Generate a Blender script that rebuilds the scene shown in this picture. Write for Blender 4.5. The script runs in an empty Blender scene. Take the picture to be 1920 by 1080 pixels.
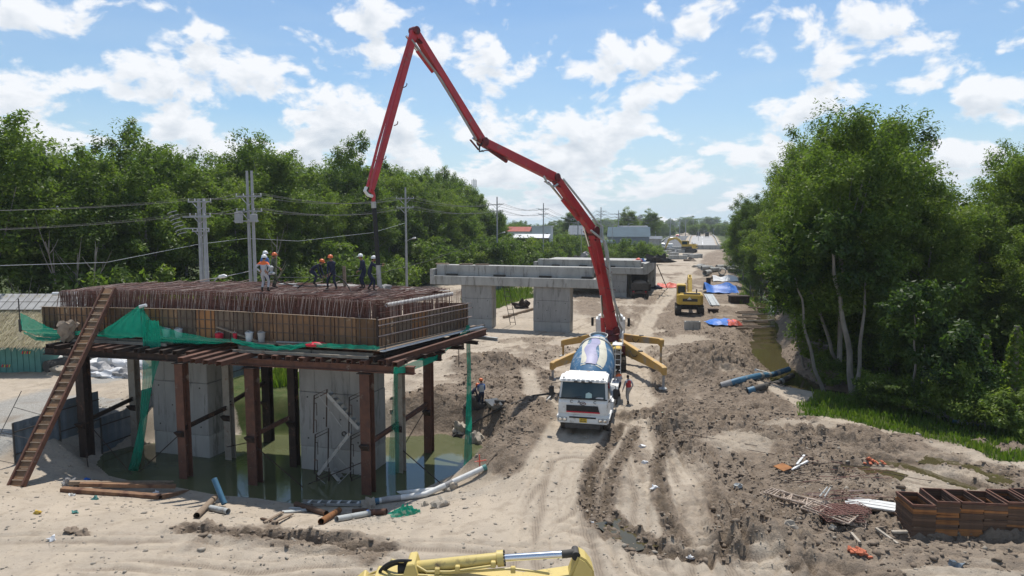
import bpy, bmesh, math, random
import numpy as np
from mathutils import Vector, Matrix, Euler

S = bpy.context.scene
COL = S.collection
R = math.radians
# ------------------------------------------------------------------ camera, sky, sun, exposure
H_CAM = 10.7
PITCH = math.atan(120 / 1280)
cam_d = bpy.data.cameras.new('camera'); cam = bpy.data.objects.new('camera', cam_d); COL.objects.link(cam)
cam.location = (0, 0, H_CAM); cam.rotation_euler = (R(90) - PITCH, 0, 0)
cam_d.sensor_width = 36; cam_d.lens = 24; cam_d.clip_start = 0.2; cam_d.clip_end = 9000
S.camera = cam
S.view_settings.view_transform = 'Standard'; S.view_settings.look = 'None'
S.view_settings.exposure = 0.18; S.view_settings.gamma = 1.0
S.view_settings.use_curve_mapping = False
S.render.engine = 'CYCLES'
S.cycles.max_bounces = 6; S.cycles.diffuse_bounces = 3; S.cycles.glossy_bounces = 3
S.cycles.transmission_bounces = 4; S.cycles.transparent_max_bounces = 10
S.cycles.use_denoising = True

SUN_EL, SUN_AZ = R(65), R(8)                       # azimuth from +Y towards +X
sdir = Vector((math.sin(SUN_AZ) * math.cos(SUN_EL), math.cos(SUN_AZ) * math.cos(SUN_EL), math.sin(SUN_EL)))
sun_d = bpy.data.lights.new('sun', 'SUN'); sun = bpy.data.objects.new('sun', sun_d); COL.objects.link(sun)
sun.rotation_euler = sdir.to_track_quat('Z', 'Y').to_euler(); sun.location = (0, 0, 60)
sun_d.energy = 4.4; sun_d.angle = R(0.53); sun_d.color = (1.0, 0.955, 0.89)

def raydir(px, py):
    u = (px - 960) / 1280; v = (540 - py) / 1280
    c, s = math.cos(PITCH), math.sin(PITCH)
    return Vector((u, c + v * s, -s + v * c))
def atY(px, py, Y):
    d = raydir(px, py); k = Y / d.y
    return Vector((d.x * k, Y, H_CAM + d.z * k))
def atZ(px, py, z):
    d = raydir(px, py); k = (z - H_CAM) / d.z
    return Vector((d.x * k, d.y * k, z))

world = bpy.data.worlds.new('World'); S.world = world; world.use_nodes = True
def build_world():
    nt = world.node_tree; N = nt.nodes; L = nt.links; N.clear()
    def node(t, **k):
        n = N.new(t)
        for a, b in k.items(): setattr(n, a, b)
        return n
    def mth(op, a, b=None, c=None, clamp=False, tree=None):
        tr = tree or nt
        n = tr.nodes.new('ShaderNodeMath'); n.operation = op; n.use_clamp = clamp
        for i, x in enumerate((a, b, c)):
            if x is None: continue
            if isinstance(x, (int, float)): n.inputs[i].default_value = x
            else: tr.links.new(x, n.inputs[i])
        return n.outputs[0]
    sky = node('ShaderNodeTexSky'); sky.sky_type = 'NISHITA'; sky.sun_disc = False
    sky.sun_elevation = SUN_EL; sky.sun_rotation = SUN_AZ
    sky.air_density = 1.15; sky.dust_density = 0.3; sky.ozone_density = 1.6; sky.altitude = 20
    # cloud density group: input direction, output density 0..1
    g = bpy.data.node_groups.new('cloud_density', 'ShaderNodeTree')
    g.interface.new_socket('Dir', in_out='INPUT', socket_type='NodeSocketVector')
    g.interface.new_socket('Density', in_out='OUTPUT', socket_type='NodeSocketFloat'); g.interface.new_socket('Raw', in_out='OUTPUT', socket_type='NodeSocketFloat')
    gi = g.nodes.new('NodeGroupInput'); go = g.nodes.new('NodeGroupOutput')
    sep = g.nodes.new('ShaderNodeSeparateXYZ'); g.links.new(gi.outputs[0], sep.inputs[0])
    el = mth('ARCSINE', sep.outputs[2], tree=g)
    az = mth('ARCTAN2', sep.outputs[0], sep.outputs[1], tree=g)
    elc = mth('MAXIMUM', el, 0.0, tree=g)
    # stretch the elevation so that banks get thinner towards the horizon
    els = mth('POWER', mth('ADD', elc, 0.01, tree=g), 0.62, tree=g)
    comb = g.nodes.new('ShaderNodeCombineXYZ')
    ca = mth('MULTIPLY', az, 1.0, tree=g)
    g.links.new(ca, comb.inputs[0]); g.links.new(mth('MULTIPLY', els, 1.35, tree=g), comb.inputs[1])
    nz = g.nodes.new('ShaderNodeTexNoise'); nz.inputs['Scale'].default_value = 12.0
    nz.inputs['Detail'].default_value = 9; nz.inputs['Roughness'].default_value = 0.56; nz.inputs['Distortion'].default_value = 0.25
    nz.noise_dimensions = '3D'
    comb.inputs[2].default_value = 3.7
    g.links.new(comb.outputs[0], nz.inputs['Vector'])
    big = g.nodes.new('ShaderNodeTexNoise'); big.inputs['Scale'].default_value = 2.6; big.inputs['Detail'].default_value = 2
    comb2 = g.nodes.new('ShaderNodeCombineXYZ'); comb2.inputs[2].default_value = 9.1
    g.links.new(az, comb2.inputs[0]); g.links.new(mth('MULTIPLY', els, 2.2, tree=g), comb2.inputs[1])
    g.links.new(comb2.outputs[0], big.inputs['Vector'])
    vor = g.nodes.new('ShaderNodeTexVoronoi'); vor.feature = 'SMOOTH_F1'; vor.inputs['Scale'].default_value = 27
    vor.inputs['Smoothness'].default_value = 0.6; vor.inputs['Detail'].default_value = 2.0
    g.links.new(comb.outputs[0], vor.inputs['Vector'])
    base = mth('ADD', mth('MULTIPLY_ADD', nz.outputs[0], 1.75, -0.375, tree=g), mth('MULTIPLY', mth('SUBTRACT', big.outputs[0], 0.5, tree=g), 0.35, tree=g), tree=g)
    base = mth('ADD', base, mth('MULTIPLY', mth('SUBTRACT', 0.4, vor.outputs['Distance'], tree=g), 0.20, tree=g), tree=g)
    # the cumulus heaps seen in this part of the sky: (px, py, half width, half height, weight)
    heaps = [(70, 205, 190, 75, 1), (250, 215, 90, 55, .8), (30, 50, 75, 45, .9), (290, 108, 70, 26, .7),
             (490, 140, 130, 55, 1), (670, 50, 125, 52, 1), (680, 225, 160, 85, 1.0), (870, 98, 70, 36, .8), (400, 262, 200, 36, 1),
             (1085, 150, 46, 34, .9), (1150, 90, 34, 40, .9), (1235, 145, 100, 50, 1.1), (1450, 55, 130, 50, .9), (1720, 80, 95, 50, .9),
             (1535, 125, 58, 28, 1), (1450, 205, 90, 34, 1), (1600, 180, 70, 40, .9), (1760, 185, 110, 62, 1.05), (1890, 185, 80, 60, 1),
             (1040, 265, 75, 50, 1.1), (1160, 235, 60, 42, 1), (1000, 325, 190, 44, 1), (1210, 335, 170, 34, 1), (1300, 250, 45, 16, 1),
             (1830, 30, 36, 30, .8), (1905, 80, 40, 26, .8), (880, 285, 150, 62, 1), (1420, 300, 80, 44, .9), (1800, 290, 110, 44, .9), (390, 72, 30, 22, .7), (560, 275, 60, 26, .9), (770, 320, 60, 24, .9), (1330, 30, 60, 26, .6), (1000, 105, 28, 34, .6), (1370, 375, 120, 16, .7),
             (160, 90, 40, 16, .35), (110, 265, 190, 44, 1), (640, 300, 130, 34, .9), (1020, 375, 260, 22, .8), (1380, 160, 30, 26, .5)]
    tot = None
    for px, py, hw, hh, w in heaps:
        d = raydir(px, py).normalized()
        a0 = math.atan2(d.x, d.y); e0 = math.asin(d.z)
        dx = mth('MULTIPLY', mth('SUBTRACT', az, a0, tree=g), 1280 / hw, tree=g)
        dy = mth('MULTIPLY', mth('SUBTRACT', el, e0, tree=g), 1280 / hh, tree=g)
        q = mth('MULTIPLY_ADD', dx, dx, mth('MULTIPLY', dy, dy, tree=g), tree=g)
        f = mth('MULTIPLY', mth('SUBTRACT', 1.0, mth('MULTIPLY', q, 0.45, tree=g), clamp=True, tree=g), w, tree=g)
        tot = f if tot is None else mth('MAXIMUM', tot, f, tree=g)
    # where no heap is listed (outside this window of sky) the noise alone makes clouds of the same cover
    wx = mth('SUBTRACT', 1.0, mth('MULTIPLY', mth('SUBTRACT', mth('ABSOLUTE', az, tree=g), 0.62, tree=g), 8, clamp=True, tree=g), tree=g)
    wy = mth('SUBTRACT', 1.0, mth('MULTIPLY', mth('SUBTRACT', el, 0.33, tree=g), 8, clamp=True, tree=g), tree=g)
    inw = mth('MULTIPLY', wx, wy, tree=g)
    lift = mth('ADD', mth('MULTIPLY', tot, 0.30, tree=g), -0.068, tree=g)
    lift = mth('MULTIPLY', lift, inw, tree=g)
    dens = mth('ADD', base, lift, tree=g)
    mr = g.nodes.new('ShaderNodeMapRange'); mr.interpolation_type = 'SMOOTHSTEP'
    mr.inputs[1].default_value = 0.46; mr.inputs[2].default_value = 0.66
    g.links.new(dens, mr.inputs[0]); g.links.new(mr.outputs[0], go.inputs[0]); g.links.new(dens, go.inputs[1])
    tc = node('ShaderNodeTexCoord')
    def dens_at(off):
        n = node('ShaderNodeGroup'); n.node_tree = g
        if off:
            v = node('ShaderNodeVectorMath', operation='ADD'); v.inputs[1].default_value = off
            L.new(tc.outputs['Generated'], v.inputs[0])
            nn = node('ShaderNodeVectorMath', operation='NORMALIZE'); L.new(v.outputs[0], nn.inputs[0]); L.new(nn.outputs[0], n.inputs[0])
        else: L.new(tc.outputs['Generated'], n.inputs[0])
        return n.outputs[0], n.outputs[1]
    d0, r0 = dens_at(None); d1, r1 = dens_at((0.006, 0, 0.022))
    sepw = node('ShaderNodeSeparateXYZ'); L.new(tc.outputs['Generated'], sepw.inputs[0])
    # thin haze of cloud towards the horizon and through the blue
    veil = node('ShaderNodeTexNoise'); veil.inputs['Scale'].default_value = 2.2; veil.inputs['Detail'].default_value = 5
    mp = node('ShaderNodeMapping'); mp.inputs['Scale'].default_value = (1, 1, 5); L.new(tc.outputs['Generated'], mp.inputs[0]); L.new(mp.outputs[0], veil.inputs[0])
    veilf = mth('MULTIPLY', mth('SUBTRACT', veil.outputs[0], 0.34, clamp=True), 1.1, clamp=True)
    hor = mth('SUBTRACT', 1.0, mth('MULTIPLY', mth('MAXIMUM', sepw.outputs[2], 0.0), 6.5), clamp=True)
    # cloud colour: thick overhead mass -> greyer underside
    shade = mth('MULTIPLY', mth('ADD', mth('MULTIPLY', mth('SUBTRACT', r1, r0), 2.2), mth('MULTIPLY', mth('SUBTRACT', r0, 0.54), 2.1), clamp=True), d0)
    ramp = node('ShaderNodeMix', data_type='RGBA'); L.new(shade, ramp.inputs[0])
    ramp.inputs[6].default_value = (8.2, 8.35, 8.6, 1); ramp.inputs[7].default_value = (4.9, 5.5, 6.2, 1)
    veilc = node('ShaderNodeMix', data_type='RGBA')
    tint = node('ShaderNodeMix', data_type='RGBA', blend_type='MULTIPLY'); tint.inputs[0].default_value = 1.0
    L.new(sky.outputs[0], tint.inputs[6]); tint.inputs[7].default_value = SKY_TINT
    L.new(tint.outputs[2], veilc.inputs[6]); veilc.inputs[7].default_value = (5.2, 6.5, 7.6, 1)
    L.new(mth('ADD', mth('MULTIPLY', veilf, 0.75), mth('MULTIPLY', hor, 0.85), clamp=True), veilc.inputs[0])
    mix = node('ShaderNodeMix', data_type='RGBA'); L.new(mth('MULTIPLY', d0, 0.96), mix.inputs[0])
    L.new(veilc.outputs[2], mix.inputs[6]); L.new(ramp.outputs[2], mix.inputs[7])
    bg = node('ShaderNodeBackground'); bg.inputs[1].default_value = 0.105
    L.new(mix.outputs[2], bg.inputs[0])
    out = node('ShaderNodeOutputWorld'); L.new(bg.outputs[0], out.inputs[0])
SKY_TINT = (0.76, 0.90, 1.02, 1)
build_world()
world.cycles.sampling_method = 'MANUAL'; world.cycles.sample_map_resolution = 512

# ------------------------------------------------------------------ materials
MATS = {}
def pmat(name, c1, c2=None, scale=3.0, rough=0.85, metal=0.0, bump=0.0, bscale=None, detail=6, spots=None, spot_scale=2.0, spot_amt=0.5, sst=None,
         spec=0.3, stretch=(1, 1, 1), rnd=0.0, ior=None):
    if name in MATS: return MATS[name]
    m = bpy.data.materials.new(name); m.use_nodes = True; MATS[name] = m
    nt = m.node_tree; N = nt.nodes; L = nt.links
    b = N['Principled BSDF']
    b.inputs['Roughness'].default_value = rough; b.inputs['Metallic'].default_value = metal
    b.inputs['Specular IOR Level'].default_value = spec
    tc = N.new('ShaderNodeTexCoord'); mp = N.new('ShaderNodeMapping'); mp.inputs['Scale'].default_value = stretch
    L.new(tc.outputs['Object'], mp.inputs[0])
    nz = N.new('ShaderNodeTexNoise'); nz.inputs['Scale'].default_value = scale; nz.inputs['Detail'].default_value = detail; nz.inputs['Roughness'].default_value = 0.62
    L.new(mp.outputs[0], nz.inputs[0])
    mr = N.new('ShaderNodeMapRange'); mr.inputs[1].default_value = 0.32; mr.inputs[2].default_value = 0.68; L.new(nz.outputs[0], mr.inputs[0])
    mx = N.new('ShaderNodeMix'); mx.data_type = 'RGBA'
    c2 = c2 or tuple(x * 0.75 for x in c1)
    mx.inputs[6].default_value = (*c1, 1); mx.inputs[7].default_value = (*c2, 1); L.new(mr.outputs[0], mx.inputs[0])
    col = mx.outputs[2]
    if spots:
        n2 = N.new('ShaderNodeTexNoise'); n2.inputs['Scale'].default_value = spot_scale; n2.inputs['Detail'].default_value = 8; n2.inputs['Roughness'].default_value = 0.7
        mp2 = N.new('ShaderNodeMapping'); mp2.inputs['Scale'].default_value = sst or (1, 1, 1); L.new(tc.outputs['Object'], mp2.inputs[0]); L.new(mp2.outputs[0], n2.inputs[0])
        r2 = N.new('ShaderNodeMapRange'); r2.inputs[1].default_value = 0.62 - spot_amt * 0.25; r2.inputs[2].default_value = 0.72 - spot_amt * 0.2; L.new(n2.outputs[0], r2.inputs[0])
        m2 = N.new('ShaderNodeMix'); m2.data_type = 'RGBA'; L.new(r2.outputs[0], m2.inputs[0]); L.new(col, m2.inputs[6]); m2.inputs[7].default_value = (*spots, 1)
        col = m2.outputs[2]
    if rnd:
        oi = N.new('ShaderNodeObjectInfo'); hs = N.new('ShaderNodeHueSaturation')
        a = N.new('ShaderNodeMath'); a.operation = 'MULTIPLY_ADD'; a.inputs[1].default_value = rnd; a.inputs[2].default_value = 1 - rnd / 2
        L.new(oi.outputs['Random'], a.inputs[0]); L.new(a.outputs[0], hs.inputs['Value']); L.new(col, hs.inputs['Color']); col = hs.outputs[0]
    L.new(col, b.inputs['Base Color'])
    if bump:
        n3 = N.new('ShaderNodeTexNoise'); n3.inputs['Scale'].default_value = bscale or scale * 4; n3.inputs['Detail'].default_value = 6
        L.new(mp.outputs[0], n3.inputs[0])
        bp = N.new('ShaderNodeBump'); bp.inputs['Strength'].default_value = bump; bp.inputs['Distance'].default_value = 0.03
        L.new(n3.outputs[0], bp.inputs['Height']); L.new(bp.outputs[0], b.inputs['Normal'])
    return m

M_CONC = pmat('concrete_grey', (0.36, 0.35, 0.33), (0.27, 0.265, 0.25), 1.2, 0.9, bump=.25, spots=(0.15, 0.145, 0.135), spot_scale=1.8, spot_amt=.42, sst=(1, 1, .16), stretch=(1, 1, .35))
M_CONC2 = pmat('concrete_pale', (0.44, 0.43, 0.40), (0.33, 0.325, 0.30), 1.0, 0.9, bump=.25, spots=(0.2, .19, .17), spot_scale=2.0, spot_amt=.36, sst=(1, 1, .2), stretch=(1, 1, .4))
M_RUST = pmat('rusty_steel', (0.145, 0.068, 0.045), (0.08, 0.043, 0.032), 3, 0.85, 0.0, .3, spots=(0.30, 0.24, 0.19), spot_scale=1.5, spot_amt=.1, rnd=.4)
M_RUSTD = pmat('dark_rusty_steel', (0.055, 0.035, 0.026), (0.03, 0.022, 0.018), 3, 0.8, 0.0, .3, spots=(0.16, 0.08, 0.05), spot_scale=2, spot_amt=.2, rnd=.3)
M_RUSTO = pmat('orange_rust', (0.33, 0.145, 0.05), (0.19, 0.085, 0.04), 2.5, 0.9, 0.0, .3, rnd=.5)
M_OCHRE = pmat('ochre_rust', (0.27, 0.16, 0.09), (0.15, 0.085, 0.055), 2, 0.9, 0, .3, spots=(0.1, 0.05, 0.035), spot_scale=2, spot_amt=.3, rnd=.4)
M_RUSTB = pmat('brown_rust', (0.14, 0.085, 0.055), (0.095, 0.062, 0.045), 2.5, 0.9, 0.0, .3, spots=(0.26, 0.12, 0.05), spot_scale=2.5, spot_amt=.15, rnd=.5)
M_REBAR = pmat('rebar_rust', (0.25, 0.125, 0.10), (0.145, 0.078, 0.064), 2, 0.85, 0.0)
M_REBARG = pmat('rebar_grey', (0.46, 0.36, 0.31), (0.28, 0.20, 0.17), 2, 0.85, 0.0)
M_GALV = pmat('grey_steel', (0.42, 0.42, 0.40), (0.30, 0.30, 0.29), 3, 0.5, 0.3, .1, spots=(0.2, .12, .07), spot_scale=3, spot_amt=.15)
M_BEIGE = pmat('pale_steel_post', (0.33, 0.30, 0.25), (0.23, 0.20, 0.165), 2, 0.85, 0, .2, spots=(0.2, 0.1, 0.06), spot_scale=2.4, spot_amt=.2)
M_WOOD = pmat('weathered_timber', (0.30, 0.23, 0.165), (0.19, 0.14, 0.10), 2.2, 0.9, 0, .35, stretch=(1, 6, 6), rnd=.35)
M_FORM = pmat('form_ply', (0.26, 0.145, 0.072), (0.125, 0.082, 0.055), 1.1, 0.85, 0, .3, spots=(0.40, 0.33, 0.24), spot_scale=1.6, spot_amt=.2, rnd=.7)
M_FORMO = pmat('form_ply_orange', (0.36, 0.17, 0.065), (0.20, 0.105, 0.055), 1.3, 0.85, 0, .3, rnd=.5)
M_FORMG = pmat('form_ply_grey', (0.20, 0.145, 0.10), (0.11, 0.085, 0.064), 1.3, 0.85, 0, .3, rnd=.6)
M_FORMR = pmat('form_rib', (0.16, 0.11, 0.08), (0.10, 0.07, 0.055), 4, 0.85, rnd=.3)
M_WHITE = pmat('white_paint', (0.78, 0.78, 0.76), (0.66, 0.65, 0.61), 2, 0.4, 0, 0, spots=(0.40, 0.35, 0.28), spot_scale=1.8, spot_amt=.22, spec=.5)
M_PVC = pmat('white_pvc', (0.72, 0.72, 0.70), (0.55, 0.55, 0.52), 3, 0.45)
M_RED = pmat('red_paint', (0.47, 0.028, 0.034), (0.34, 0.024, 0.03), 1.2, 0.45, 0, .05, spots=(0.24, 0.10, 0.085), spot_scale=2.2, spot_amt=.25, spec=.5)
M_REDD = pmat('dark_red_parts', (0.17, 0.02, 0.022), (0.08, 0.02, 0.02), 3, 0.5, spots=(0.05, .04, .04), spot_scale=5, spot_amt=.4)
M_YEL = pmat('yellow_paint', (0.62, 0.42, 0.06), (0.52, 0.35, 0.06), 1.5, 0.5, 0, .08, spots=(0.16, 0.11, 0.06), spot_scale=2.5, spot_amt=.12, spec=.5)
M_YELP = pmat('cream_yellow_paint', (0.60, 0.47, 0.16), (0.52, 0.40, 0.13), 1.5, 0.45, 0, .08, spots=(0.17, 0.12, 0.06), spot_scale=2.5, spot_amt=.12, spec=.5)
M_ORYEL = pmat('orange_yellow_paint', (0.52, 0.31, 0.075), (0.42, 0.25, 0.075), 1.2, 0.6, 0, .08, spots=(0.33, 0.275, 0.21), spot_scale=1.3, spot_amt=.45, spec=.5)
M_BLACK = pmat('black_rubber', (0.022, 0.022, 0.023), (0.035, 0.033, 0.03), 4, 0.7, rnd=.1)
M_TYRE = pmat('muddy_tyre', (0.035, 0.033, 0.03), (0.12, 0.10, 0.08), 3, 0.9, bump=.3)
M_DARK = pmat('dark_machine', (0.05, 0.047, 0.043), (0.09, 0.08, 0.07), 4, 0.7)
M_CHROME = pmat('chrome_rod', (0.75, 0.77, 0.8), (0.7, 0.72, 0.75), 2, 0.15, 1.0)
M_GLASS = pmat('truck_glass', (0.012, 0.03, 0.035), (0.02, 0.045, 0.05), 1, 0.06, 0, spec=.6)
M_BLUE = pmat('drum_blue', (0.06, 0.165, 0.29), (0.045, 0.12, 0.215), 2, 0.65, 0, .05, spots=(0.40, 0.43, 0.44), spot_scale=1.3, spot_amt=.42)
M_CREAM = pmat('drum_cream', (0.66, 0.63, 0.50), (0.56, 0.53, 0.42), 2, 0.5, spots=(0.35, 0.33, 0.27), spot_scale=2, spot_amt=.15)
M_LILAC = pmat('drum_lilac', (0.33, 0.32, 0.46), (0.28, 0.27, 0.39), 2, 0.5, spots=(0.2, 0.2, 0.25), spot_scale=2, spot_amt=.1)
M_TARPB = pmat('blue_tarp', (0.03, 0.17, 0.58), (0.03, 0.13, 0.45), 2, 0.5, bump=.4, bscale=3, spots=(.5, .6, .75), spot_scale=3, spot_amt=.12)
M_TARPR = pmat('orange_tarp', (0.70, 0.13, 0.08), (0.6, 0.10, 0.07), 3, 0.6, bump=.4, bscale=4, spots=(.75, .55, .5), spot_scale=4, spot_amt=.3)
M_TARPW = pmat('white_tarp', (0.74, 0.74, 0.73), (0.6, 0.6, 0.6), 2, 0.7, bump=.3)
M_SACK = pmat('grey_sack', (0.36, 0.35, 0.34), (0.25, 0.24, 0.23), 3, 0.9, bump=.4, rnd=.4)
M_BRICK = pmat('orange_brick', (0.55, 0.17, 0.09), (0.42, 0.13, 0.07), 4, 0.9, rnd=.35)
M_STONE = pmat('pale_stone', (0.42, 0.37, 0.30), (0.30, 0.26, 0.21), 4, 0.95, bump=.4, rnd=.4)
M_BARK = pmat('pale_bark', (0.30, 0.275, 0.235), (0.17, 0.15, 0.125), 3, 0.9, bump=.4, stretch=(1, 1, .3))
M_POLE = pmat('pole_concrete', (0.40, 0.40, 0.40), (0.32, 0.32, 0.32), 2, 0.9)
M_WIRE = pmat('wire_grey', (0.10, 0.10, 0.10), (0.07, 0.07, 0.07), 2, 0.7)
M_SHEET = pmat('blue_grey_sheet', (0.17, 0.21, 0.25), (0.125, 0.155, 0.185), 1.5, 0.45, .2, spots=(0.3, .29, .27), spot_scale=1.5, spot_amt=.1)
M_PIPEB = pmat('blue_pipe', (0.06, 0.16, 0.25), (0.05, 0.12, 0.18), 2, 0.5, spots=(.3, .32, .32), spot_scale=2, spot_amt=.2)
M_PIPEG = pmat('grey_pipe', (0.44, 0.46, 0.45), (0.33, 0.34, 0.33), 2, 0.55, spots=(.22, .19, .15), spot_scale=2, spot_amt=.2)
M_TEAL = pmat('teal_tin', (0.10, 0.27, 0.24), (0.08, 0.21, 0.19), 1.5, 0.6)
M_HATW = pmat('white_helmet', (0.8, 0.8, 0.78), (0.74, 0.74, 0.72), 2, 0.35, spec=.5)
M_HATO = pmat('orange_helmet', (0.75, 0.16, 0.03), (0.66, 0.14, 0.03), 2, 0.35, spec=.5)
M_SKIN = pmat('skin', (0.30, 0.165, 0.105), (0.26, 0.14, 0.09), 3, 0.6)
M_NAVY = pmat('navy_cloth', (0.022, 0.027, 0.05), (0.035, 0.04, 0.065), 5, 0.9)
M_GREYC = pmat('light_grey_cloth', (0.42, 0.43, 0.46), (0.34, 0.35, 0.38), 5, 0.9)
M_CAMO = pmat('camo_cloth', (0.12, 0.13, 0.09), (0.055, 0.06, 0.04), 9, 0.9)
M_BLUEC = pmat('blue_cloth', (0.09, 0.17, 0.38), (0.07, 0.13, 0.3), 5, 0.9)
M_REDC = pmat('red_cloth', (0.5, 0.05, 0.05), (0.4, 0.04, 0.04), 5, 0.9)
M_ORC = pmat('orange_cloth', (0.75, 0.16, 0.05), (0.65, 0.13, 0.04), 5, 0.8)
M_BOOT = pmat('boot', (0.05, 0.042, 0.035), (0.03, 0.026, 0.022), 5, 0.8)
M_HAIR = pmat('black_hair', (0.012, 0.011, 0.01), (0.02, 0.018, 0.016), 5, 0.7)
M_ASPH = pmat('asphalt', (0.13, 0.13, 0.13), (0.10, 0.10, 0.10), 1, 0.9)
M_THATCH = pmat('thatch_straw', (0.50, 0.43, 0.33), (0.36, 0.30, 0.22), 2, 0.95, bump=.4, rnd=.2)
M_ROOFR = pmat('red_roof', (0.36, 0.10, 0.07), (0.30, 0.08, 0.06), .5, 0.8)
M_ROOFG = pmat('grey_roof', (0.17, 0.185, 0.205), (0.13, 0.145, 0.165), .4, 0.9)
M_ROOFT = pmat('slate_roof', (0.075, 0.115, 0.14), (0.06, 0.09, 0.11), .4, 0.9)
M_WALLW = pmat('white_wall', (0.72, 0.72, 0.71), (0.6, 0.6, 0.59), .6, 0.9)
M_WINDOW = pmat('dark_window', (0.03, 0.035, 0.04), (0.05, 0.055, 0.06), 1, 0.15)
M_PLATE = pmat('yellow_plate', (0.75, 0.50, 0.03), (0.7, 0.46, 0.03), 2, 0.5)
M_BUCK = pmat('white_bucket', (0.66, 0.67, 0.68), (0.5, 0.5, 0.5), 5, 0.5, spots=(.3, .29, .27), spot_scale=6, spot_amt=.2)
M_RPLA = pmat('red_plastic', (0.6, 0.02, 0.05), (0.5, 0.02, 0.04), 3, 0.4)
M_MUDC = pmat('mud_clod', (0.25, 0.195, 0.145), (0.15, 0.115, 0.085), .8, 0.95, bump=.5)

def net_mat(name, col, alpha):
    m = bpy.data.materials.new(name); m.use_nodes = True; nt = m.node_tree; N = nt.nodes; L = nt.links; N.clear()
    out = N.new('ShaderNodeOutputMaterial'); mix = N.new('ShaderNodeMixShader'); tr = N.new('ShaderNodeBsdfTransparent')
    d = N.new('ShaderNodeBsdfDiffuse'); t = N.new('ShaderNodeBsdfTranslucent'); ms = N.new('ShaderNodeMixShader'); ms.inputs[0].default_value = .4
    tc = N.new('ShaderNodeTexCoord'); nz = N.new('ShaderNodeTexNoise'); nz.inputs['Scale'].default_value = 2.5; nz.inputs['Detail'].default_value = 5
    L.new(tc.outputs['Object'], nz.inputs[0])
    mx = N.new('ShaderNodeMix'); mx.data_type = 'RGBA'; mx.inputs[6].default_value = (*col, 1); mx.inputs[7].default_value = (col[0] * .5, col[1] * .62, col[2] * .62, 1)
    L.new(nz.outputs[0], mx.inputs[0]); L.new(mx.outputs[2], d.inputs[0]); L.new(mx.outputs[2], t.inputs[0])
    L.new(d.outputs[0], ms.inputs[1]); L.new(t.outputs[0], ms.inputs[2])
    L.new(tr.outputs[0], mix.inputs[1]); L.new(ms.outputs[0], mix.inputs[2]); mix.inputs[0].default_value = alpha
    L.new(mix.outputs[0], out.inputs[0]); MATS[name] = m
    return m
M_NET = net_mat('green_net', (0.015, 0.42, 0.28), 0.74)
M_NETT = net_mat('green_net_thin', (0.015, 0.42, 0.28), 0.52)

def leaf_mat(name, ca, cb, cc):
    m = bpy.data.materials.new(name); m.use_nodes = True; nt = m.node_tree; N = nt.nodes; L = nt.links; N.clear()
    out = N.new('ShaderNodeOutputMaterial'); d = N.new('ShaderNodeBsdfDiffuse'); t = N.new('ShaderNodeBsdfTranslucent'); ms = N.new('ShaderNodeMixShader')
    at = N.new('ShaderNodeAttribute'); at.attribute_name = 'tone'; oi = N.new('ShaderNodeObjectInfo')
    rp = N.new('ShaderNodeValToRGB'); e = rp.color_ramp.elements
    e[0].position = 0; e[0].color = (*ca, 1); e[1].position = 1; e[1].color = (*cc, 1); k = rp.color_ramp.elements.new(.5); k.color = (*cb, 1)
    a = N.new('ShaderNodeMath'); a.operation = 'MULTIPLY_ADD'; a.inputs[1].default_value = .36; L.new(oi.outputs['Random'], a.inputs[0])
    b = N.new('ShaderNodeMath'); b.operation = 'SUBTRACT'; L.new(at.outputs['Fac'], b.inputs[0]); b.inputs[1].default_value = .18
    L.new(b.outputs[0], a.inputs[2]); L.new(a.outputs[0], rp.inputs[0])
    L.new(rp.outputs[0], d.inputs[0])
    br = N.new('ShaderNodeMix'); br.data_type = 'RGBA'; br.blend_type = 'MULTIPLY'; br.inputs[0].default_value = 1; br.inputs[7].default_value = (1.25, 1.35, .6, 1)
    L.new(rp.outputs[0], br.inputs[6]); L.new(br.outputs[2], t.inputs[0])
    ms.inputs[0].default_value = .5; L.new(d.outputs[0], ms.inputs[1]); L.new(t.outputs[0], ms.inputs[2])
    gl = N.new('ShaderNodeBsdfGlossy'); gl.inputs['Roughness'].default_value = .45; gl.inputs[0].default_value = (1, 1, 1, 1)
    m2 = N.new('ShaderNodeMixShader'); m2.inputs[0].default_value = .012; L.new(ms.outputs[0], m2.inputs[1]); L.new(gl.outputs[0], m2.inputs[2])
    L.new(m2.outputs[0], out.inputs[0]); MATS[name] = m
    return m
M_LEAF = leaf_mat('forest_leaf', (0.046, 0.080, 0.016), (0.118, 0.182, 0.030), (0.20, 0.255, 0.048))
M_LEAFD = leaf_mat('dark_leaf', (0.022, 0.046, 0.014), (0.055, 0.10, 0.022), (0.10, 0.155, 0.03))
M_GRASS = leaf_mat('grass_blade', (0.05, 0.095, 0.014), (0.10, 0.17, 0.022), (0.18, 0.22, 0.05))
M_DRY = leaf_mat('dry_leaf', (0.10, 0.09, 0.07), (0.17, 0.15, 0.11), (0.22, 0.20, 0.15))

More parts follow.
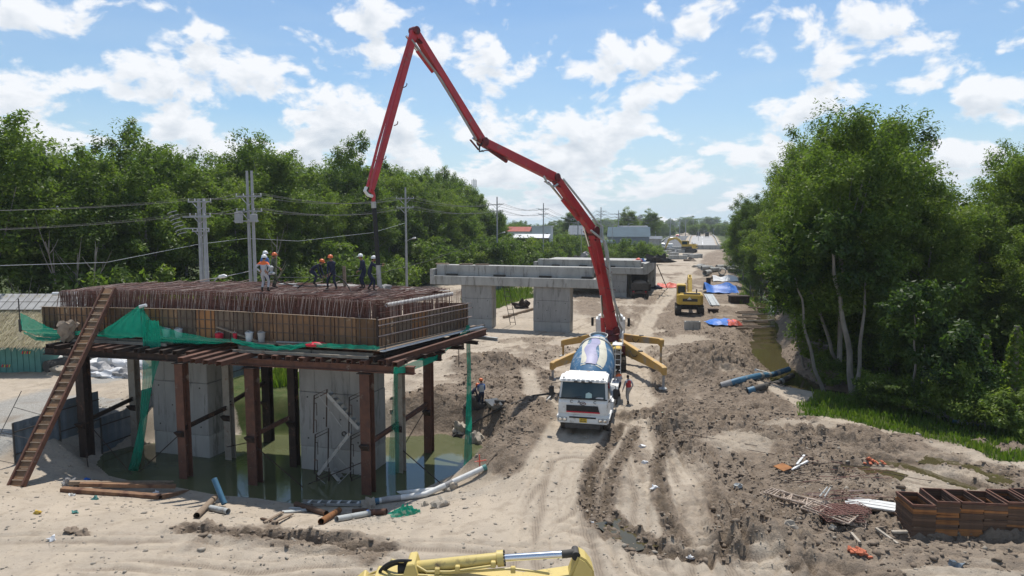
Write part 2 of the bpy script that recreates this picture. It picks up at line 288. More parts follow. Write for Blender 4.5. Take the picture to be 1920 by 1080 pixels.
# ------------------------------------------------------------------ mesh helpers
W = {}                                              # world matrices of parents
rng = np.random.default_rng(7)
rnd = random.Random(5)
def tag(o, label=None, cat=None, group=None, kind=None):
    if label: o['label'] = label
    if cat: o['category'] = cat
    if group: o['group'] = group
    if kind: o['kind'] = kind
    return o
def thing(name, label, cat, loc=(0, 0, 0), rotz=0.0, group=None, rot=None):
    o = bpy.data.objects.new(name, None); COL.objects.link(o); o.empty_display_size = .2
    o.location = loc; o.rotation_euler = rot if rot else (0, 0, rotz)
    W[o.name] = Matrix.Translation(Vector(loc)) @ Euler(o.rotation_euler).to_matrix().to_4x4()
    return tag(o, label, cat, group)
def fast_mesh(name, verts, faces, k=None, smooth=False):
    me = bpy.data.meshes.new(name)
    verts = np.asarray(verts, dtype=np.float32); faces = np.asarray(faces, dtype=np.int32)
    n, k = faces.shape
    me.vertices.add(len(verts)); me.vertices.foreach_set('co', verts.ravel())
    me.loops.add(n * k); me.loops.foreach_set('vertex_index', faces.ravel())
    me.polygons.add(n); me.polygons.foreach_set('loop_start', np.arange(0, n * k, k, dtype=np.int32))
    if smooth: me.polygons.foreach_set('use_smooth', np.ones(n, dtype=bool))
    me.update(calc_edges=True)
    return me
def link(name, me, mat=None, parent=None, mloc=None):
    if mat is not None and len(me.materials) == 0: me.materials.append(mat)
    o = bpy.data.objects.new(name, me); COL.objects.link(o)
    if parent is not None: o.parent = parent
    if mloc is not None: o.matrix_local = mloc
    W[o.name] = (W[parent.name] if parent is not None else Matrix.Identity(4)) @ (mloc if mloc is not None else Matrix.Identity(4))
    return o
def frame(p0, p1, up=(0, 0, 1)):
    p0 = Vector(p0); p1 = Vector(p1); z = (p1 - p0).normalized(); u = Vector(up)
    if abs(z.dot(u.normalized())) > .985: u = Vector((0, 1, 0)) if abs(z.y) < .9 else Vector((1, 0, 0))
    x = u.cross(z).normalized(); y = z.cross(x)
    return p0, x, y, z, (p1 - p0).length            # x sideways, y up, z along
class MB:
    def __init__(s): s.v = []; s.f = []; s.mi = []; s.m = 0
    def add(s, vs, fs):
        b = len(s.v); s.v += [tuple(x) for x in vs]; s.f += [tuple(b + i for i in f) for f in fs]; s.mi += [s.m] * len(fs); return s
    def box(s, c, d, rot=None):
        c = Vector(c); h = Vector(d) / 2; vs = []
        for i in range(8):
            q = Vector((h.x if i & 1 else -h.x, h.y if i & 2 else -h.y, h.z if i & 4 else -h.z))
            if rot is not None: q = rot @ q
            vs.append(c + q)
        return s.add(vs, [(0, 2, 3, 1), (4, 5, 7, 6), (0, 1, 5, 4), (2, 6, 7, 3), (0, 4, 6, 2), (1, 3, 7, 5)])
    def beam(s, p0, p1, w, h, up=(0, 0, 1), w1=None, h1=None):
        o, x, y, z, l = frame(p0, p1, up); w1 = w if w1 is None else w1; h1 = h if h1 is None else h1
        vs = [o + x * a * w / 2 + y * b * h / 2 for a, b in ((-1, -1), (1, -1), (1, 1), (-1, 1))] + [o + z * l + x * a * w1 / 2 + y * b * h1 / 2 for a, b in ((-1, -1), (1, -1), (1, 1), (-1, 1))]
        return s.add(vs, [(3, 2, 1, 0), (4, 5, 6, 7), (0, 1, 5, 4), (1, 2, 6, 5), (2, 3, 7, 6), (3, 0, 4, 7)])
    def prof(s, p0, p1, pts, up=(0, 0, 1)):          # extrude a closed 2D profile (list of x,y)
        o, x, y, z, l = frame(p0, p1, up); n = len(pts)
        vs = [o + x * a + y * b for a, b in pts] + [o + z * l + x * a + y * b for a, b in pts]
        return s.add(vs, [tuple(range(n - 1, -1, -1)), tuple(range(n, 2 * n))] + [(i, (i + 1) % n, n + (i + 1) % n, n + i) for i in range(n)])
    def hbeam(s, p0, p1, w, h, t=.03, up=(0, 0, 1)):
        a, b, k = w / 2, h / 2, t / 2
        return s.prof(p0, p1, [(-a, -b), (a, -b), (a, -b + t), (k, -b + t), (k, b - t), (a, b - t), (a, b), (-a, b), (-a, b - t), (-k, b - t), (-k, -b + t), (-a, -b + t)], up)
    def channel(s, p0, p1, w, h, t=.025, up=(0, 0, 1)):  # open side down
        a, b = w / 2, h / 2
        return s.prof(p0, p1, [(-a, -b), (-a + t, -b), (-a + t, b - t), (a - t, b - t), (a - t, -b), (a, -b), (a, b), (-a, b)], up)
    def tube(s, pts, r, n=8, cap=True, radii=None):
        pts = [Vector(p) for p in pts]; rings = []; m = len(pts); ref = None
        for i, p in enumerate(pts):
            d = (pts[min(i + 1, m - 1)] - pts[max(i - 1, 0)]).normalized()
            if ref is None:
                ref = Vector((0, 0, 1)) if abs(d.z) < .9 else Vector((1, 0, 0))
            x = ref.cross(d).normalized(); y = d.cross(x); ref = y
            rr = radii[i] if radii else r
            rings.append([p + (x * math.cos(2 * math.pi * k / n) + y * math.sin(2 * math.pi * k / n)) * rr for k in range(n)])
        vs = [q for g in rings for q in g]
        fs = [(i * n + k, i * n + (k + 1) % n, (i + 1) * n + (k + 1) % n, (i + 1) * n + k) for i in range(m - 1) for k in range(n)]
        if cap: fs += [tuple(range(n - 1, -1, -1)), tuple(range((m - 1) * n, m * n))]
        return s.add(vs, fs)
    def pipe(s, p0, p1, r0, r1, n=14):              # hollow pipe with wall
        o, x, y, z, l = frame(p0, p1); vs = []
        for (rr, t) in ((r0, 0), (r0, l), (r1, l), (r1, 0)):
            vs += [o + z * t + (x * math.cos(2 * math.pi * k / n) + y * math.sin(2 * math.pi * k / n)) * rr for k in range(n)]
        fs = []
        for j in range(4):
            a, b = j * n, ((j + 1) % 4) * n
            fs += [(a + k, a + (k + 1) % n, b + (k + 1) % n, b + k) for k in range(n)]
        return s.add(vs, fs)
    def lathe(s, prof, c=(0, 0, 0), axis=(0, 0, 1), n=16, cap=True):
        c = Vector(c); o, x, y, z, l = frame((0, 0, 0), axis); vs = []
        for r_, t in prof: vs += [c + z * t + (x * math.cos(2 * math.pi * k / n) + y * math.sin(2 * math.pi * k / n)) * r_ for k in range(n)]
        m = len(prof)
        fs = [(i * n + k, i * n + (k + 1) % n, (i + 1) * n + (k + 1) % n, (i + 1) * n + k) for i in range(m - 1) for k in range(n)]
        if cap: fs += [tuple(range(n - 1, -1, -1)), tuple(range((m - 1) * n, m * n))]
        return s.add(vs, fs)
    def prism(s, poly, z0, z1):                     # vertical prism; z1 may be a list per vertex
        n = len(poly); z0 = z0 if isinstance(z0, (list, tuple)) else [z0] * n; z1 = z1 if isinstance(z1, (list, tuple)) else [z1] * n
        vs = [(p[0], p[1], z0[i]) for i, p in enumerate(poly)] + [(p[0], p[1], z1[i]) for i, p in enumerate(poly)]
        return s.add(vs, [tuple(range(n - 1, -1, -1)), tuple(range(n, 2 * n))] + [(i, (i + 1) % n, n + (i + 1) % n, n + i) for i in range(n)])
    def slab(s, poly3, t, nrm):                     # extrude a planar 3D polygon by vector
        nrm = Vector(nrm) * t; n = len(poly3); p = [Vector(q) for q in poly3]
        return s.add(p + [q + nrm for q in p], [tuple(range(n - 1, -1, -1)), tuple(range(n, 2 * n))] + [(i, (i + 1) % n, n + (i + 1) % n, n + i) for i in range(n)])
    def mesh(s, name, mats=None, smooth=False, bevel=0.0, seg=1):
        me = bpy.data.meshes.new(name); me.from_pydata(s.v, [], s.f); me.update()
        for m in (mats or []): me.materials.append(m)
        if mats and len(mats) > 1: me.polygons.foreach_set('material_index', s.mi)
        bm = bmesh.new(); bm.from_mesh(me)
        bmesh.ops.recalc_face_normals(bm, faces=bm.faces)
        if bevel:
            bmesh.ops.bevel(bm, geom=[e for e in bm.edges if len(e.link_faces) == 2 and e.calc_face_angle(0) > .5], offset=bevel, segments=seg, affect='EDGES', clamp_overlap=True)
        bm.to_mesh(me); bm.free()
        if smooth:
            me.polygons.foreach_set('use_smooth', [True] * len(me.polygons))
            me.set_sharp_from_angle(angle=R(40))
        return me
    def build(s, name, mat, parent=None, world=False, smooth=False, bevel=0.0, seg=1):
        mats = mat if isinstance(mat, (list, tuple)) else [mat]
        if world and parent is not None:
            inv = W[parent.name].inverted(); s.v = [tuple(inv @ Vector(p)) for p in s.v]
        me = s.mesh(name, mats, smooth, bevel, seg)
        return link(name, me, None, parent)
def solo(name, mb, mat, label, cat, loc, group=None, smooth=False, bevel=0.0, kind=None, rotz=0.0, world=True):
    """a thing that is one mesh, its origin at its base"""
    loc = Vector(loc)
    if world: mb.v = [tuple(Vector(p) - loc) for p in mb.v]
    o = mb.build(name, mat, None, smooth=smooth, bevel=bevel); o.location = loc; o.rotation_euler = (0, 0, rotz)
    W[o.name] = Matrix.Translation(loc) @ Matrix.Rotation(rotz, 4, 'Z')
    return tag(o, label, cat, group, kind)
def copy_tree(o, parent=None):
    c = o.copy(); COL.objects.link(c)
    if parent is not None: c.parent = parent
    for ch in o.children: copy_tree(ch, c)
    return c
def bez(p0, p1, p2, n=10):
    p0, p1, p2 = Vector(p0), Vector(p1), Vector(p2)
    return [p0 * (1 - t) ** 2 + p1 * 2 * t * (1 - t) + p2 * t * t for t in [i / n for i in range(n + 1)]]
def lerp(a, b, t): return Vector(a) * (1 - t) + Vector(b) * t
# numpy value noise
def _hash(ix, iy, seed):
    h = (ix.astype(np.int64) * 374761393 + iy.astype(np.int64) * 668265263 + seed * 974634541) & 0xffffffff
    h = ((h ^ (h >> 13)) * 1274126177) & 0xffffffff
    return ((h ^ (h >> 16)) & 0xffff) / 65535.0
def vnoise(x, y, seed=0):
    ix = np.floor(x); iy = np.floor(y); fx = x - ix; fy = y - iy
    fx = fx * fx * (3 - 2 * fx); fy = fy * fy * (3 - 2 * fy)
    a = _hash(ix, iy, seed); b = _hash(ix + 1, iy, seed); c = _hash(ix, iy + 1, seed); d = _hash(ix + 1, iy + 1, seed)
    return (a * (1 - fx) + b * fx) * (1 - fy) + (c * (1 - fx) + d * fx) * fy
def fbm(x, y, oct=4, seed=0, gain=.5):
    t = 0; a = 1; n = 0
    for i in range(oct):
        t = t + a * vnoise(x, y, seed + i); n += a; a *= gain; x = x * 2.03 + 11.3; y = y * 2.03 + 5.7
    return t / n
def sstep(a, b, x):
    t = np.clip((x - a) / (b - a), 0, 1); return t * t * (3 - 2 * t)
AX = Vector((0.278, 0.961, 0)); CX = Vector((0.961, -0.278, 0))   # along and across the bridge
# ------------------------------------------------------------------ ground
def P0(pts, z=0.0): return [tuple(atZ(px, py, z).xy) for px, py in pts]
def poly_sd(x, y, poly):
    """signed distance to a polygon, negative inside"""
    d = np.full(x.shape, 1e9); ins = np.zeros(x.shape, bool); n = len(poly)
    for i in range(n):
        ax, ay = poly[i]; bx, by = poly[(i + 1) % n]
        ex, ey = bx - ax, by - ay; wx, wy = x - ax, y - ay
        t = np.clip((wx * ex + wy * ey) / (ex * ex + ey * ey + 1e-9), 0, 1)
        d = np.minimum(d, (wx - ex * t) ** 2 + (wy - ey * t) ** 2)
        c = (ay <= y) != (by <= y)
        with np.errstate(divide='ignore', invalid='ignore'):
            xi = ax + (y - ay) / (by - ay + 1e-12) * (bx - ax)
        ins ^= c & (x < xi)
    d = np.sqrt(d)
    return np.where(ins, -d, d)
def line_d(x, y, pts):
    d = np.full(x.shape, 1e9)
    for (ax, ay), (bx, by) in zip(pts[:-1], pts[1:]):
        ex, ey = bx - ax, by - ay; wx, wy = x - ax, y - ay
        t = np.clip((wx * ex + wy * ey) / (ex * ex + ey * ey + 1e-9), 0, 1)
        d = np.minimum(d, (wx - ex * t) ** 2 + (wy - ey * t) ** 2)
    return np.sqrt(d)
def coords(lo, a, b, hi, st, g0, g1):
    c = list(np.arange(a, b, st)); s = st
    while c[-1] < hi: s *= g1; c.append(c[-1] + s)
    s = st
    while c[0] > lo: s *= g0; c.insert(0, c[0] - s)
    return np.array(c)
WATER_Z, CANAL_Z = -1.8, -1.0
POND = P0([(176, 872), (200, 893), (262, 908), (335, 916), (410, 930), (480, 936), (560, 948), (640, 952), (700, 950), (770, 930), (835, 898), (905, 868), (918, 842),
           (885, 822), (830, 812), (745, 818), (640, 822), (520, 815), (440, 815), (330, 826), (250, 835), (190, 850)], WATER_Z)
CANAL = [tuple(atZ(px, py, CANAL_Z).xy) for px, py in ((1412, 520), (1420, 555), (1438, 580), (1436, 612), (1432, 640), (1440, 668), (1468, 702), (1500, 735))] + [(22.0, 45.2)]
GX = coords(-1700, -19, 27, 1700, .105, 1.055, 1.055)
GY = coords(-80, 19, 47, 3200, .105, 1.10, 1.021)
X, Y = np.meshgrid(GX, GY)
near = (Y < 200) & (np.abs(X) < 120)
MUDP = [P0([(1125, 790), (1165, 770), (1205, 740), (1225, 690), (1262, 652), (1390, 640), (1425, 690), (1450, 740), (1500, 773), (1600, 793), (1700, 807), (1925, 842), (1960, 1000),
            (1925, 1080), (1700, 1072), (1500, 1062), (1330, 1056), (1235, 1040), (1150, 1000), (1108, 950), (1098, 905), (1120, 850)]),
        P0([(846, 674), (900, 666), (1000, 688), (1046, 700), (1052, 790), (1010, 840), (955, 868), (915, 850), (870, 810), (740, 800), (740, 740), (845, 720)]),
        P0([(340, 982), (480, 984), (600, 994), (730, 1022), (690, 1040), (520, 1022), (390, 1010)]),
        P0([(1182, 560), (1262, 545), (1292, 505), (1310, 472), (1372, 468), (1408, 520), (1415, 640), (1262, 652), (1230, 640), (1170, 620)]),
        P0([(1070, 545), (1180, 560), (1175, 610), (1080, 600)]),
        P0([(880, 690), (1020, 655), (1050, 690), (930, 700)])]
MUDW = [1.0, 0.92, 1.0, .97, .72, .55]
TRACKS = [(P0([(1085, 1120), (1050, 1000), (1062, 900), (1092, 840), (1110, 800)]), 2.0, 1.0), (P0([(1190, 760), (1188, 690), (1192, 640), (1218, 592), (1262, 545), (1302, 500), (1312, 482), (1330, 466)]), .95, .85),
          (P0([(1240, 1000), (1245, 930), (1225, 860), (1200, 800)]), .5, .75), (P0([(1195, 1010), (1190, 930), (1180, 860)]), .4, .7), (P0([(1310, 1030), (1300, 940), (1290, 880)]), .35, .6),
          (P0([(1660, 880), (1760, 860), (1930, 870)]), 1.1, .4), (P0([(1560, 900), (1700, 925), (1760, 930)]), .7, .4), (P0([(1500, 1020), (1700, 1040), (1930, 1060)]), 1.3, .35),
          (P0([(990, 700), (1000, 740), (1030, 760)]), .5, .8)]
RUTS = [P0([(1160, 800), (1112, 880), (1102, 940), (1130, 990), (1200, 1030), (1330, 1052)]), P0([(1190, 810), (1150, 890), (1135, 950), (1165, 990), (1235, 1025)]),
        P0([(1250, 800), (1232, 880), (1240, 950), (1275, 1020)]), P0([(1560, 850), (1700, 878), (1925, 930)]), P0([(1500, 835), (1700, 862), (1925, 900)]),
        P0([(350, 990), (520, 1003), (720, 1032)])]
RUTW = [.38, .3, .3, .35, .3, .4]
RUTD = [.15, .09, .07, .12, .09, .2]
MOUNDS = [(1300, 700, 3.6, 1.1), (1340, 668, 4, 1.2), (1370, 700, 2.8, 1.0), (1390, 730, 2.4, .7), (1265, 690, 2.0, .5), (960, 800, 1.8, .7), (925, 815, 1.3, .6), (905, 690, 2.2, .8), (960, 690, 2.0, .6), (860, 690, 1.5, .6), (1230, 800, 1.4, .4), (1285, 805, 1.2, .5),
          (1420, 830, 1.6, .35), (1390, 1000, 1.5, .35), (1440, 1020, 1.2, .4), (1270, 940, 1.0, .3), (1150, 745, 1.0, .3), (1010, 765, 1.2, .4), (1350, 840, 2.0, .35), (1560, 810, 2, .3), (560, 1000, 1.2, .2), (660, 1010, 1.0, .22)]
def fields(X, Y):
    n1 = fbm(X * .09, Y * .09, 3, 11); n2 = fbm(X * .35, Y * .35, 4, 23)
    mud = np.zeros(X.shape)
    wob = (n2 - .5) * 3.4 + (fbm(X * 1.1, Y * 1.1, 3, 77) - .5) * 1.6
    for p, w in zip(MUDP, MUDW): mud = np.maximum(mud, w * sstep(.9, -.9, poly_sd(X, Y, p) + wob))
    blot = fbm(X * .16, Y * .16, 4, 91); mud = np.maximum(mud, (.62 + .15 * sstep(90, 110, Y)) * sstep(.46, .62, blot + (fbm(X * .8, Y * .8, 3, 93) - .5) * .35) * sstep(40, 48, Y) * sstep(230, 180, Y))
    mud *= 1 - .65 * sstep(.56, .70, fbm(X * .28 + 9, Y * .28, 4, 97)) 
    for p, wd, a in TRACKS: mud *= 1 - a * sstep(wd + .45, wd - .25, line_d(X, Y, p) + (n2 - .5) * .7)
    for p, wd in zip(RUTS, RUTW): mud = np.maximum(mud, .8 * sstep(wd * 1.7, wd * .8, line_d(X, Y, p) + (n2 - .5) * .2))
    return n1, n2, mud
n1, n2, mud = fields(X, Y)
Z = (n1 - .5) * .22 + (n2 - .5) * .06
lump = 1 - np.abs(fbm(X * 1.5, Y * 1.5, 4, 41, .6) * 2 - 1)          # ridged lumps
# the marks of wheels and tracks, each path two pairs of treads
PATHS = [P0(p_) for p_ in ([(1085, 1120), (1050, 1000), (1062, 900), (1110, 800)], [(980, 1120), (1040, 1010), (1130, 1035), (1300, 1064), (1600, 1090)], [(-100, 1050), (500, 1040), (880, 1020), (1030, 950), (1075, 870)], [(100, 1012), (600, 1052), (1000, 1062), (1500, 1078)], [(1240, 1060), (1232, 930), (1212, 840), (1188, 780)], [(1305, 1060), (1292, 930), (1252, 850), (1200, 790)], [(1430, 1066), (1385, 950), (1312, 850)], [(1990, 1052), (1700, 1030), (1450, 1060)], [(1990, 950), (1700, 888), (1450, 842), (1280, 806)], [(1990, 918), (1700, 862), (1480, 822), (1330, 790)], [(1196, 720), (1192, 650), (1220, 592), (1264, 545), (1304, 500), (1322, 470)], [(1150, 640), (1205, 585), (1255, 530)], [(1000, 640), (1130, 612), (1230, 560)], [(-60, 800), (130, 745), (300, 720)], [(-80, 860), (60, 800), (300, 735)], [(880, 660), (1000, 640), (1100, 600)], [(1560, 1090), (1640, 1010), (1660, 950)])]
tread = np.zeros(X.shape); rutz = np.zeros(X.shape)
for i_, p_ in enumerate(PATHS):
    d_ = line_d(X, Y, p_) + (fbm(X * .5, Y * .5, 2, 140 + i_) - .5) * .5; on = sstep(.30, .55, fbm(X * .3, Y * .3, 2, 160 + i_)) * .8 + .2
    for c_, w_ in ((.95, .21), (1.55, .12), (.35, .09)): k_ = np.exp(-((d_ - c_) / w_) ** 2) * on; tread = np.maximum(tread, k_ * (1 if c_ == .95 else .6)); rutz += -.055 * k_ + .04 * np.exp(-((d_ - c_ - w_ * 1.7) / (w_ * .6)) ** 2) * on
lump2 = 1 - np.abs(fbm(X * 4.1, Y * 4.1, 2, 61, .6) * 2 - 1)
Z += mud * (((lump - .62) * .5 + (lump2 - .6) * .26) * (.45 + 1.1 * sstep(.35, .65, fbm(X * .4, Y * .4, 2, 71))) + (fbm(X * 7.3, Y * 7.3, 2, 65) - .5) * .09)
Z += (1 - mud) * (lump2 - .6) * .024 + rutz * (Y < 120) * (.8 + 1.5 * mud)
for px, py, r_, h in MOUNDS:
    c = atZ(px, py, 0); q = ((X - c.x) ** 2 + (Y - c.y) ** 2) / (r_ * r_)
    Z += h * np.exp(-q * 1.4) * (.75 + .6 * (lump - .5))
wet = np.zeros(X.shape)
for p, wd, dp in zip(RUTS, RUTW, RUTD):
    d = line_d(X, Y, p)
    Z += dp * (-sstep(wd, wd * .35, d) + .55 * np.exp(-((d - wd * 1.5) / (wd * .45)) ** 2)) * (.6 + .8 * n2)
    wet = np.maximum(wet, sstep(wd * 1.0, wd * .3, d))
# the churned wheel marks of the earth road: parallel shallow grooves
for p, wd, a in TRACKS[:2]:
    d = line_d(X, Y, p)
    for k in (.45, .95, 1.5):
        Z -= .05 * np.exp(-((d - k) / .11) ** 2) * (.4 + n2)
# steep-sided pond with a long gentle bank on the near side
pd = poly_sd(X, Y, POND)
nearside = sstep(1.5, -1.5, (Y - 31.6) - (X + 9) * -.05) * sstep(4.5, -1, X)
bw = 2.1 + nearside * 6.0
bank = np.where(pd > 0, -1.8 * (1 - sstep(0, 1, pd / bw) ** .8), -1.8 - .7 * sstep(0, 1.2, -pd))
Z = np.where(pd < 9, Z * (.3 + .7 * sstep(0, 2, np.abs(pd))) + bank, Z)
cd = line_d(X, Y, CANAL) + (n2 - .5) * .6
CW = 1.25 + .7 * sstep(60, 45, Y)
mud = np.maximum(mud, .9 * sstep(CW + 4.2, CW + 1.6, cd) * (Y < 130) * (Y > 44))
Z += -1.35 * sstep(CW + 1.5, CW - .7, cd) * (Y < 130) * (Y > 30)
# hollows that hold the small puddles
PUD = [(1520, 885, 1.1), (1600, 878, 1.0), (1640, 885, .9), (1165, 1000, .7), (1120, 985, .5), (1235, 800, .5), (1660, 850, .8)]
PUDL = [(((1572, 876), (1610, 880), (1655, 892)), .42), (((1640, 862), (1690, 868), (1750, 886), (1815, 908)), .34), (((1755, 866), (1820, 880), (1895, 904)), .26), (((1150, 984), (1172, 1000), (1196, 1018)), .12), (((1020, 1046), (1030, 1050)), .01)]
PUDW = []
for pts_, wd in PUDL[:-1]:
    pp = P0(pts_); d = line_d(X, Y, pp) + (n2 - .5) * .5; lv = float(np.percentile(Z[d < wd * .8], 40)) - .05; mk = sstep(wd + .35, wd - .15, d)
    Z = Z * (1 - mk) + np.minimum(Z, lv - .07) * mk; PUDW.append((pp, wd, lv))
# road embankment far away and the land to the horizon
roadx = lambda yy: 43 + (yy - 170) * .2735
zone_far = sstep(150, 260, Y)
ramp = 2.2 * sstep(330, 420, Y) * sstep(26, 17, np.abs(X - (roadx(Y) + 4)))
Z = Z + ramp
Z = np.where((Y > 240) & (np.abs(X - roadx(Y)) > 40), Z - .5 * sstep(240, 500, Y), Z)
fx = -23.3 + (Y - 33.2) * .2893                       # the sheet fence line; its left is the side road, then forest
gl = sstep(-8.5, -12.5, X - fx + (n2 - .5) * 3 + 7 + 9 * sstep(60, 55, Y))
grass = np.where(Y > 28, gl * .95, 0)
grass = np.maximum(grass, sstep(CW + 2.6, CW + 4.4, np.where(X > np.interp(Y, [c[1] for c in CANAL[::-1]], [c[0] for c in CANAL[::-1]]), cd, 0) + (n2 - .5) * 2.0) * (Y > 30) * (Y < 150))
GRASSP = [P0([(1485, 782), (1545, 782), (1620, 796), (1700, 810), (1800, 830), (1990, 872), (2200, 800), (1900, 640), (1560, 640), (1535, 720)]), P0([(425, 700), (560, 690), (590, 760), (545, 782), (440, 790)]),
          P0([(1366, 474), (1392, 476), (1425, 540), (1438, 560), (1410, 560), (1384, 520)]), P0([(1378, 560), (1405, 548), (1420, 580), (1400, 590)]), P0([(868, 560), (925, 545), (1000, 540), (1000, 556), (930, 580), (900, 590)])]
for p in GRASSP: grass = np.maximum(grass, sstep(.5, -.6, poly_sd(X, Y, p) + (n2 - .5) * 2.0))
corr = sstep(24, 34, np.abs(X - (roadx(Y) - 6)))
grass = np.maximum(grass, sstep(170, 230, Y) * corr)
grass = np.maximum(grass, sstep(300, 345, Y) * sstep(13, 17, np.abs(X - roadx(Y))))
grass *= 1 - sstep(.4, .9, mud) * (Y < 90)
gravel = sstep(-.3, -1.6, X - fx) * sstep(-11, -8.5, X - fx) * sstep(90, 60, Y) * sstep(.42, .52, n1 + (n2 - .5) * .5)
gravel = np.maximum(gravel, .45 * sstep(6.5, 2.0, np.abs(pd - 1.0)) * (1 - mud) * sstep(.38, .6, n2))
ground_me = fast_mesh('ground', np.stack([X.ravel(), Y.ravel(), Z.ravel()], 1),
                      (lambda i: np.stack([i[:-1, :-1].ravel(), i[:-1, 1:].ravel(), i[1:, 1:].ravel(), i[1:, :-1].ravel()], 1))(np.arange(X.size).reshape(X.shape)), smooth=True)
ta = ground_me.attributes.new('tread', 'FLOAT', 'POINT'); ta.data.foreach_set('value', tread.astype(np.float32).ravel())
ca = ground_me.attributes.new('zone', 'FLOAT_COLOR', 'POINT')
ca.data.foreach_set('color', np.stack([mud.ravel(), grass.ravel(), gravel.ravel(), wet.ravel()], 1).astype(np.float32).ravel())
def ground_mat():
    m = bpy.data.materials.new('earth'); m.use_nodes = True; nt = m.node_tree; N = nt.nodes; L = nt.links; b = N['Principled BSDF']
    at = N.new('ShaderNodeAttribute'); at.attribute_name = 'zone'; sp = N.new('ShaderNodeSeparateColor'); L.new(at.outputs['Color'], sp.inputs[0])
    tc = N.new('ShaderNodeTexCoord')
    def noise(sc, det=6, ro=.6, off=0.0, st=(1, 1, 1)):
        mp = N.new('ShaderNodeMapping'); mp.inputs['Location'].default_value = (off, off * .7, 0); mp.inputs['Scale'].default_value = st
        L.new(tc.outputs['Object'], mp.inputs[0])
        n = N.new('ShaderNodeTexNoise'); n.inputs['Scale'].default_value = sc; n.inputs['Detail'].default_value = det; n.inputs['Roughness'].default_value = ro
        L.new(mp.outputs[0], n.inputs[0]); return n.outputs[0]
    def mr(x, a, b_, c=0, d=1):
        n = N.new('ShaderNodeMapRange'); n.inputs[1].default_value = a; n.inputs[2].default_value = b_; n.inputs[3].default_value = c; n.inputs[4].default_value = d; L.new(x, n.inputs[0]); return n.outputs[0]
    def mix(f, c1, c2, bt='MIX'):
        n = N.new('ShaderNodeMix'); n.data_type = 'RGBA'; n.blend_type = bt
        if isinstance(f, float): n.inputs[0].default_value = f
        else: L.new(f, n.inputs[0])
        for i, c in ((6, c1), (7, c2)):
            if isinstance(c, tuple): n.inputs[i].default_value = (*c, 1)
            else: L.new(c, n.inputs[i])
        return n.outputs[2]
    def mt(op, a, b_):
        n = N.new('ShaderNodeMath'); n.operation = op; n.use_clamp = op in ('ADD', 'SUBTRACT') and False
        for i, x in enumerate((a, b_)):
            if isinstance(x, (int, float)): n.inputs[i].default_value = x
            else: L.new(x, n.inputs[i])
        return n.outputs[0]
    nl = noise(.22, 4); nm = noise(1.3, 7, .65, 3); nf = noise(7, 6, .7, 9); ns = noise(.9, 5, .6, 17, (1, .22, 1)); nd = noise(26, 3, .6, 5)
    sand = mix(mr(nl, .35, .65), (0.42, 0.355, 0.28), (0.35, 0.297, 0.234))
    sand = mix(mr(ns, .42, .62, 0, .6), sand, (0.46, 0.385, 0.295))
    sand = mix(mr(nm, .5, .72, 0, .75), sand, (0.27, 0.22, 0.165))
    sand = mix(mr(nf, .58, .74, 0, .7), sand, (0.20, 0.16, 0.125))
    sand = mix(mr(nd, .64, .74, 0, .6), sand, (0.52, 0.48, 0.41))
    mudc = mix(mr(nm, .36, .6), (0.142, 0.108, 0.079), (0.265, 0.208, 0.155))
    mudc = mix(mr(nf, .46, .66, 0, .75), mudc, (0.27, 0.218, 0.168))
    mudc = mix(mr(nd, .62, .76, 0, .5), mudc, (0.36, 0.31, 0.25))
    mf = mr(mt('ADD', sp.outputs[0], mt('MULTIPLY', mt('SUBTRACT', nf, .5), .55)), .22, .72)
    grav = mix(mr(nf, .4, .62), (0.31, 0.295, 0.265), (0.24, 0.225, 0.20)); grav = mix(mr(nd, .5, .66), grav, (0.42, 0.405, 0.37))
    grs = mix(mr(nm, .38, .62), (0.045, 0.07, 0.018), (0.085, 0.095, 0.035))
    col = mix(mr(mt('ADD', sp.outputs[2], mt('SUBTRACT', nf, .5)), .3, .8), sand, grav)
    ta = N.new('ShaderNodeAttribute'); ta.attribute_name = 'tread'
    col = mix(mf, col, mudc)
    col = mix(mr(mt('MULTIPLY', ta.outputs['Fac'], mt('ADD', nf, .35)), .25, .75, 0, .55), col, (0.205, 0.163, 0.122))
    wv = N.new('ShaderNodeTexWave'); wv.inputs['Scale'].default_value = 3.2; wv.inputs['Distortion'].default_value = 3.0; wv.inputs['Detail'].default_value = 2; L.new(tc.outputs['Object'], wv.inputs[0])
    col = mix(mr(mt('MULTIPLY', mt('MULTIPLY', ta.outputs['Fac'], wv.outputs['Fac']), nm), .28, .40, 0, .4), col, (0.15, 0.118, 0.09))
    wetf = mr(mt('ADD', at.outputs['Alpha'], mt('MULTIPLY', mt('SUBTRACT', nm, .5), 1.2)), .45, .9, 0, .55)
    col = mix(wetf, col, (0.10, 0.075, 0.052))
    col = mix(mr(mt('ADD', sp.outputs[1], mt('MULTIPLY', mt('SUBTRACT', nf, .5), .6)), .35, .6), col, grs)
    L.new(col, b.inputs['Base Color']); b.inputs['Roughness'].default_value = .95; b.inputs['Specular IOR Level'].default_value = .15
    bp = N.new('ShaderNodeBump'); bp.inputs['Strength'].default_value = .75; bp.inputs['Distance'].default_value = .10
    hh = mt('ADD', mt('MULTIPLY', nf, mt('ADD', mt('MULTIPLY', sp.outputs[0], 1.6), .35)), mt('MULTIPLY', nd, .3))
    hh = mt('ADD', hh, mt('MULTIPLY', noise(60, 3, .7, 31), .22)); L.new(hh, bp.inputs['Height']); L.new(bp.outputs[0], b.inputs['Normal'])
    return m
ground = link('ground', ground_me, ground_mat()); ground['kind'] = 'structure'
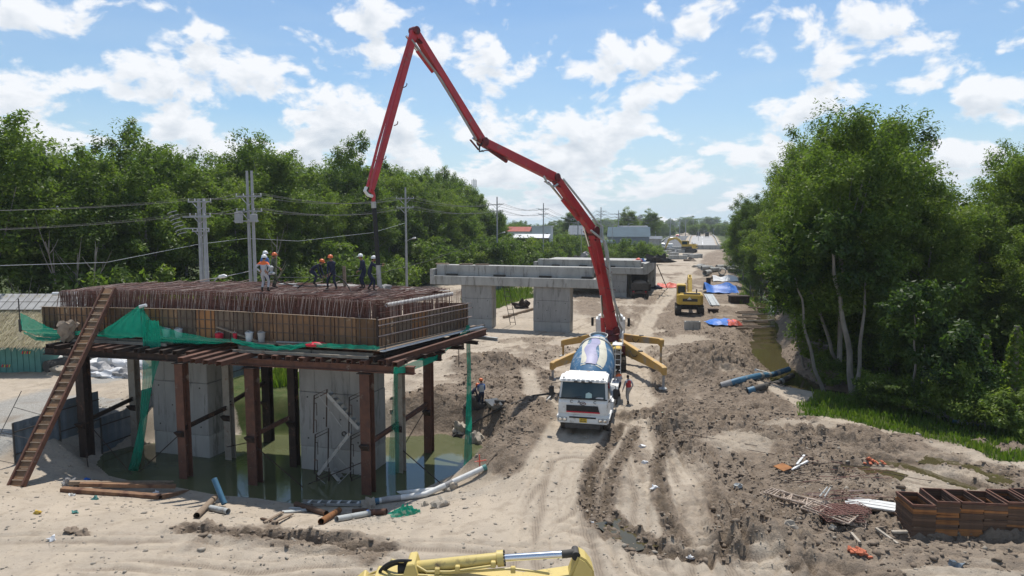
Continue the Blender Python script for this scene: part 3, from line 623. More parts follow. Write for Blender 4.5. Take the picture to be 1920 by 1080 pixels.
def gz(x, y):
    i = int(np.clip(np.searchsorted(GX, x) - 1, 0, len(GX) - 2)); j = int(np.clip(np.searchsorted(GY, y) - 1, 0, len(GY) - 2))
    fx_ = (x - GX[i]) / (GX[i + 1] - GX[i]); fy_ = (y - GY[j]) / (GY[j + 1] - GY[j])
    return float((Z[j, i] * (1 - fx_) + Z[j, i + 1] * fx_) * (1 - fy_) + (Z[j + 1, i] * (1 - fx_) + Z[j + 1, i + 1] * fx_) * fy_)
def gzv(x, y):
    i = np.clip(np.searchsorted(GX, x) - 1, 0, len(GX) - 2); j = np.clip(np.searchsorted(GY, y) - 1, 0, len(GY) - 2)
    a = (x - GX[i]) / (GX[i + 1] - GX[i]); b = (y - GY[j]) / (GY[j + 1] - GY[j])
    return (Z[j, i] * (1 - a) + Z[j, i + 1] * a) * (1 - b) + (Z[j + 1, i] * (1 - a) + Z[j + 1, i + 1] * a) * b
def fat(arr, x, y):
    i = np.clip(np.searchsorted(GX, x), 0, len(GX) - 1); j = np.clip(np.searchsorted(GY, y), 0, len(GY) - 1); return arr[j, i]
def G(px, py, dz=0.0):
    """the point of the ground seen at a pixel"""
    d = raydir(px, py); lo, hi = 8.0, None; t = 8.0
    while t < 900:
        p = Vector((0, 0, H_CAM)) + d * t
        if p.z <= gz(p.x, p.y): hi = t; break
        lo = t; t *= 1.012
    if hi is None: return atZ(px, py, dz)
    for _ in range(24):
        m_ = (lo + hi) / 2; p = Vector((0, 0, H_CAM)) + d * m_
        if p.z <= gz(p.x, p.y): hi = m_
        else: lo = m_
    p = Vector((0, 0, H_CAM)) + d * hi
    return Vector((p.x, p.y, p.z + dz))
def ong(v, dz=0.0): return Vector((v[0], v[1], gz(v[0], v[1]) + dz))

# ------------------------------------------------------------------ water
def water_mat(name, c1, c2, ripple):
    m = bpy.data.materials.new(name); m.use_nodes = True; nt = m.node_tree; N = nt.nodes; L = nt.links; b = N['Principled BSDF']
    tc = N.new('ShaderNodeTexCoord'); n = N.new('ShaderNodeTexNoise'); n.inputs['Scale'].default_value = .5; n.inputs['Detail'].default_value = 4; L.new(tc.outputs['Object'], n.inputs[0])
    mx = N.new('ShaderNodeMix'); mx.data_type = 'RGBA'; mx.inputs[6].default_value = (*c1, 1); mx.inputs[7].default_value = (*c2, 1); L.new(n.outputs[0], mx.inputs[0]); L.new(mx.outputs[2], b.inputs['Base Color'])
    b.inputs['Roughness'].default_value = .02; b.inputs['IOR'].default_value = 1.33; b.inputs['Specular IOR Level'].default_value = .9
    n2_ = N.new('ShaderNodeTexNoise'); n2_.inputs['Scale'].default_value = 5; n2_.inputs['Detail'].default_value = 4; L.new(tc.outputs['Object'], n2_.inputs[0])
    bp = N.new('ShaderNodeBump'); bp.inputs['Strength'].default_value = ripple; bp.inputs['Distance'].default_value = .02; L.new(n2_.outputs[0], bp.inputs['Height']); L.new(bp.outputs[0], b.inputs['Normal'])
    return m
M_POND = water_mat('pond_water', (0.078, 0.088, 0.042), (0.11, 0.118, 0.058), .10)
M_CAN = water_mat('canal_water', (0.085, 0.07, 0.03), (0.06, 0.05, 0.025), .12)
M_PUD = water_mat('puddle_water', (0.085, 0.072, 0.032), (0.065, 0.055, 0.028), .08)
xs = [p[0] for p in POND]; ys = [p[1] for p in POND]
mb = MB(); mb.add([(min(xs) - 2, min(ys) - 1.2, WATER_Z), (max(xs) + 1.2, min(ys) - 1.2, WATER_Z), (max(xs) + 1.2, max(ys) + 1, WATER_Z), (min(xs) - 2, max(ys) + 1, WATER_Z)], [(0, 1, 2, 3)])
o = mb.build('pond_water', M_POND); o['kind'] = 'structure'
mb = MB(); cl = []
for i, c in enumerate(CANAL):
    a = Vector(CANAL[max(i - 1, 0)]); b = Vector(CANAL[min(i + 1, len(CANAL) - 1)]); t = (b - a).normalized(); nrm = Vector((-t.y, t.x)) * 2.6
    cl += [(c[0] + nrm.x, c[1] + nrm.y, CANAL_Z), (c[0] - nrm.x, c[1] - nrm.y, CANAL_Z)]
mb.add(cl, [(2 * i, 2 * i + 1, 2 * i + 3, 2 * i + 2) for i in range(len(CANAL) - 1)])
o = mb.build('canal_water', M_CAN); o['kind'] = 'structure'

# ------------------------------------------------------------------ clods, stones, grass: nobody could count them
def ico():
    bm = bmesh.new(); bmesh.ops.create_icosphere(bm, subdivisions=1, radius=1); v = np.array([x.co[:] for x in bm.verts]); f = np.array([[q.index for q in p.verts] for p in bm.faces]); bm.free(); return v, f
IV, IF = ico()
def scatter_lumps(name, pts, size, mat, seed, squash=.65):
    r = np.random.default_rng(seed); n = len(pts)
    v = IV[None] * r.uniform(.45, 1.5, (n, len(IV), 1)) * size[:, None, None] * np.array([1, 1, squash])
    a = r.uniform(0, 6.28, n); c, s = np.cos(a)[:, None], np.sin(a)[:, None]
    v = np.stack([v[..., 0] * c * 1.25 - v[..., 1] * s, v[..., 0] * s * 1.25 + v[..., 1] * c, v[..., 2]], -1) + pts[:, None, :]
    f = (IF[None] + (np.arange(n) * len(IV))[:, None, None]).reshape(-1, 3)
    o = link(name, fast_mesh(name, v.reshape(-1, 3), f), mat); o['kind'] = 'stuff'; return o
def sample(n, box, fn, seed):
    r = np.random.default_rng(seed); x = r.uniform(box[0], box[1], n); y = box[2] * (box[3] / box[2]) ** r.uniform(0, 1, n)
    k = r.uniform(0, 1, n) < fn(x, y); return x[k], y[k]
x, y = sample(80000, (-12, 34, 19, 72), lambda a, b: np.clip((fat(mud, a, b) > .5) * (fat(grass, a, b) < .25) * fat(mud, a, b) ** 1.5 * fat(sstep(.45, .62, n2 + lump * .12), a, b), 0, 1) * .75 * (fat(pd, a, b) > .2), 1)
sz = np.random.default_rng(2).gamma(1.5, .020, len(x)) + .018
scatter_lumps('mud_clods', np.stack([x, y, gzv(x, y) + sz * .15], 1), np.minimum(sz, .13), M_MUDC, 3)
x, y = sample(110000, (-26, 30, 18.5, 70), lambda a, b: (.10 + .25 * fat(gravel, a, b)) * (fat(pd, a, b) > .1) * (fat(grass, a, b) < .3), 5)
sz = np.random.default_rng(6).gamma(1.3, .013, len(x)) + .012
scatter_lumps('gravel', np.stack([x, y, gzv(x, y) + sz * .1], 1), np.minimum(sz, .14), M_STONE, 7)
def blades(name, x, y, h, mat, seed, wd=.03, lean=.45):
    r = np.random.default_rng(seed); n = len(x); z = gzv(x, y); a = r.uniform(0, 6.28, n); h = h * r.uniform(.5, 1.2, n); l = r.uniform(.1, lean, n) * h; w = wd * r.uniform(.6, 1.6, n)
    b = r.uniform(0, 6.28, n); cx, cy = np.cos(a) * w, np.sin(a) * w; lx, ly = np.cos(b) * l, np.sin(b) * l
    v = np.stack([np.stack([x - cx, y - cy, z - .02], 1), np.stack([x + cx, y + cy, z - .02], 1), np.stack([x + lx * .4 + cx * .8, y + ly * .4 + cy * .8, z + h * .6], 1), np.stack([x + lx, y + ly, z + h], 1)], 1)
    me = fast_mesh(name, v.reshape(-1, 3), np.arange(4 * n).reshape(n, 4)); t = me.attributes.new('tone', 'FLOAT', 'FACE'); t.data.foreach_set('value', (r.uniform(0, .6, n) + .4 * vnoise(x * .8, y * .8, 3)).astype(np.float32))
    o = link(name, me, mat); o['kind'] = 'stuff'; return o
gx, gy, gh = [], [], []
for box, n, h in (((14, 40, 28, 52), 46000, .32), ((-17, -8, 44, 62), 14000, .75), ((30, 60, 60, 150), 26000, .7), ((-60, 6, 50, 130), 40000, .8), ((-8, 6, 85, 130), 6000, .9)):
    x, y = sample(n, box, lambda a, b: (fat(grass, a, b) - .1) * (fat(pd, a, b) > .6) * (fat(Z, a, b) > -.9), 11 + len(gx)); gx.append(x); gy.append(y); gh.append(np.full(len(x), h))
gx, gy, gh = map(np.concatenate, (gx, gy, gh))
blades('grass', gx, gy, gh * (.5 + .9 * fat(n2, gx, gy)), M_GRASS, 13, .035)

# ------------------------------------------------------------------ trees
def crown_mesh(name, seed, rad, nclump, nleaf, leaf, low=-.75, clump=.26, mat=None, top=1.0):
    r = np.random.default_rng(seed); rad = np.array(rad)
    d = r.normal(size=(nclump * 3, 3)); d /= np.linalg.norm(d, axis=1, keepdims=True)
    d = d[d[:, 2] > low][:nclump]; nc = len(d)
    lob = 1 + .22 * np.sin(d[:, 0] * 3.1 + seed) * np.cos(d[:, 1] * 2.7 + seed * 2) + .16 * np.sin(d[:, 2] * 5 + seed * 3)
    cc = d * rad * (r.uniform(.25, 1, (nc, 1)) ** .42) * lob[:, None]
    cr = clump * rad.mean() * r.uniform(.55, 1.3, nc)
    k = np.repeat(np.arange(nc), r.poisson(nleaf, nc)); n = len(k)
    e = r.normal(size=(n, 3)); e /= np.linalg.norm(e, axis=1, keepdims=True)
    rr = r.uniform(.0, 1, (n, 1)) ** .45
    ax = d + np.array([0, 0, .35]) + r.normal(size=(nc, 3)) * .4; ax /= np.linalg.norm(ax, axis=1, keepdims=True); p = cc[k] + e * rr * cr[k][:, None] * np.array([1.0, 1.0, .8]); p += ax[k] * (np.sum(e * ax[k], 1, keepdims=True) * rr * cr[k][:, None]) * .7
    nrm = e * .55 + np.array([0, 0, .75]) + r.normal(size=(n, 3)) * .5; nrm /= np.linalg.norm(nrm, axis=1, keepdims=True)
    t = np.cross(nrm, r.normal(size=(n, 3))); t /= np.linalg.norm(t, axis=1, keepdims=True); t[:, 2] -= .25; b = np.cross(nrm, t)
    L_ = (leaf * r.uniform(.6, 1.35, n))[:, None]; w_ = L_ * .42
    v = np.stack([p - t * L_, p + b * w_ - nrm * L_ * .12, p + t * L_, p - b * w_ - nrm * L_ * .12], 1).reshape(-1, 3)
    me = fast_mesh(name, v, np.arange(4 * n).reshape(n, 4))
    tone = np.clip(r.normal(.5, .13, n) + (r.uniform(-.28, .28, nc))[k], 0, 1)
    a = me.attributes.new('tone', 'FLOAT', 'FACE'); a.data.foreach_set('value', tone.astype(np.float32))
    me.materials.append(mat or M_LEAF)
    return me, cc
def trunk_mesh(name, seed, h, r0, targets, zc, nl=5, lean=.6, mat=None):
    q = random.Random(seed); mb = MB(); lx, ly = q.uniform(-lean, lean), q.uniform(-lean, lean)
    path = [Vector((lx * t * t + math.sin(t * 5 + seed) * .12 * lean, ly * t * t + math.cos(t * 4 + seed) * .12 * lean, h * t - .15)) for t in [i / 7 for i in range(8)]]
    mb.tube(path, r0, 7, radii=[r0 * (1.15 - .75 * i / 7) for i in range(8)])
    tg = list(targets); q.shuffle(tg)
    for c in tg[:nl]:
        i = q.choice([3, 4, 5, 6]); a = path[i]; e = Vector((c[0], c[1], c[2] + zc)) * .9 + a * .1
        m_ = lerp(a, e, .5) + Vector((0, 0, -.35)); rr = r0 * (.75 - .08 * i)
        mb.tube(bez(a, m_, e, 4), rr, 5, radii=[rr * (1 - .2 * j) for j in range(5)])
    return mb.mesh(name, [mat or M_BARK], smooth=True)
def tree(name, label, crown, trunk, loc, zc, rz, sc, group=None, cat='tree'):
    t = thing(name, label, cat, loc, rz, group); t.scale = sc
    link('trunk', trunk, None, t); link('crown', crown, None, t, Matrix.Translation((0, 0, zc)))
    return t
FV = []                                               # forest tree variants
for i, (rad, nc, nl) in enumerate((((3.4, 3.3, 6.6), 150, 165), ((3.0, 3.2, 7.2), 145, 165), ((3.9, 3.7, 5.8), 150, 165), ((2.7, 2.8, 6.4), 120, 165), ((3.5, 3.4, 7.0), 150, 165), ((3.1, 3.4, 6.0), 130, 165))):
    me, cc = crown_mesh('forest_crown', 50 + i, rad, nc, nl, .15, -.97, .20)
    FV.append((me, trunk_mesh('forest_trunk', 70 + i, 12.5, .17, cc, 10.6, 7), 10.6))
q = random.Random(21)
FOREST_L = 'slender green forest tree in the dense wood beyond the side road'
def forest_tree(x_, y_, hs, i):
    me, tr, zc = FV[i % 6]; s = hs / 17.4
    return tree('forest_tree', FOREST_L, me, tr, (x_, y_, gz(x_, y_)), zc, q.uniform(0, 6.28), (s * q.uniform(1.0, 1.3), s * q.uniform(1.0, 1.3), s), 'trees of the wood beyond the side road')
fl = lambda yy, off: (-38.6 + (yy - 57) * .315 - off, yy)
PRL = ((-200, 0, 60, 100, 200, 300, 400, 500, 560, 660, 700, 740, 780, 850, 900, 935), (240, 240, 285, 255, 262, 252, 258, 278, 300, 285, 318, 298, 318, 322, 352, 385))
yy = 43.0; i = 0
while yy < 176:
    if yy < 50: yy += 4.6; continue
    for row, off in enumerate((0, 4.5, 9.5, 15)):
        if row == 3 and i % 2: continue
        ex = 0
        x_, y_ = fl(yy + q.uniform(-1.6, 1.6) + row * .8, off + q.uniform(-1.3, 1.3)); k = q.randrange(6)
        if y_ < 57.5 and x_ > -57: continue
        px_ = 960 + 1280 * x_ / y_; hs = max(8.5, 10.7 + (420 - np.interp(px_, PRL[0], PRL[1])) * y_ / 1280 * (.62, .86, .97, 1.0)[row]) * q.uniform(.90, 1.03)
        forest_tree(x_, y_, hs, k)
    yy += 4.6 + (yy - 43) * .012; i += 1
t = forest_tree(-45.2, 59.5, 20.6, 4); t['label'] = 'tallest tree of the wood, at the outer edge of the picture'; 
for px, Yd, h in ((515, 86, 21.6), (660, 108, 22.4)):
    p = atY(px, 400, Yd); forest_tree(p.x, p.y, h, q.randrange(6))
# undergrowth in front of the wood: separate bushes
BV = []
for i in range(4):
    me, cc = crown_mesh('bush_crown', 90 + i, (1.7, 1.6, 1.5), 34, 190, .10, -.5, .32); BV.append((me, trunk_mesh('bush_stem', 95 + i, 1.3, .05, cc, 1.3, 6, .3), 1.25))
def bush(label, p, s, group, i):
    me, tr, zc = BV[i % 4]; return tree('bush', label, me, tr, (p[0], p[1], gz(p[0], p[1])), zc, q.uniform(0, 6.28), (s * q.uniform(.85, 1.3), s * q.uniform(.85, 1.3), s * q.uniform(.8, 1.25)), group, 'bush')
for i in range(46):
    yy = 57.5 + i * 2.3; p = fl(yy, -2.6 + q.uniform(-.8, .8)); bush('leafy green bush along the foot of the wood', p, q.uniform(1.5, 2.5), 'bushes along the foot of the wood', q.randrange(4))
# bare pale trunks in front of the wood
def bare(px, Yd, h, sd, label, lean):
    p = atY(px, 560, Yd); r = random.Random(sd); mb = MB(); b = Vector((p.x, p.y, gz(p.x, p.y) - .1)); top = b + Vector((lean, 0, h))
    path = bez(b, b + Vector((lean * .2, 0, h * .55)), top, 8); mb.tube(path, .11, 6, radii=[.13 - .012 * i for i in range(9)])
    t = thing('bare_tree', label, 'tree', b); mb.build('trunk', M_BARK, t, world=True, smooth=True)
    for i in range(6):
        a = path[r.randrange(4, 8)]; e = a + Vector((r.uniform(-1.6, 1.6), r.uniform(-.6, .6), r.uniform(1.2, 3.2))); m2 = MB(); m2.tube(bez(a, lerp(a, e, .5) + Vector((0, 0, -.3)), e, 4), .04, 5, radii=[.05, .04, .03, .022, .012]); m2.build('limb', M_BARK, t, world=True, smooth=True)
bare(142, 58.5, 8.3, 1, 'bare pale trunk standing before the wood, shorter of the near pair', .4); bare(168, 58, 8.8, 2, 'thin bare pale tree with forked limbs before the wood', .9)
bare(118, 58, 9.2, 3, 'bare pale trunk leaning towards the side, before the wood', -1.2); bare(52, 58, 5.2, 4, 'short bare grey trunk leaning before the dark wood', -.7)
bare(515, 70, 9.5, 5, 'dead bare tree behind the double concrete poles', .5)
# ---- the tall stand beyond the canal
RV = []
for i, (rad, nc, nl) in enumerate((((3.6, 3.5, 8.0), 240, 200), ((3.2, 3.4, 8.2), 240, 200), ((4.0, 3.8, 7.4), 250, 200), ((2.8, 2.9, 7.6), 200, 200))):
    me, cc = crown_mesh('stand_crown', 150 + i, rad, nc, nl, .12, -.97, .165, M_LEAF); RV.append((me, trunk_mesh('stand_trunk', 170 + i, 13.0, .16, cc, 11.0, 9, 1.1), 11.0))
STAND = [(23.3, 47.5, 18.6, 0), (26.6, 50.5, 20.5, 1), (24.6, 54, 16.5, 3), (29, 55, 21.2, 2), (31.5, 51.5, 20.4, 0), (34.5, 56, 20.8, 1), (28.5, 60.5, 20, 3), (33.4, 62.5, 21, 2), (31.2, 68.5, 18.6, 0), (37.5, 61, 20.2, 1),
         (31.6, 75, 17.5, 0), (38, 73, 19, 2), (34.6, 83, 17.5, 0), (42, 82, 18, 1), (38.7, 94, 17.5, 2), (46.5, 93, 17, 3), (42.6, 107, 16.5, 0), (52, 108, 16, 1), (51.5, 122, 15, 2), (57.5, 126, 15, 3), (58, 142, 14, 0), (64, 150, 14, 1),
         (29.5, 48.5, 15.5, 2), (34.5, 50.5, 14.6, 1), (38.5, 53, 14.2, 0), (41, 55, 18.0, 3), (44, 57, 19.0, 2), (40, 49, 13.2, 3), (46, 52, 17.2, 1), (47.5, 60, 19, 0), (35, 45.6, 9.0, 0), (40.5, 46.5, 10.5, 2), (44, 130, 14, 0), (50, 147, 14.5, 1), (41.5, 118, 13, 3), (56, 160, 14, 2), (39.5, 108, 12, 1), (47, 133, 15, 2), (62, 175, 14, 0), (50, 66, 18.5, 2), (41, 67, 18, 3)]
PRR = ((1360, 1380, 1410, 1440, 1500, 1550, 1590, 1640, 1690, 1730, 1760, 1800, 1830, 1880, 1950), (440, 425, 335, 258, 245, 226, 206, 226, 216, 275, 345, 372, 325, 285, 262))
for x_, y_, h_, k in STAND:
    px_ = 960 + 1280 * x_ / y_; h_ = min(h_ * 1.1, 10.7 + (420 - max(np.interp(px_ + e_, *PRR) for e_ in ((-25, 0, 25) if 1690 < px_ < 1860 else (0,)))) * y_ / 1280)
    me, tr, zc = RV[k]; s = h_ / 18.3
    tree('tall_tree', 'tall green tree in the thick stand beyond the canal', me, tr, (x_, y_, gz(x_, y_)), zc - .9, q.uniform(0, 6.28), (s * q.uniform(.95, 1.2), s * q.uniform(.95, 1.2), s), 'tall trees beyond the canal')
# slender crooked trunks leaning out over the water, with leaves only at the top
def leaner(pts, r0, sd, label, cr=True):
    P = [Vector(p) for p in pts]; t = thing('leaning_tree', label, 'tree', P[0]); mb = MB(); path = []
    for i in range(len(P) - 1):
        for j in range(5): path.append(P[i].lerp(P[i + 1], j / 5) + Vector((math.sin(i * 5 + j * 1.1 + sd) * .05, 0, 0)))
    path.append(P[-1]); n = len(path); mb.tube(path, r0, 7, radii=[r0 * (1.1 - .8 * i / n) for i in range(n)]); mb.build('trunk', M_BARK, t, world=True, smooth=True)
    if cr:
        me, cc = crown_mesh('leaning_crown', sd, (1.8, 1.7, 1.8), 34, 130, .15, -.6, .3, M_LEAFD); link('crown', me, None, t, Matrix.Translation(P[-1] - P[0]))
def LT(pairs, Yd): return [atY(px, py, Yd) for px, py in pairs]
leaner(LT([(1546, 742), (1528, 690), (1510, 620), (1503, 560), (1490, 520)], 46.5), .13, 201, 'pale crooked trunk leaning out over the canal, closest to the blue pipes')
leaner(LT([(1592, 720), (1560, 660), (1540, 590), (1515, 535), (1500, 470)], 48.5), .14, 202, 'long pale trunk bending over the canal with a curved middle')
leaner(LT([(1598, 745), (1592, 660), (1578, 580), (1566, 520), (1558, 450)], 44.5), .20, 203, 'thick straight trunk in front of the stand at the bank corner')
leaner(LT([(1606, 742), (1610, 690), (1618, 600), (1625, 520)], 44.2), .15, 204, 'vine covered trunk close beside the thick trunk')
leaner(LT([(1509, 690), (1497, 650), (1490, 600), (1488, 560)], 52.5), .09, 205, 'thin wavy trunk low over the canal water')
leaner(LT([(1757, 800), (1762, 760), (1778, 722), (1788, 690)], 36.9), .13, 206, 'small forked pale tree standing on the grassy bank')
leaner(LT([(1713, 780), (1714, 720), (1716, 660), (1714, 590)], 38.8), .09, 207, 'thin upright grey trunk behind the forked pale tree')
leaner(LT([(1730, 770), (1731, 700), (1735, 640)], 40), .10, 208, 'second thin upright trunk behind the forked pale tree')
# trunks wrapped in creeper
def creeper(px, py, Yd, h, w, sd, label):
    p = atY(px, py, Yd); p.z = gz(p.x, p.y); t = thing('creeper_trunk', label, 'tree', p); mb = MB(); mb.tube([(0, 0, -.1), (.05, 0, h * .5), (0, .05, h)], .14, 7); mb.build('trunk', M_BARK, t, smooth=True)
    r = np.random.default_rng(sd); n = 1500; z = r.uniform(0, 1, n); a = r.uniform(0, 6.28, n); z = z ** 1.5; rr = w * (1 - z) ** .6 * (.5 + .5 * vnoise(a * 1.5, z * 9, sd)) * r.uniform(.5, 1.5, n); c = np.stack([np.cos(a) * rr, np.sin(a) * rr, z * h], 1)
    t1 = r.normal(size=(n, 3)) * .07; t2 = r.normal(size=(n, 3)) * .07; v = np.stack([c - t1, c + t2, c + t1, c - t2], 1).reshape(-1, 3)
    me = fast_mesh('creeper', v, np.arange(4 * n).reshape(n, 4)); at = me.attributes.new('tone', 'FLOAT', 'FACE'); at.data.foreach_set('value', r.uniform(.2, 1, n).astype(np.float32)); link('creeper', me, M_GRASS, t)
creeper(1690, 772, 38.5, 1.7, .34, 301, 'short stump thickly wrapped in bright creeper'); creeper(1895, 800, 36.5, 5.2, .75, 302, 'tall trunk wrapped in bright creeper by the blue pipe end')
creeper(1840, 790, 38.5, 4.4, .6, 303, 'trunk wrapped in dull creeper in the shade of the stand')
for i, (px, py, s) in enumerate(((1578, 742, .8), (1640, 768, .7), (1700, 778, .8), (1812, 800, .9), (1860, 812, .8), (1920, 818, .9), (1660, 745, .7), (1790, 795, .5))):
    p = G(px, py); bush('low bright bush on the bank below the stand', (p.x, p.y + .6), s, 'low bushes on the bank', i)
for i, (x_, y_, s) in enumerate(((24.6, 52, 1.2), (26, 57, 1.3), (28.4, 63, 1.3), (31.4, 70, 1.4), (35.3, 79, 1.4), (40, 90, 1.5), (45, 100, 1.6), (27, 48.5, 1.5), (31, 48.6, 1.4), (35.5, 47.8, 1.4), (40, 47.5, 1.5), (44, 47, 2), (30, 58, 2), (49, 50, 2), (53, 56, 2.2), (38, 52, 2.2), (29.2, 49.6, 2), (32.5, 50, 2.2), (27, 52.5, 2), (36.5, 51, 2.3), (30.5, 54, 2.4), (34, 54, 2.5), (42.5, 50, 2.3), (26.5, 47.2, 1.2), (28.5, 46.4, 1.1))):
    bush('dark leafy shrub at the foot of the canal stand', (x_, y_), s, 'shrubs under the canal stand', i)
# ---- scrub and gardens beyond the fence, trees to the horizon
q = random.Random(33)
for i in range(90):
    Yd = 128 + 150 * (i / 90) ** 1.2; lo = -8.5 + (Yd - 128) * .1; hi = -23.3 + (Yd - 33.2) * .2893 - 7
    x_ = q.uniform(lo, hi); bush('bright green garden bush between the fence and the far sheds', (x_, Yd), q.uniform(1.3, 2.4), 'garden bushes before the far sheds', q.randrange(4))
for i in range(150):
    Yd = 240 + 620 * (i / 150) ** 1.5; off = q.uniform(16, 42 + Yd * .34)
    x_ = roadx(Yd) - off - 6 if i % 5 else roadx(Yd) + q.uniform(14, 22 + Yd * .1)
    if 205 < Yd < 330 and -10 < x_ < 62: Yd += 95
    k = q.randrange(6); me, tr, zc = FV[k]; s = q.uniform(9.5, 13.5) / 17.4
    if x_ > roadx(Yd): s *= .62
    tree('far_tree', 'far off green tree in the belt that closes the view', me, tr, (x_, Yd, gz(x_, Yd) - (2.6 if x_ > roadx(Yd) else 1.2)), zc, q.uniform(0, 6.28), (s * 1.9, s * 1.9, s), 'far trees that close the view')
for i in range(60):
    Yd = 900 + 500 * q.random(); x_ = q.uniform(-160, 700); k = q.randrange(6); me, tr, zc = FV[k]; s = q.uniform(19, 25) / 17.4
    tree('far_tree', 'far off green tree in the belt that closes the view', me, tr, (x_, Yd, gz(x_, Yd) - 3), zc, q.uniform(0, 6.28), (s * 3.2, s * 2, s), 'far trees that close the view')
for i in range(34):
    Yd = 500 + 160 * q.random(); x_ = roadx(Yd) + q.uniform(-45, 40); k = q.randrange(6); me, tr, zc = FV[k]; s = q.uniform(9, 13) / 17.4
    tree('far_tree', 'far off green tree in the belt that closes the view', me, tr, (x_, Yd, gz(x_, Yd) - 2.5), zc, q.uniform(0, 6.28), (s * 2, s * 2, s), 'far trees that close the view')
for px, py, Yd, lab in ((1075, 391, 262, 'tall dark feathery tree behind the red boom'), (1178, 390, 300, 'tall dark feathery tree above the slate roofed works'), (1222, 393, 330, 'tall dark feathery tree furthest along the roadside poles')):
    p = atY(px, py, Yd); me, tr, zc = FV[3]; s = (p.z - gz(p.x, Yd)) / 17.0; tree('feathery_tree', lab, me, tr, (p.x, Yd, gz(p.x, Yd)), zc, q.uniform(0, 6), (s * 1.6, s * 1.6, s))
# ------------------------------------------------------------------ the pier under construction: columns, posts, staging, form, reinforcement
FR = Vector((-6.2, 31.3, 0)); FL = FR - CX * 20.2; BR = Vector((-2.45, 37.5, 0)); BL = FL + AX * 4.7
def dk(s, t):                                         # s along the front from the near right corner (0..1), t inwards
    a = FR.lerp(FL, s); b = BR.lerp(BL, s); return a.lerp(b, t)
def ztop(s): return 6.3 + .12 * s + .05 * math.sin(s * 3.14) - (.42 * max(0, s - .5))
def column(name, corner, wd, th, zb, zt, label, joint=True):
    """a rectangular column: corner = near right corner, wd along -CX, th along AX"""
    c = Vector(corner); t = thing(name, label, 'column', (c.x, c.y, zb))
    a = [c, c + AX * th, c + AX * th - CX * wd, c - CX * wd]; ch = .06
    def pl(e): return [(p + (CX if i in (0, 1) else -CX) * e + (AX if i in (1, 2) else -AX) * e) for i, p in enumerate(a)]
    zj = [zb, zb + (zt - zb) * .28, zb + (zt - zb) * .72, zt] if joint else [zb, zt]
    for i in range(len(zj) - 1):                      # each pour its own lift, a few mm proud or back of the next
        m = MB(); m.prism(pl((0, .012, -.006)[i % 3]), zj[i] + (.012 if i else 0), zj[i + 1]); o = m.build('concrete_lift', M_CONC2 if i == 0 else M_CONC, t, world=True, bevel=.03)
    for k, zz in ((.13, .35), (.87, .35), (.13, .68), (.87, .68), (.38, .52), (.63, .52)):   # form tie holes
        p = c - CX * wd * k - AX * .016; m = MB(); m.lathe([(.045, 0), (.045, .012)], (p.x, p.y, zb + (zt - zb) * zz), -AX, 8); m.build('tie_hole', M_DARK, t, world=True)
    for k in (.24, .5, .76):                          # board joints as shallow ribs
        p = c - CX * wd * k - AX * .014; m = MB(); m.beam((p.x, p.y, zb + .3), (p.x, p.y, zt - .02), .018, .012, (0, 1, 0)); m.build('joint_ridge', M_CONC, t, world=True)
    return t
cA = atY(387, 700, 35.6); cB = atY(686, 700, 33.0)
tA = column('concrete_column', (cA.x, cA.y, 0), 3.6, 2.0, -2.4, 4.05, 'pale grey concrete column in the shaded pond, beside the hanging green net')
tB = column('concrete_column', (cB.x, cB.y, 0), 3.8, 2.0, -2.4, 4.05, 'grey concrete column in the pond with the scaffold stair before it')
for t_, c_, u, zz in ((tA, cA, .42, .35), (tB, cB, .34, .25)):
    p = Vector((c_.x, c_.y, zz)) - CX * 3.7 * u - AX * .02; m = MB(); m.pipe(p + AX * .02, p - AX * .05, .13, .085, 12); m.build('sleeve_ring', M_DARK, t_, world=True)
# driven steel posts
def post(px, pyb, Yd, ztp, w, mat, label, zb=-2.5):
    p = atY(px, pyb, Yd); b = Vector((p.x, p.y, zb)); t = thing('steel_post', label, 'post', b)
    m = MB(); m.hbeam((p.x, p.y, zb), (p.x, p.y, ztp), w, w * .95, .035, AX); m.build('post_shaft', mat, t, world=True)
    m = MB(); m.beam((p.x, p.y, ztp), (p.x, p.y, ztp + .035), w * 1.35, w * 1.35, AX); m.build('cap_plate', M_RUSTD, t, world=True)
    m = MB(); q_ = Vector((p.x, p.y, .6)) - AX * w * .5; m.prism([(q_ + CX * .2)[:2], (q_ - CX * .2)[:2], (q_ - CX * .2 - AX * .25)[:2], (q_ + CX * .2 - AX * .25)[:2]], [.3, .3, .58, .58], .62); m.build('bracket', M_RUSTD, t, world=True)
    return p
PF = [post(166, 880, 34.2, 4.0, .50, M_RUSTD, 'dark steel post at the edge of the pond beside the plank ramp', -1.2), post(350, 908, 32.8, 3.95, .46, M_RUST, 'red rusty post before the column by the green net'),
      post(480, 920, 32.0, 3.9, .50, M_RUST, 'red rusty post standing between the two concrete columns'), post(692, 940, 30.8, 3.9, .50, M_RUST, 'red rusty post before the column with the scaffold stair')]
PM = [post(259, 850, 37.6, 4.0, .44, M_BEIGE, 'pale post behind the green net by the column'), post(433, 868, 35.5, 4.0, .40, M_BEIGE, 'pale bolted post at the corner of the column by the net'),
      post(554, 890, 34.4, 4.0, .40, M_RUSTD, 'thin dark post at the edge of the column with the stair'), post(752, 895, 33.6, 4.0, .42, M_BEIGE, 'pale grey post in the pond by the thin net strip')]
PB = [post(505, 835, 38.5, 4.1, .46, M_RUSTD, 'dark brown post at the far side of the pond'), post(805, 858, 36.6, 4.1, .44, M_RUST, 'red brown post under the far corner of the staging')]
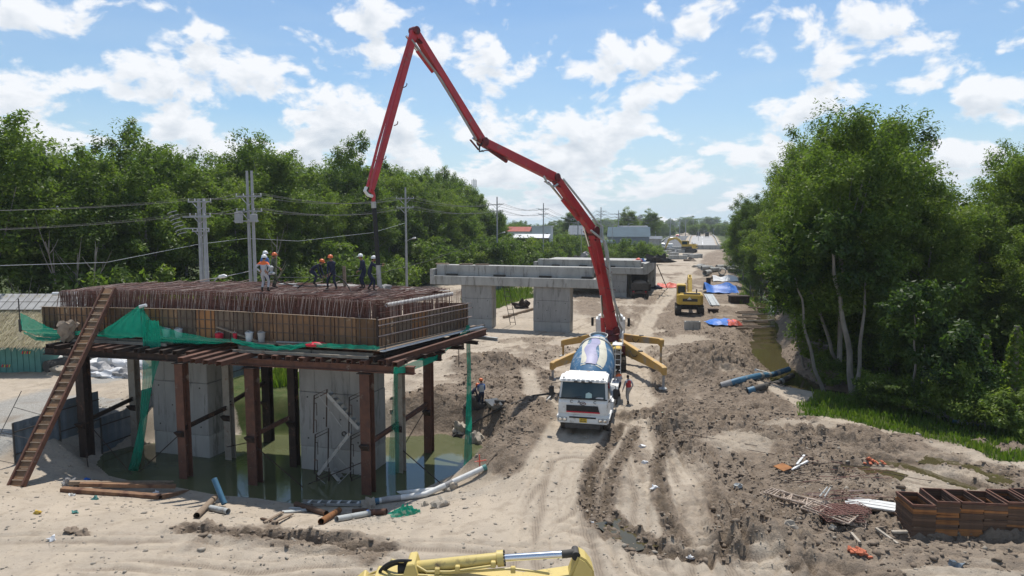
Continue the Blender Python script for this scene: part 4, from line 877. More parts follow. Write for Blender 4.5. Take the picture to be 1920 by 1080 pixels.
# struts, braces
def bar(name, a, b, w, h, mat, label, cat, group=None, kind='h', up=(0, 0, 1)):
    m = MB(); a = Vector(a); b = Vector(b)
    {'h': lambda: m.hbeam(a, b, w, h, min(w, h) * .12 + .008, up), 'c': lambda: m.channel(a, b, w, h, .02, up), 'b': lambda: m.beam(a, b, w, h, up), 't': lambda: m.tube([a, b], w / 2, 6)}[kind]()
    return solo(name, m, mat, label, cat, (a.x, a.y, min(a.z, b.z)), group)
def v3(p, z): return Vector((p.x, p.y, z))
bar('cross_strut', v3(PF[3], .55), v3(PB[1], .95), .14, .22, M_RUST, 'rusty strut between the pond posts below the thin net strip', 'strut')
bar('cross_strut', v3(PF[2], .6), v3(PM[2], .9) + AX * 1.2, .13, .2, M_RUST, 'rusty strut from the middle post to the thin dark post', 'strut')
bar('cross_strut', v3(PF[1], .7), v3(PM[1], 1.05), .13, .2, M_RUSTD, 'dark strut across the column beside the green net', 'strut')
bar('cross_strut', v3(PF[0], .65), v3(PM[0], 1.0), .13, .2, M_RUSTD, 'dark strut before the grey sheet fence', 'strut')
bar('cross_strut', v3(PM[1], 1.2), v3(PB[0], 1.75), .13, .2, M_RUSTD, 'dark strut before the green weeds behind the pond', 'strut')
BRG = 'thin diagonal brace rods under the staging'
for a, b, za, zb_, lab in ((PF[1], PF[1] + CX * -2.6 - AX * .3, .6, -1.7, 'brace rod from the post by the net down to the water'), (PF[2], PM[1] - CX * .3, .3, -1.2, 'brace rod running back from the middle post'), (PF[2] + CX * -.3, PF[2] + CX * 2.6, .3, -1.7, 'brace rod between the middle post and the dark thin post'),
                        (PB[1], PM[3] + CX * -.1, .9, -.9, 'brace rod beside the red brown far post'), (PM[3], PM[3] + CX * 2.6 - AX * 1.0, -.6, -1.78, 'brace rod lying into the water by the pale post'), (PF[3], PF[3] - CX * 3.2, -.2, -1.7, 'brace rod crossing before the scaffold stair'),
                        (PF[0] + CX * .3, PF[0] + CX * 3.6 - AX * .8, .4, -1.5, 'brace rod between the dark post and the net'), (PF[0] + CX * .1 - AX * .2, PF[0] + CX * .9 - AX * .8, -.6, -1.5, 'short prop leaning on the dark post foot')):
    bar('brace_rod', v3(a, za), v3(b, zb_), .05, .05, M_RUSTD, lab, 'rod', BRG, 't')
# main beams along the pier and the cross channels on them
b0 = v3(PF[0] - CX * 2.4, 4.18); b1 = v3(PF[3] + CX * 2.4, 4.16)
m0 = v3(PF[0].lerp(PF[3], .45), 4.17)
bar('main_beam', b0, m0 - CX * .02, .3, .36, M_RUSTD, 'dark main beam over the posts at the ramp end', 'beam'); bar('main_beam', m0 + CX * .02, b1, .3, .36, M_RUST, 'rusty main beam with its end sticking out past the scaffold stair', 'beam')
for dd, lab in ((3.2, 'main beam along the middle of the pier'), (6.4, 'main beam along the far side of the pier')):
    bar('main_beam', b0 + AX * dd, b1 + AX * dd, .3, .36, M_RUSTD, lab, 'beam')
q = random.Random(8); L_ = (b1 - b0).length
for i in range(26):
    s = .025 + i * .0375; p = b0.lerp(b1, s); out = -.22 - q.uniform(0, .3)
    if i in (12, 13, 14, 15): out = -1.75 - .12 * (i - 12)
    if i in (4, 5, 6): out -= .25
    a = p + AX * out; b = p + AX * (6.9 + (0 if s < .8 else 0)); a.z = b.z = 4.18 + .18 + .115
    bar('cross_channel', a, b, .30 if 12 <= i <= 15 else .27, .22, M_RUST if i > 10 or i in (3, 4, 5) else M_RUSTD, 'rusty cross channel projecting far out over the pond edge' if 12 <= i <= 15 else 'rusty cross channel resting on the main beams', 'channel', 'cross channels projecting furthest' if 12 <= i <= 15 else 'cross channels under the staging', 'c')
zz = 4.36 + .22
for k, (t_, s0, s1, mat, lab) in enumerate(((-.02, .0, .36, M_BEIGE, 'pale steel runner along the front, under the net near the corner'), (-.0, .56, .98, M_BEIGE, 'pale steel runner behind the plank ramp'), (.3, .0, 1, M_RUSTD, 'dark runner beam inside the staging'), (.62, .0, 1, M_RUSTD, 'dark runner beam in the middle of the staging'), (.9, 0, 1, M_RUSTD, 'dark runner beam at the back of the staging'))):
    a = dk(s0, t_); b = dk(s1, t_); bar('runner_beam', v3(a, zz + .14) - AX * (.32 if k < 2 else 0), v3(b, zz + .14) - AX * (.32 if k < 2 else 0), .14, .17 if k < 2 else .25, mat, lab, 'beam')
    if k < 2: bar('runner_beam', v3(a, zz + .10) - AX * .75, v3(b, zz + .04) - AX * .75, .12, .13, mat, lab.replace('runner', 'lower runner'), 'beam')
# beams along the skew end
ea, eb = FR.lerp(BR, -.12), FR.lerp(BR, 1.0); ex = (BR - FR).normalized(); en = Vector((ex.y, -ex.x, 0))
bar('edge_beam', v3(ea + en * 1.25, 4.55), v3(eb + en * 1.2, 4.85), .2, .34, M_RUST, 'rusty beam edging the skew end, draped with the green net', 'beam')
bar('edge_beam', v3(ea + en * .45, 4.62), v3(eb + en * .5, 4.70), .2, .3, M_RUSTD, 'dark beam close under the skew form end', 'beam')
for i in range(6):
    c = FR.lerp(BR, .02 + i * .2); bar('end_joist', v3(c - en * 1.6, 4.36 + .1), v3(c + en * (1.55 + .3 * (i == 5)), 4.36 + .1), .2, .18, M_RUSTD if i < 5 else M_GALV, 'dark joist under the skew end' if i < 5 else 'grey joist end sticking out at the far corner of the staging', 'joist', 'joists under the skew end' if i < 5 else None)
# soffit boards (deck of the form)
m = MB(); m.prism([v3(dk(a, b), 0)[:2] for a, b in ((-.005, 0), (1.0, 0), (1, 1), (-.005, 1))], 4.93, 5.0)
solo('soffit_form', m, M_WOOD, 'timber soffit under the steel cage', 'formwork', v3(FR, 4.93))
# ---- side form: plated panels with ribs
fm = thing('side_form', 'brown plated side form wrapped round the steel cage, with ribs', 'formwork', v3(FR, 5.0))
ZB = 5.03
def form_run(P0_, P1_, zt0, zt1, n, ztopf, nr):
    d = (P1_ - P0_).normalized(); nrm = Vector((d.y, -d.x, 0))
    if nrm.dot(Vector((0, -1, 0))) < 0 and abs(nrm.y) > .9: nrm = -nrm
    if nrm.dot(en) < 0 and abs(nrm.x) > .5: nrm = -nrm
    for i in range(n):
        a = P0_.lerp(P1_, i / n + .0015); b = P0_.lerp(P1_, (i + 1) / n - .0015); za, zb_ = ztopf(i / n) - .006, ztopf((i + 1) / n) - .006; jog = nrm * q.uniform(-.012, .012)
        m = MB(); m.slab([v3(a + jog, ZB), v3(b + jog, ZB), v3(b + jog, zb_), v3(a + jog, za)], .035, nrm); pn = m.build('form_panel', q.choice((M_FORM, M_FORM, M_FORMO, M_FORMG)), fm, world=True)
        for k in range(nr):
            u = (k + .5) / nr; c = a.lerp(b, u) + jog + nrm * .062; m = MB(); m.beam(v3(c, ZB + .01), v3(c, za + (zb_ - za) * u - .012), .035, .05, nrm); m.build('rib', M_FORMR, pn, world=True)
        for k in (.33, .66):
            z_ = ZB + (za - ZB) * k; m = MB(); m.beam(v3(a + jog + nrm * .052, z_), v3(b + jog + nrm * .052, z_), .04, .045, (0, 0, 1)); m.build('waler', M_FORMR, pn, world=True)
form_run(FR, FL, 0, 0, 18, ztop, 3)
form_run(FR + ex * .02, BR, 0, 0, 6, lambda u: 6.3 + .06 * u, 4)
form_run(BR - CX * .1, BL, 0, 0, 12, lambda u: 6.36 - .2 * u, 2)
m = MB(); e0 = FR + en * .13 - ex * .15
for zz_, off in ((5.55, .12), (6.05, .12), (6.32, .10)): m.tube([v3(FR + en * off - ex * .1, zz_ - .02), v3(BR + en * off + ex * .2, zz_ + .04)], .028, 6)
m.build('rail_tubes', M_REBARG, fm, world=True)
m = MB(); m.beam(v3(FR - AX * .06, ZB), v3(FR - AX * .06, 6.42), .12, .08, CX); m.build('corner_post', M_RUSTD, fm, world=True)
m = MB(); pts = [v3(dk(s / 12, 0) - AX * .05, ztop(s / 12) + .012) for s in range(13)]
for a, b in zip(pts[:-1], pts[1:]): m.beam(a, b, .10, .022)
m.build('top_batten', M_WOOD, fm, world=True)
# ---- reinforcement cage
cg = thing('rebar_cage', 'dense rust brown reinforcing cage the crew stands on', 'rebar cage', v3(dk(.4, .5), 5.0))
def zc(s, t): return 7.02 + .22 * math.sin(math.pi * min(max(s, 0), 1)) + .10 * t - .10 * max(0, s - .6)
S0, S1, T0, T1 = .035, .955, .09, .93
q = random.Random(4)
class FastTubes:
    """many thin three-sided bars in one mesh"""
    def __init__(s): s.v = []; s.f = []
    def add(s, pts, r):
        b = len(s.v); m = len(pts)
        for i, p in enumerate(pts):
            d = (pts[min(i + 1, m - 1)] - pts[max(i - 1, 0)]).normalized(); u = Vector((0, 0, 1)) if abs(d.z) < .8 else Vector((1, 0, 0)); x = u.cross(d).normalized(); y = d.cross(x)
            for k in range(3): a = 2.094 * k + .5; s.v.append(p + (x * math.cos(a) + y * math.sin(a)) * r)
        for i in range(m - 1):
            for k in range(3): s.f.append((b + i * 3 + k, b + i * 3 + (k + 1) % 3, b + i * 3 + 3 + (k + 1) % 3, b + i * 3 + 3 + k))
    def build(s, name, mat, parent):
        inv = W[parent.name].inverted(); me = fast_mesh(name, np.array([(inv @ p)[:] for p in s.v]), np.array(s.f)); o = link(name, me, mat, parent); o['kind'] = 'stuff'; return o
ft = FastTubes(); fg = FastTubes()
nt_ = 46
for lay in range(2):
    for i in range(nt_):
        t_ = T0 + (T1 - T0) * i / (nt_ - 1); pts = [v3(dk(S0 + (S1 - S0) * k / 14, t_) + CX * 0, zc(S0 + (S1 - S0) * k / 14, t_) - .02 - lay * .14 + q.uniform(-.03, .03)) for k in range(15)]
        (ft if q.random() < .75 else fg).add(pts, .019)
ns_ = 128
for i in range(ns_):
    s = S0 + (S1 - S0) * i / (ns_ - 1); pts = []
    for k in range(6):
        t_ = T0 + (T1 - T0) * k / 5; pts.append(v3(dk(s, t_), zc(s, t_) + .03 + q.uniform(-.02, .03)))
    (ft if q.random() < .6 else fg).add(pts, .02)
    # hooked stirrup legs on the front and back, alternately raked
    for t_, nn in ((T0 - .012, 3), (T0 + .09, 1), (T1 + .012, 1)):
        for k in range(nn):
            ds = q.uniform(-.003, .003); lean = (0, 0, q.choice((.012, .022, .026, -.008)))[k] + q.uniform(-.004, .004); a = v3(dk(s + ds, t_ - .004 * k), zc(s, t_) + .05); b = v3(dk(s + ds + lean, t_ - .004 * k), 5.02); (fg if k == 2 and q.random() < .85 else ft).add([a, b], .021)
for i in range(60):
    t_ = T0 + (T1 - T0) * i / 59
    for s in (.003, S0 + .016, S1):
        a = v3(dk(s, t_), zc(s, t_) + .05); b = v3(dk(s, t_ + q.uniform(-.01, .02)), 5.02); (ft if q.random() < .5 else fg).add([a, b], .018)
for z_ in (5.3, 5.6, 5.9, 6.2, 6.5, 6.8):
    for t_ in (T0 - .02, T0 + .10, T1): ft.add([v3(dk(S0 + (S1 - S0) * k / 8, t_), z_ + .12 * math.sin(3.14 * k / 8)) for k in range(9)], .018)
    for s in (S0 - .012, S1 + .005): ft.add([v3(dk(s, T0), z_), v3(dk(s, T1), z_)], .018)
for i in range(260):                                  # short loose ends and lapped bars poking out of the mat
    s, t_ = q.uniform(S0, S1), q.uniform(T0, T1); a = v3(dk(s, t_), zc(s, t_) + .04); d_ = (CX if q.random() < .75 else AX) * q.uniform(.5, 1.6) + Vector((0, 0, q.uniform(-.02, .10))); fg.add([a, a + d_], .021)
ft.build('brown_bars', M_REBAR, cg); fg.build('grey_bars', M_REBARG, cg)
for i in range(26):                                   # starter bars along the left part of the form
    s = .72 + i * .011
M_GROUT = pmat('fresh_concrete', (0.36, 0.345, 0.32), (0.26, 0.25, 0.23), 3, .7, bump=.4)
for s, t_, r_, lab in ((.10, .80, 1.3, 'patch of fresh wet concrete around the hose end'), (.30, .86, 1.6, 'patch of fresh wet concrete behind the crew')):
    c = dk(s, t_); m = MB(); n = 18; vs = [(c.x + math.cos(a) * r_ * (1.4 + .3 * math.sin(a * 3)), c.y + math.sin(a) * r_ * .5 * (1 + .25 * math.cos(a * 5)), zc(s, t_) - .06) for a in [6.283 * k / n for k in range(n)]] + [(c.x, c.y, zc(s, t_) + .1)]
    m.add(vs, [(k, (k + 1) % n, n) for k in range(n)]); solo('fresh_concrete', m, M_GROUT, lab, 'concrete', (c.x, c.y, zc(s, t_) - .06), smooth=True)
# white drain pipes through the cage
for a, b, r_, lab in ((v3(dk(.015, .14), 6.86), v3(dk(.012, .86), 6.95), .10, 'long white plastic pipe along the skew side of the cage'), (v3(dk(.985, .1), 6.88), v3(dk(.90, .1), 6.95), .10, 'white plastic pipe end by the thatched hut side of the cage')):
    m = MB(); m.pipe(a, b, r_, r_ * .78, 14); solo('plastic_pipe', m, M_PVC, lab, 'pipe', (a.x, a.y, min(a.z, b.z) - r_), smooth=True)
# ---- working platform round the form
PLG = 'planks of the narrow working platform'
for k in range(3):
    for j, (s0, s1) in enumerate(((-.02, .24), (.245, .50), (.505, .75), (.755, 1.04))):
        off = -.16 - k * .24; a = v3(dk(s0 + q.uniform(-.01, .01), 0) + AX * off, 4.965 + .015 * k); b = v3(dk(s1, 0) + AX * off, 4.965 + .018 * k)
        m = MB(); m.beam(a, b, .2, .045); solo('platform_plank', m, M_WOOD, 'grey timber plank of the platform in front of the form', 'plank', (a.x, a.y, 4.94), PLG)
for k in range(3):
    a = v3(FR + en * (.22 + k * .25) - ex * .6, 4.97); b = v3(BR + en * (.22 + k * .25) + ex * (.4 + .5 * (k == 1)), 5.05); m = MB(); m.beam(a, b, .2, .045)
    solo('platform_plank', m, M_PVC if k == 2 else M_WOOD, ('pale board at the outer edge of the skew end platform' if k == 2 else 'timber plank of the platform along the skew end'), 'plank', (a.x, a.y, 4.94), None if k == 2 else 'planks along the skew end')
m = MB(); a = v3(dk(.43, -.02) - AX * .08, 5.62); b = v3(dk(.31, 0) - AX * .35, 5.03); m.beam(a, b, .14, .05); solo('loose_board', m, M_WOOD, 'brown board leaning against the form behind the tubs', 'board', (b.x, b.y, 5.0))
m = MB(); a = v3(dk(.26, 0) - AX * .3, 5.06); b = v3(dk(.17, 0) - AX * .2, 5.08); m.beam(a, b, .10, .05); solo('loose_board', m, M_GALV, 'grey bar lying on the platform by the buckets', 'board', (b.x, b.y, 5.03))
def bucket(s, label, mat, r_=.17, h=.38, off=-.36, name='bucket', lid=False, z=5.02):
    c = v3(dk(s, 0) + AX * off, z); t = thing(name, label, 'bucket', c)
    m = MB(); m.lathe([(r_ * .82, 0), (r_, h), (r_ * 1.06, h), (r_ * 1.06, h - .03), (r_ * .98, h - .03)] if not lid else [(r_ * .9, 0), (r_, h * .8), (r_ * 1.05, h * .8), (r_ * 1.05, h * .9), (r_ * .4, h)], n=16); m.build('bucket_body', mat, t, smooth=True)
    m = MB(); m.tube([(-r_, 0, h * .9), (-r_ * .7, -.06, h * 1.12), (0, -.09, h * 1.22), (r_ * .7, -.06, h * 1.12), (r_, 0, h * .9)], .012, 5); m.build('handle', M_GALV, t)
def sfor(px):                                         # place along the form front seen at pixel column px
    lo, hi = -.2, 1.2
    for _ in range(40):
        m_ = (lo + hi) / 2; p = dk(m_, 0) - AX * .36
        if 960 + 1280 * p.x / p.y > px: lo = m_
        else: hi = m_
    return lo
bucket(sfor(305), 'pale plastic bucket half hidden behind the green net', M_BUCK, .19, .40); bucket(sfor(328), 'grey white bucket on the planks beside the net triangle', M_BUCK, .19, .42)
bucket(sfor(405), 'red tub with a lid on the platform', M_RPLA, .2, .34, lid=True, name='tub'); bucket(sfor(435), 'narrow red jug on the platform', M_RPLA, .10, .36, name='jug')
bucket(sfor(462), 'white bucket on the platform, next to the red jug', M_BUCK, .19, .44); bucket(sfor(485), 'dirty grey bucket with a cloth in it, by the green net', M_SACK, .18, .46)
c = v3(dk(sfor(594), 0) - AX * .62, 5.0); m = MB(); m.lathe([(.05, 0), (.32, .03), (.36, .12), (.2, .2), (.03, .22)], n=12); m.v = [(x * 1.5, y * .7 + .03 * math.sin(x * 9), z) for x, y, z in m.v]; m.v = [tuple(Vector(p) + c) for p in m.v]; solo('red_bag', m, M_RPLA, 'flat red plastic bag lying on the green net', 'bag', c, smooth=True)
# ---- plank ramp
rb = G(30, 912); rt = atY(206, 541, 35.8); d_ = (rt - rb).normalized(); sx = Vector((1, -.05, 0)).normalized(); rn = sx.cross(d_).normalized()
ra = thing('plank_ramp', 'long brown timber ramp with cleats leaning from the sand up to the deck', 'ramp', rb)
Lr = (rt - rb).length
for s_ in (-1, 1): m = MB(); o_ = sx * s_ * .31; m.channel(rb + o_, rt + o_, .08, .26, .02, rn); m.build('side_rail', M_RUST, ra, world=True)
nb = 26
for i in range(nb):
    a = rb + d_ * (Lr * (i + .03) / nb); b = rb + d_ * (Lr * (i + .97) / nb); m = MB(); m.beam(a - rn * .02 + rn * q.uniform(-.008, .008), b - rn * .02, .53, .045, rn); m.build('board', M_FORM, ra, world=True)
for i in range(24):
    c = rb + d_ * (Lr * (i + .6) / 24.5) + rn * .035; m = MB(); m.beam(c - sx * .28, c + sx * .28, .05, .06, rn); m.build('cleat', M_WOOD, ra, world=True)
m = MB(); P = [rb + sx * -1.5 + d_ * k + Vector((0, -.3, .35 + .1 * (k > 1))) for k in (.5, 4.2)]
m.tube([P[0], P[1]], .018, 5)
for k in (1.0, 2.2, 3.4): m.tube([rb + d_ * k - sx * .44, P[0].lerp(P[1], (k - .5) / 3.7)], .014, 5)
m.build('handrail', M_DARK, ra, world=True)
# ---- green nets
def cloth(name, rows, label, mat=M_NET, folds=.05, seed=0, thick=False):
    """rows: list of 3D polylines (top to bottom), all with equally many points; smoothed into a folded sheet"""
    nu, nv = 22, 12; r = random.Random(seed); vs = []
    def along(pl, u):
        k = u * (len(pl) - 1); i = min(int(k), len(pl) - 2); return Vector(pl[i]).lerp(Vector(pl[i + 1]), k - i)
    for j in range(nv + 1):
        v_ = j / nv * (len(rows) - 1); i = min(int(v_), len(rows) - 2)
        for k in range(nu + 1):
            u = k / nu; p = along(rows[i], u).lerp(along(rows[i + 1], u), v_ - i)
            w = folds * (math.sin(u * 31 + seed + v_ * 1.3) + .6 * math.sin(u * 57 + v_ * 2 + seed * 2) + .5 * math.sin(v_ * 9 + u * 7)); vs.append(p + Vector((w * .35, -abs(w) * 1.0, w * .5)))
    m = MB(); n = nu + 1; m.add(vs, [(j * n + k, j * n + k + 1, (j + 1) * n + k + 1, (j + 1) * n + k) for j in range(nv) for k in range(nu)])
    b = min(vs, key=lambda p: p.z); return solo(name, m, mat, label, 'net', b, smooth=True)
fo = lambda px, py, off: (lambda p: atY(px, py, p.y))(dk(sfor(px), 0) + AX * off)
O = -.85
cloth('green_net', [[fo(38, 586, O), fo(62, 598, O), fo(90, 612, O), fo(112, 622, O)], [fo(39, 602, O), fo(60, 614, O), fo(88, 622, O), fo(112, 626, O)], [fo(42, 618, O), fo(66, 629, O), fo(88, 632, O), fo(112, 630, O)]], 'green net hung on the rod at the outer end of the platform, by the thatch', M_NET, .02, 3)
cloth('green_net', [[fo(44, 620, O - .05), fo(70, 632, O), fo(95, 633, O), fo(122, 624, O), fo(152, 620, O)], [fo(46, 626, O - .05), fo(70, 639, O), fo(95, 640, O), fo(122, 632, O), fo(152, 627, O)]], 'narrow twisted green net sagging along the outer platform edge', M_NET, .03, 4)
cloth('green_net', [[fo(262, 572, O), fo(264, 571, O), fo(268, 573, O), fo(271, 574, O)], [fo(222, 600, O), fo(240, 592, O), fo(256, 588, O), fo(272, 588, O)], [fo(186, 624, O), fo(215, 622, O), fo(245, 621, O), fo(276, 620, O)], [fo(182, 630, O), fo(215, 634, O), fo(245, 633, O), fo(280, 632, O)]], 'triangular green net pulled up to a peak beside the ramp', M_NET, .03, 5)
cloth('green_net', [[fo(266, 576, O), fo(285, 604, O), fo(310, 615, O), fo(345, 624, O), fo(400, 634, O), fo(432, 636, O)], [fo(272, 610, O), fo(288, 626, O), fo(315, 634, O), fo(350, 637, O), fo(400, 640, O), fo(433, 640, O)], [fo(274, 636, O), fo(296, 640, O), fo(320, 643, O), fo(352, 644, O), fo(400, 645, O), fo(434, 641, O)]], 'green net draped over the bucket side of the platform', M_NETT, .03, 6)
cloth('green_net', [[fo(434, 634, O), fo(475, 643, O), fo(520, 648, O), fo(555, 645, O), fo(584, 640, O)], [fo(434, 641, O), fo(475, 652, O), fo(520, 657, O), fo(555, 655, O), fo(585, 646, O)]], 'rolled green net sagging before the middle of the form', M_NET, .04, 7)
cloth('green_net', [[fo(588, 643, O), fo(630, 645, O), fo(670, 646, O), fo(700, 647, O), fo(712, 650, O)], [fo(588, 650, O), fo(630, 653, O), fo(670, 654, O), fo(700, 656, O), fo(712, 655, O)]], 'flat green net strip ending at the near corner of the form', M_NET, .03, 8)
hp = G(243, 900)
cloth('green_net', [[fo(268, 600, O), fo(276, 600, O), fo(287, 600, O), fo(298, 602, O)], [fo(268, 660, O), fo(276, 662, O), fo(290, 662, O), fo(303, 664, O)], [fo(268, 720, O - .1), fo(276, 720, O), fo(283, 720, O), fo(287, 720, O)], [fo(262, 790, O - .3), fo(268, 790, O - .2), fo(273, 790, O - .2), fo(276, 790, O)], [fo(247, 862, -1.6), fo(255, 864, -1.6), fo(262, 864, -1.6), fo(266, 862, -1.6)], [hp + Vector((-.25, 0, .05)), hp + Vector((-.05, -.1, .1)), hp + Vector((.15, -.1, .1)), hp + Vector((.3, 0, .05))]], 'long green net hanging from the platform down to the pond bank', M_NET, .045, 9)
r0 = [(742, 690), (765, 682), (790, 672), (815, 668), (835, 655), (858, 632), (880, 608)]
ed = lambda px, py: (lambda k: atY(px, py, (ea + en * 1.4).lerp(eb + en * 1.35, k).y - .55))((px - 742) / 138)
cloth('green_net', [[ed(*p) for p in r0], [ed(x, y + 6 + 5 * math.sin(i)) for i, (x, y) in enumerate(r0)], [ed(x, y + 11 + 6 * math.sin(i * 1.1)) for i, (x, y) in enumerate(r0)]], 'green net swagged along the beam of the skew end', M_NET, .03, 10)
w0 = atY(746, 880, 33.4)
cloth('green_net', [[ed(739, 688), ed(742, 688), ed(746, 688)], [atY(736, 760, 32.6), atY(741, 760, 32.6), atY(747, 760, 32.6)], [atY(730, 830, 33), atY(740, 830, 33), atY(748, 832, 33)], [atY(727, 888, 33.2), atY(738, 893, 33.2), atY(748, 886, 33.2)]], 'thin green net strip hanging over the pond by the pale post', M_NETT, .04, 11)
e1 = eb + en * 1.3
cloth('green_net', [[atY(874, 610, e1.y), atY(878, 610, e1.y), atY(882, 612, e1.y)], [atY(875, 700, e1.y), atY(879, 700, e1.y), atY(883, 700, e1.y)], [atY(873, 780, e1.y - .5), atY(878, 780, e1.y - .5), atY(884, 780, e1.y - .5)], [atY(869, 885, 33.0), atY(876, 888, 33.0), atY(886, 884, 33.0)]], 'tall green net strip hanging from the far corner of the staging', M_NET, .035, 12)
# rod and cup on the platform, bundled rag
a = fo(264, 576, O); m = MB(); m.tube([v3(a, 4.95), v3(a, a.z + .05)], .025, 6); solo('net_rod', m, M_DARK, 'upright rod that lifts the peak of the green net', 'rod', v3(a, 4.95))
m = MB(); m.tube([a + Vector((-.05, 0, .02)), a + Vector((.28, 0, .10))], .09, 10); solo('plastic_cup', m, M_BUCK, 'small pale cup stuck on the net rod', 'cup', a + Vector((0, 0, -.05)))
a = fo(36, 584, O); m = MB(); m.tube([v3(a, 4.9), v3(a, a.z + .7)], .03, 6); m.tube([v3(a, 4.95), v3(a, 5.6)], .075, 6); solo('net_rod', m, M_DARK, 'dark upright rod at the outer platform end, before the thatch', 'rod', v3(a, 4.9))
c = fo(128, 612, O - .1); vs = []; m = MB(); m.v = [tuple(Vector(p)) for p in IV]; m.f = [tuple(f) for f in IF]; m.mi = [0] * len(m.f)
bm = bmesh.new(); bmesh.ops.create_icosphere(bm, subdivisions=3, radius=1)
m = MB(); m.add([Vector((p.co.x * .52 * (1 + .3 * p.co.z) + .09 * math.sin(p.co.z * 9) - .2 * max(0, -p.co.z), p.co.y * .3, p.co.z * .26 + .11 * math.sin(p.co.x * 8 + p.co.y * 5))) + c + Vector((0, 0, -.42 * max(0, -p.co.z) * 1.5)) for p in bm.verts], [[v_.index for v_ in f.verts] for f in bm.faces]); bm.free()
solo('rag_bundle', m, pmat('rag_tan', (.33, .26, .19), (.22, .17, .13), 4, .95, bump=.6), 'tan rag bundle hung over the platform edge by the ramp', 'cloth', c + Vector((0, 0, -.9)), smooth=True)
# hangers: thin tie rods at the front
for i, px in enumerate((220, 432, 497, 583, 722, 860)):
    a = fo(px, 640, -.5); m = MB(); m.tube([v3(a, 4.4), v3(a, 5.25)], .018, 5); solo('tie_rod', m, M_RUSTD, 'thin upright tie rod through the platform edge', 'rod', v3(a, 4.4), 'tie rods of the platform')
# guard wire at the left end
a = fo(0, 566, -.9); b = fo(150, 566, -.6); m = MB(); m.tube([a, b], .014, 5); solo('guard_rail', m, M_RUSTD, 'thin guard bar across the platform end, before the thatch', 'rail', v3(a, a.z))
# ---- scaffold stair in front of the column
sc = thing('scaffold_stair', 'rusty scaffold tower with zigzag steps standing in the pond before the column', 'scaffold', v3(atY(660, 900, 32.2), -2.3))
Ys = 32.3
def SP(px, py, dy=0): return atY(px, py, Ys + dy)
def sframe(xa, xb, yt, yb, sl, dy=0):
    m = MB()
    A, B, C_, D = SP(xa, yb, dy), SP(xa + 1, yt, dy), SP(xb, yt - sl, dy), SP(xb - 1, yb - sl, dy)
    m.tube([A, B, C_, D], .034, 6)
    for k in (.35, .8): m.tube([A.lerp(B, k) + Vector((.12, 0, 0)), A.lerp(B, k) + Vector((.12, 0, -.6))], .018, 5); m.tube([A.lerp(B, k), A.lerp(B, k) + Vector((.12, 0, 0))], .018, 5)
    m.tube([B.lerp(C_, 0) + Vector((0, 0, -.16)), C_ + Vector((0, 0, -.16))], .02, 5)
    m.build('scaffold_frame', M_RUSTD, sc, world=True)
sframe(588, 613, 742, 812, 12); sframe(654, 680, 745, 818, 12); sframe(590, 616, 815, 888, 12); sframe(657, 681, 818, 895, 12); sframe(593, 617, 888, 935, 10); sframe(658, 682, 895, 940, 10)
def flight(a, b, n, mat):
    m = MB()
    for s_ in (0, .55): m.beam(a + Vector((0, s_, 0)), b + Vector((0, s_, 0)), .05, .16)
    m.build('stair_stringer', mat, sc, world=True)
    for i in range(n):
        c = a.lerp(b, (i + .5) / n); m = MB(); m.box(c + Vector((0, .275, 0)), (.26, .5, .03)); m.build('stair_tread', mat, sc, world=True)
flight(SP(612, 738), SP(672, 804), 7, M_GALV); flight(SP(656, 812), SP(596, 890), 7, M_GALV); flight(SP(622, 885), SP(655, 925), 5, M_GALV)
for a, b in (((595, 895), (645, 935)), ((610, 932), (680, 860)), ((618, 842), (655, 880)), ((598, 742), (640, 800))):
    m = MB(); m.tube([SP(*a, -.3), SP(*b, -.3)], .018, 5); m.build('cross_brace', M_GALV, sc, world=True)

# ------------------------------------------------------------------ the finished pier behind
def cap_beam(name, l, r, zb, zt, zl, depth, ledge, label, bearings):
    """l, r: front ends (x, y); a ledge in front of a higher back wall"""
    l = Vector((*l, 0)); r = Vector((*r, 0)); d = (r - l).normalized(); n = Vector((-d.y, d.x, 0)); t = thing(name, label, 'pier cap', (l.x, l.y, zb))
    m = MB(); k = 4
    m.prism([p[:2] for p in (l, r, r + n * depth, l + n * depth)], zb, zl); m.build('lower_beam', M_CONC2, t, world=True, bevel=.03)
    a = l + d * .45 + n * ledge; b = r - d * .9 + n * ledge; m = MB(); m.prism([p[:2] for p in (a, b, b + n * (depth - ledge - .02), a + n * (depth - ledge - .02))], zl + .004, zt); m.build('back_wall', M_CONC2, t, world=True, bevel=.02)
    for e in (l, r - d * .38):
        m = MB(); m.prism([p[:2] for p in (e + d * .01 + n * .02, e + d * .37 + n * .02, e + d * .37 + n * depth * .98, e + d * .01 + n * depth * .98)], zl + .004, zl + (zt - zl) * .62); m.build('end_block', M_CONC2, t, world=True, bevel=.02)
    for u in bearings:
        c = l.lerp(r, u) + n * ledge * .62; m = MB(); m.box((c.x, c.y, zl + .13), (1.2, .35, .16), Matrix.Rotation(math.atan2(d.y, d.x), 3, 'Z')); m.build('bearing_pad', M_BLACK, t, world=True)
    return t, l, d, n
l2 = atY(806, 530, 71); r2 = atY(1124, 535, 65.8)
capt, l_, d2, n2_ = cap_beam('pier_cap', (l2.x, l2.y), (r2.x, r2.y), 4.45, 6.45, 5.35, 2.1, .75, 'long pale concrete cap on the finished pier in the middle of the site', (.13, .42, .69, .93))
for u0, u1, lab in ((.19, .376, 'broad concrete column under the finished cap, by the hanging net strip'), (.625, .835, 'broad concrete column under the finished cap, nearer the pump truck')):
    a = Vector((l2.x, l2.y, 0)).lerp(Vector((r2.x, r2.y, 0)), u1) + n2_ * .3; wd = (u1 - u0) * (r2 - l2).length; c = column('concrete_column', a, wd, 1.5, -.4, 4.44, lab)
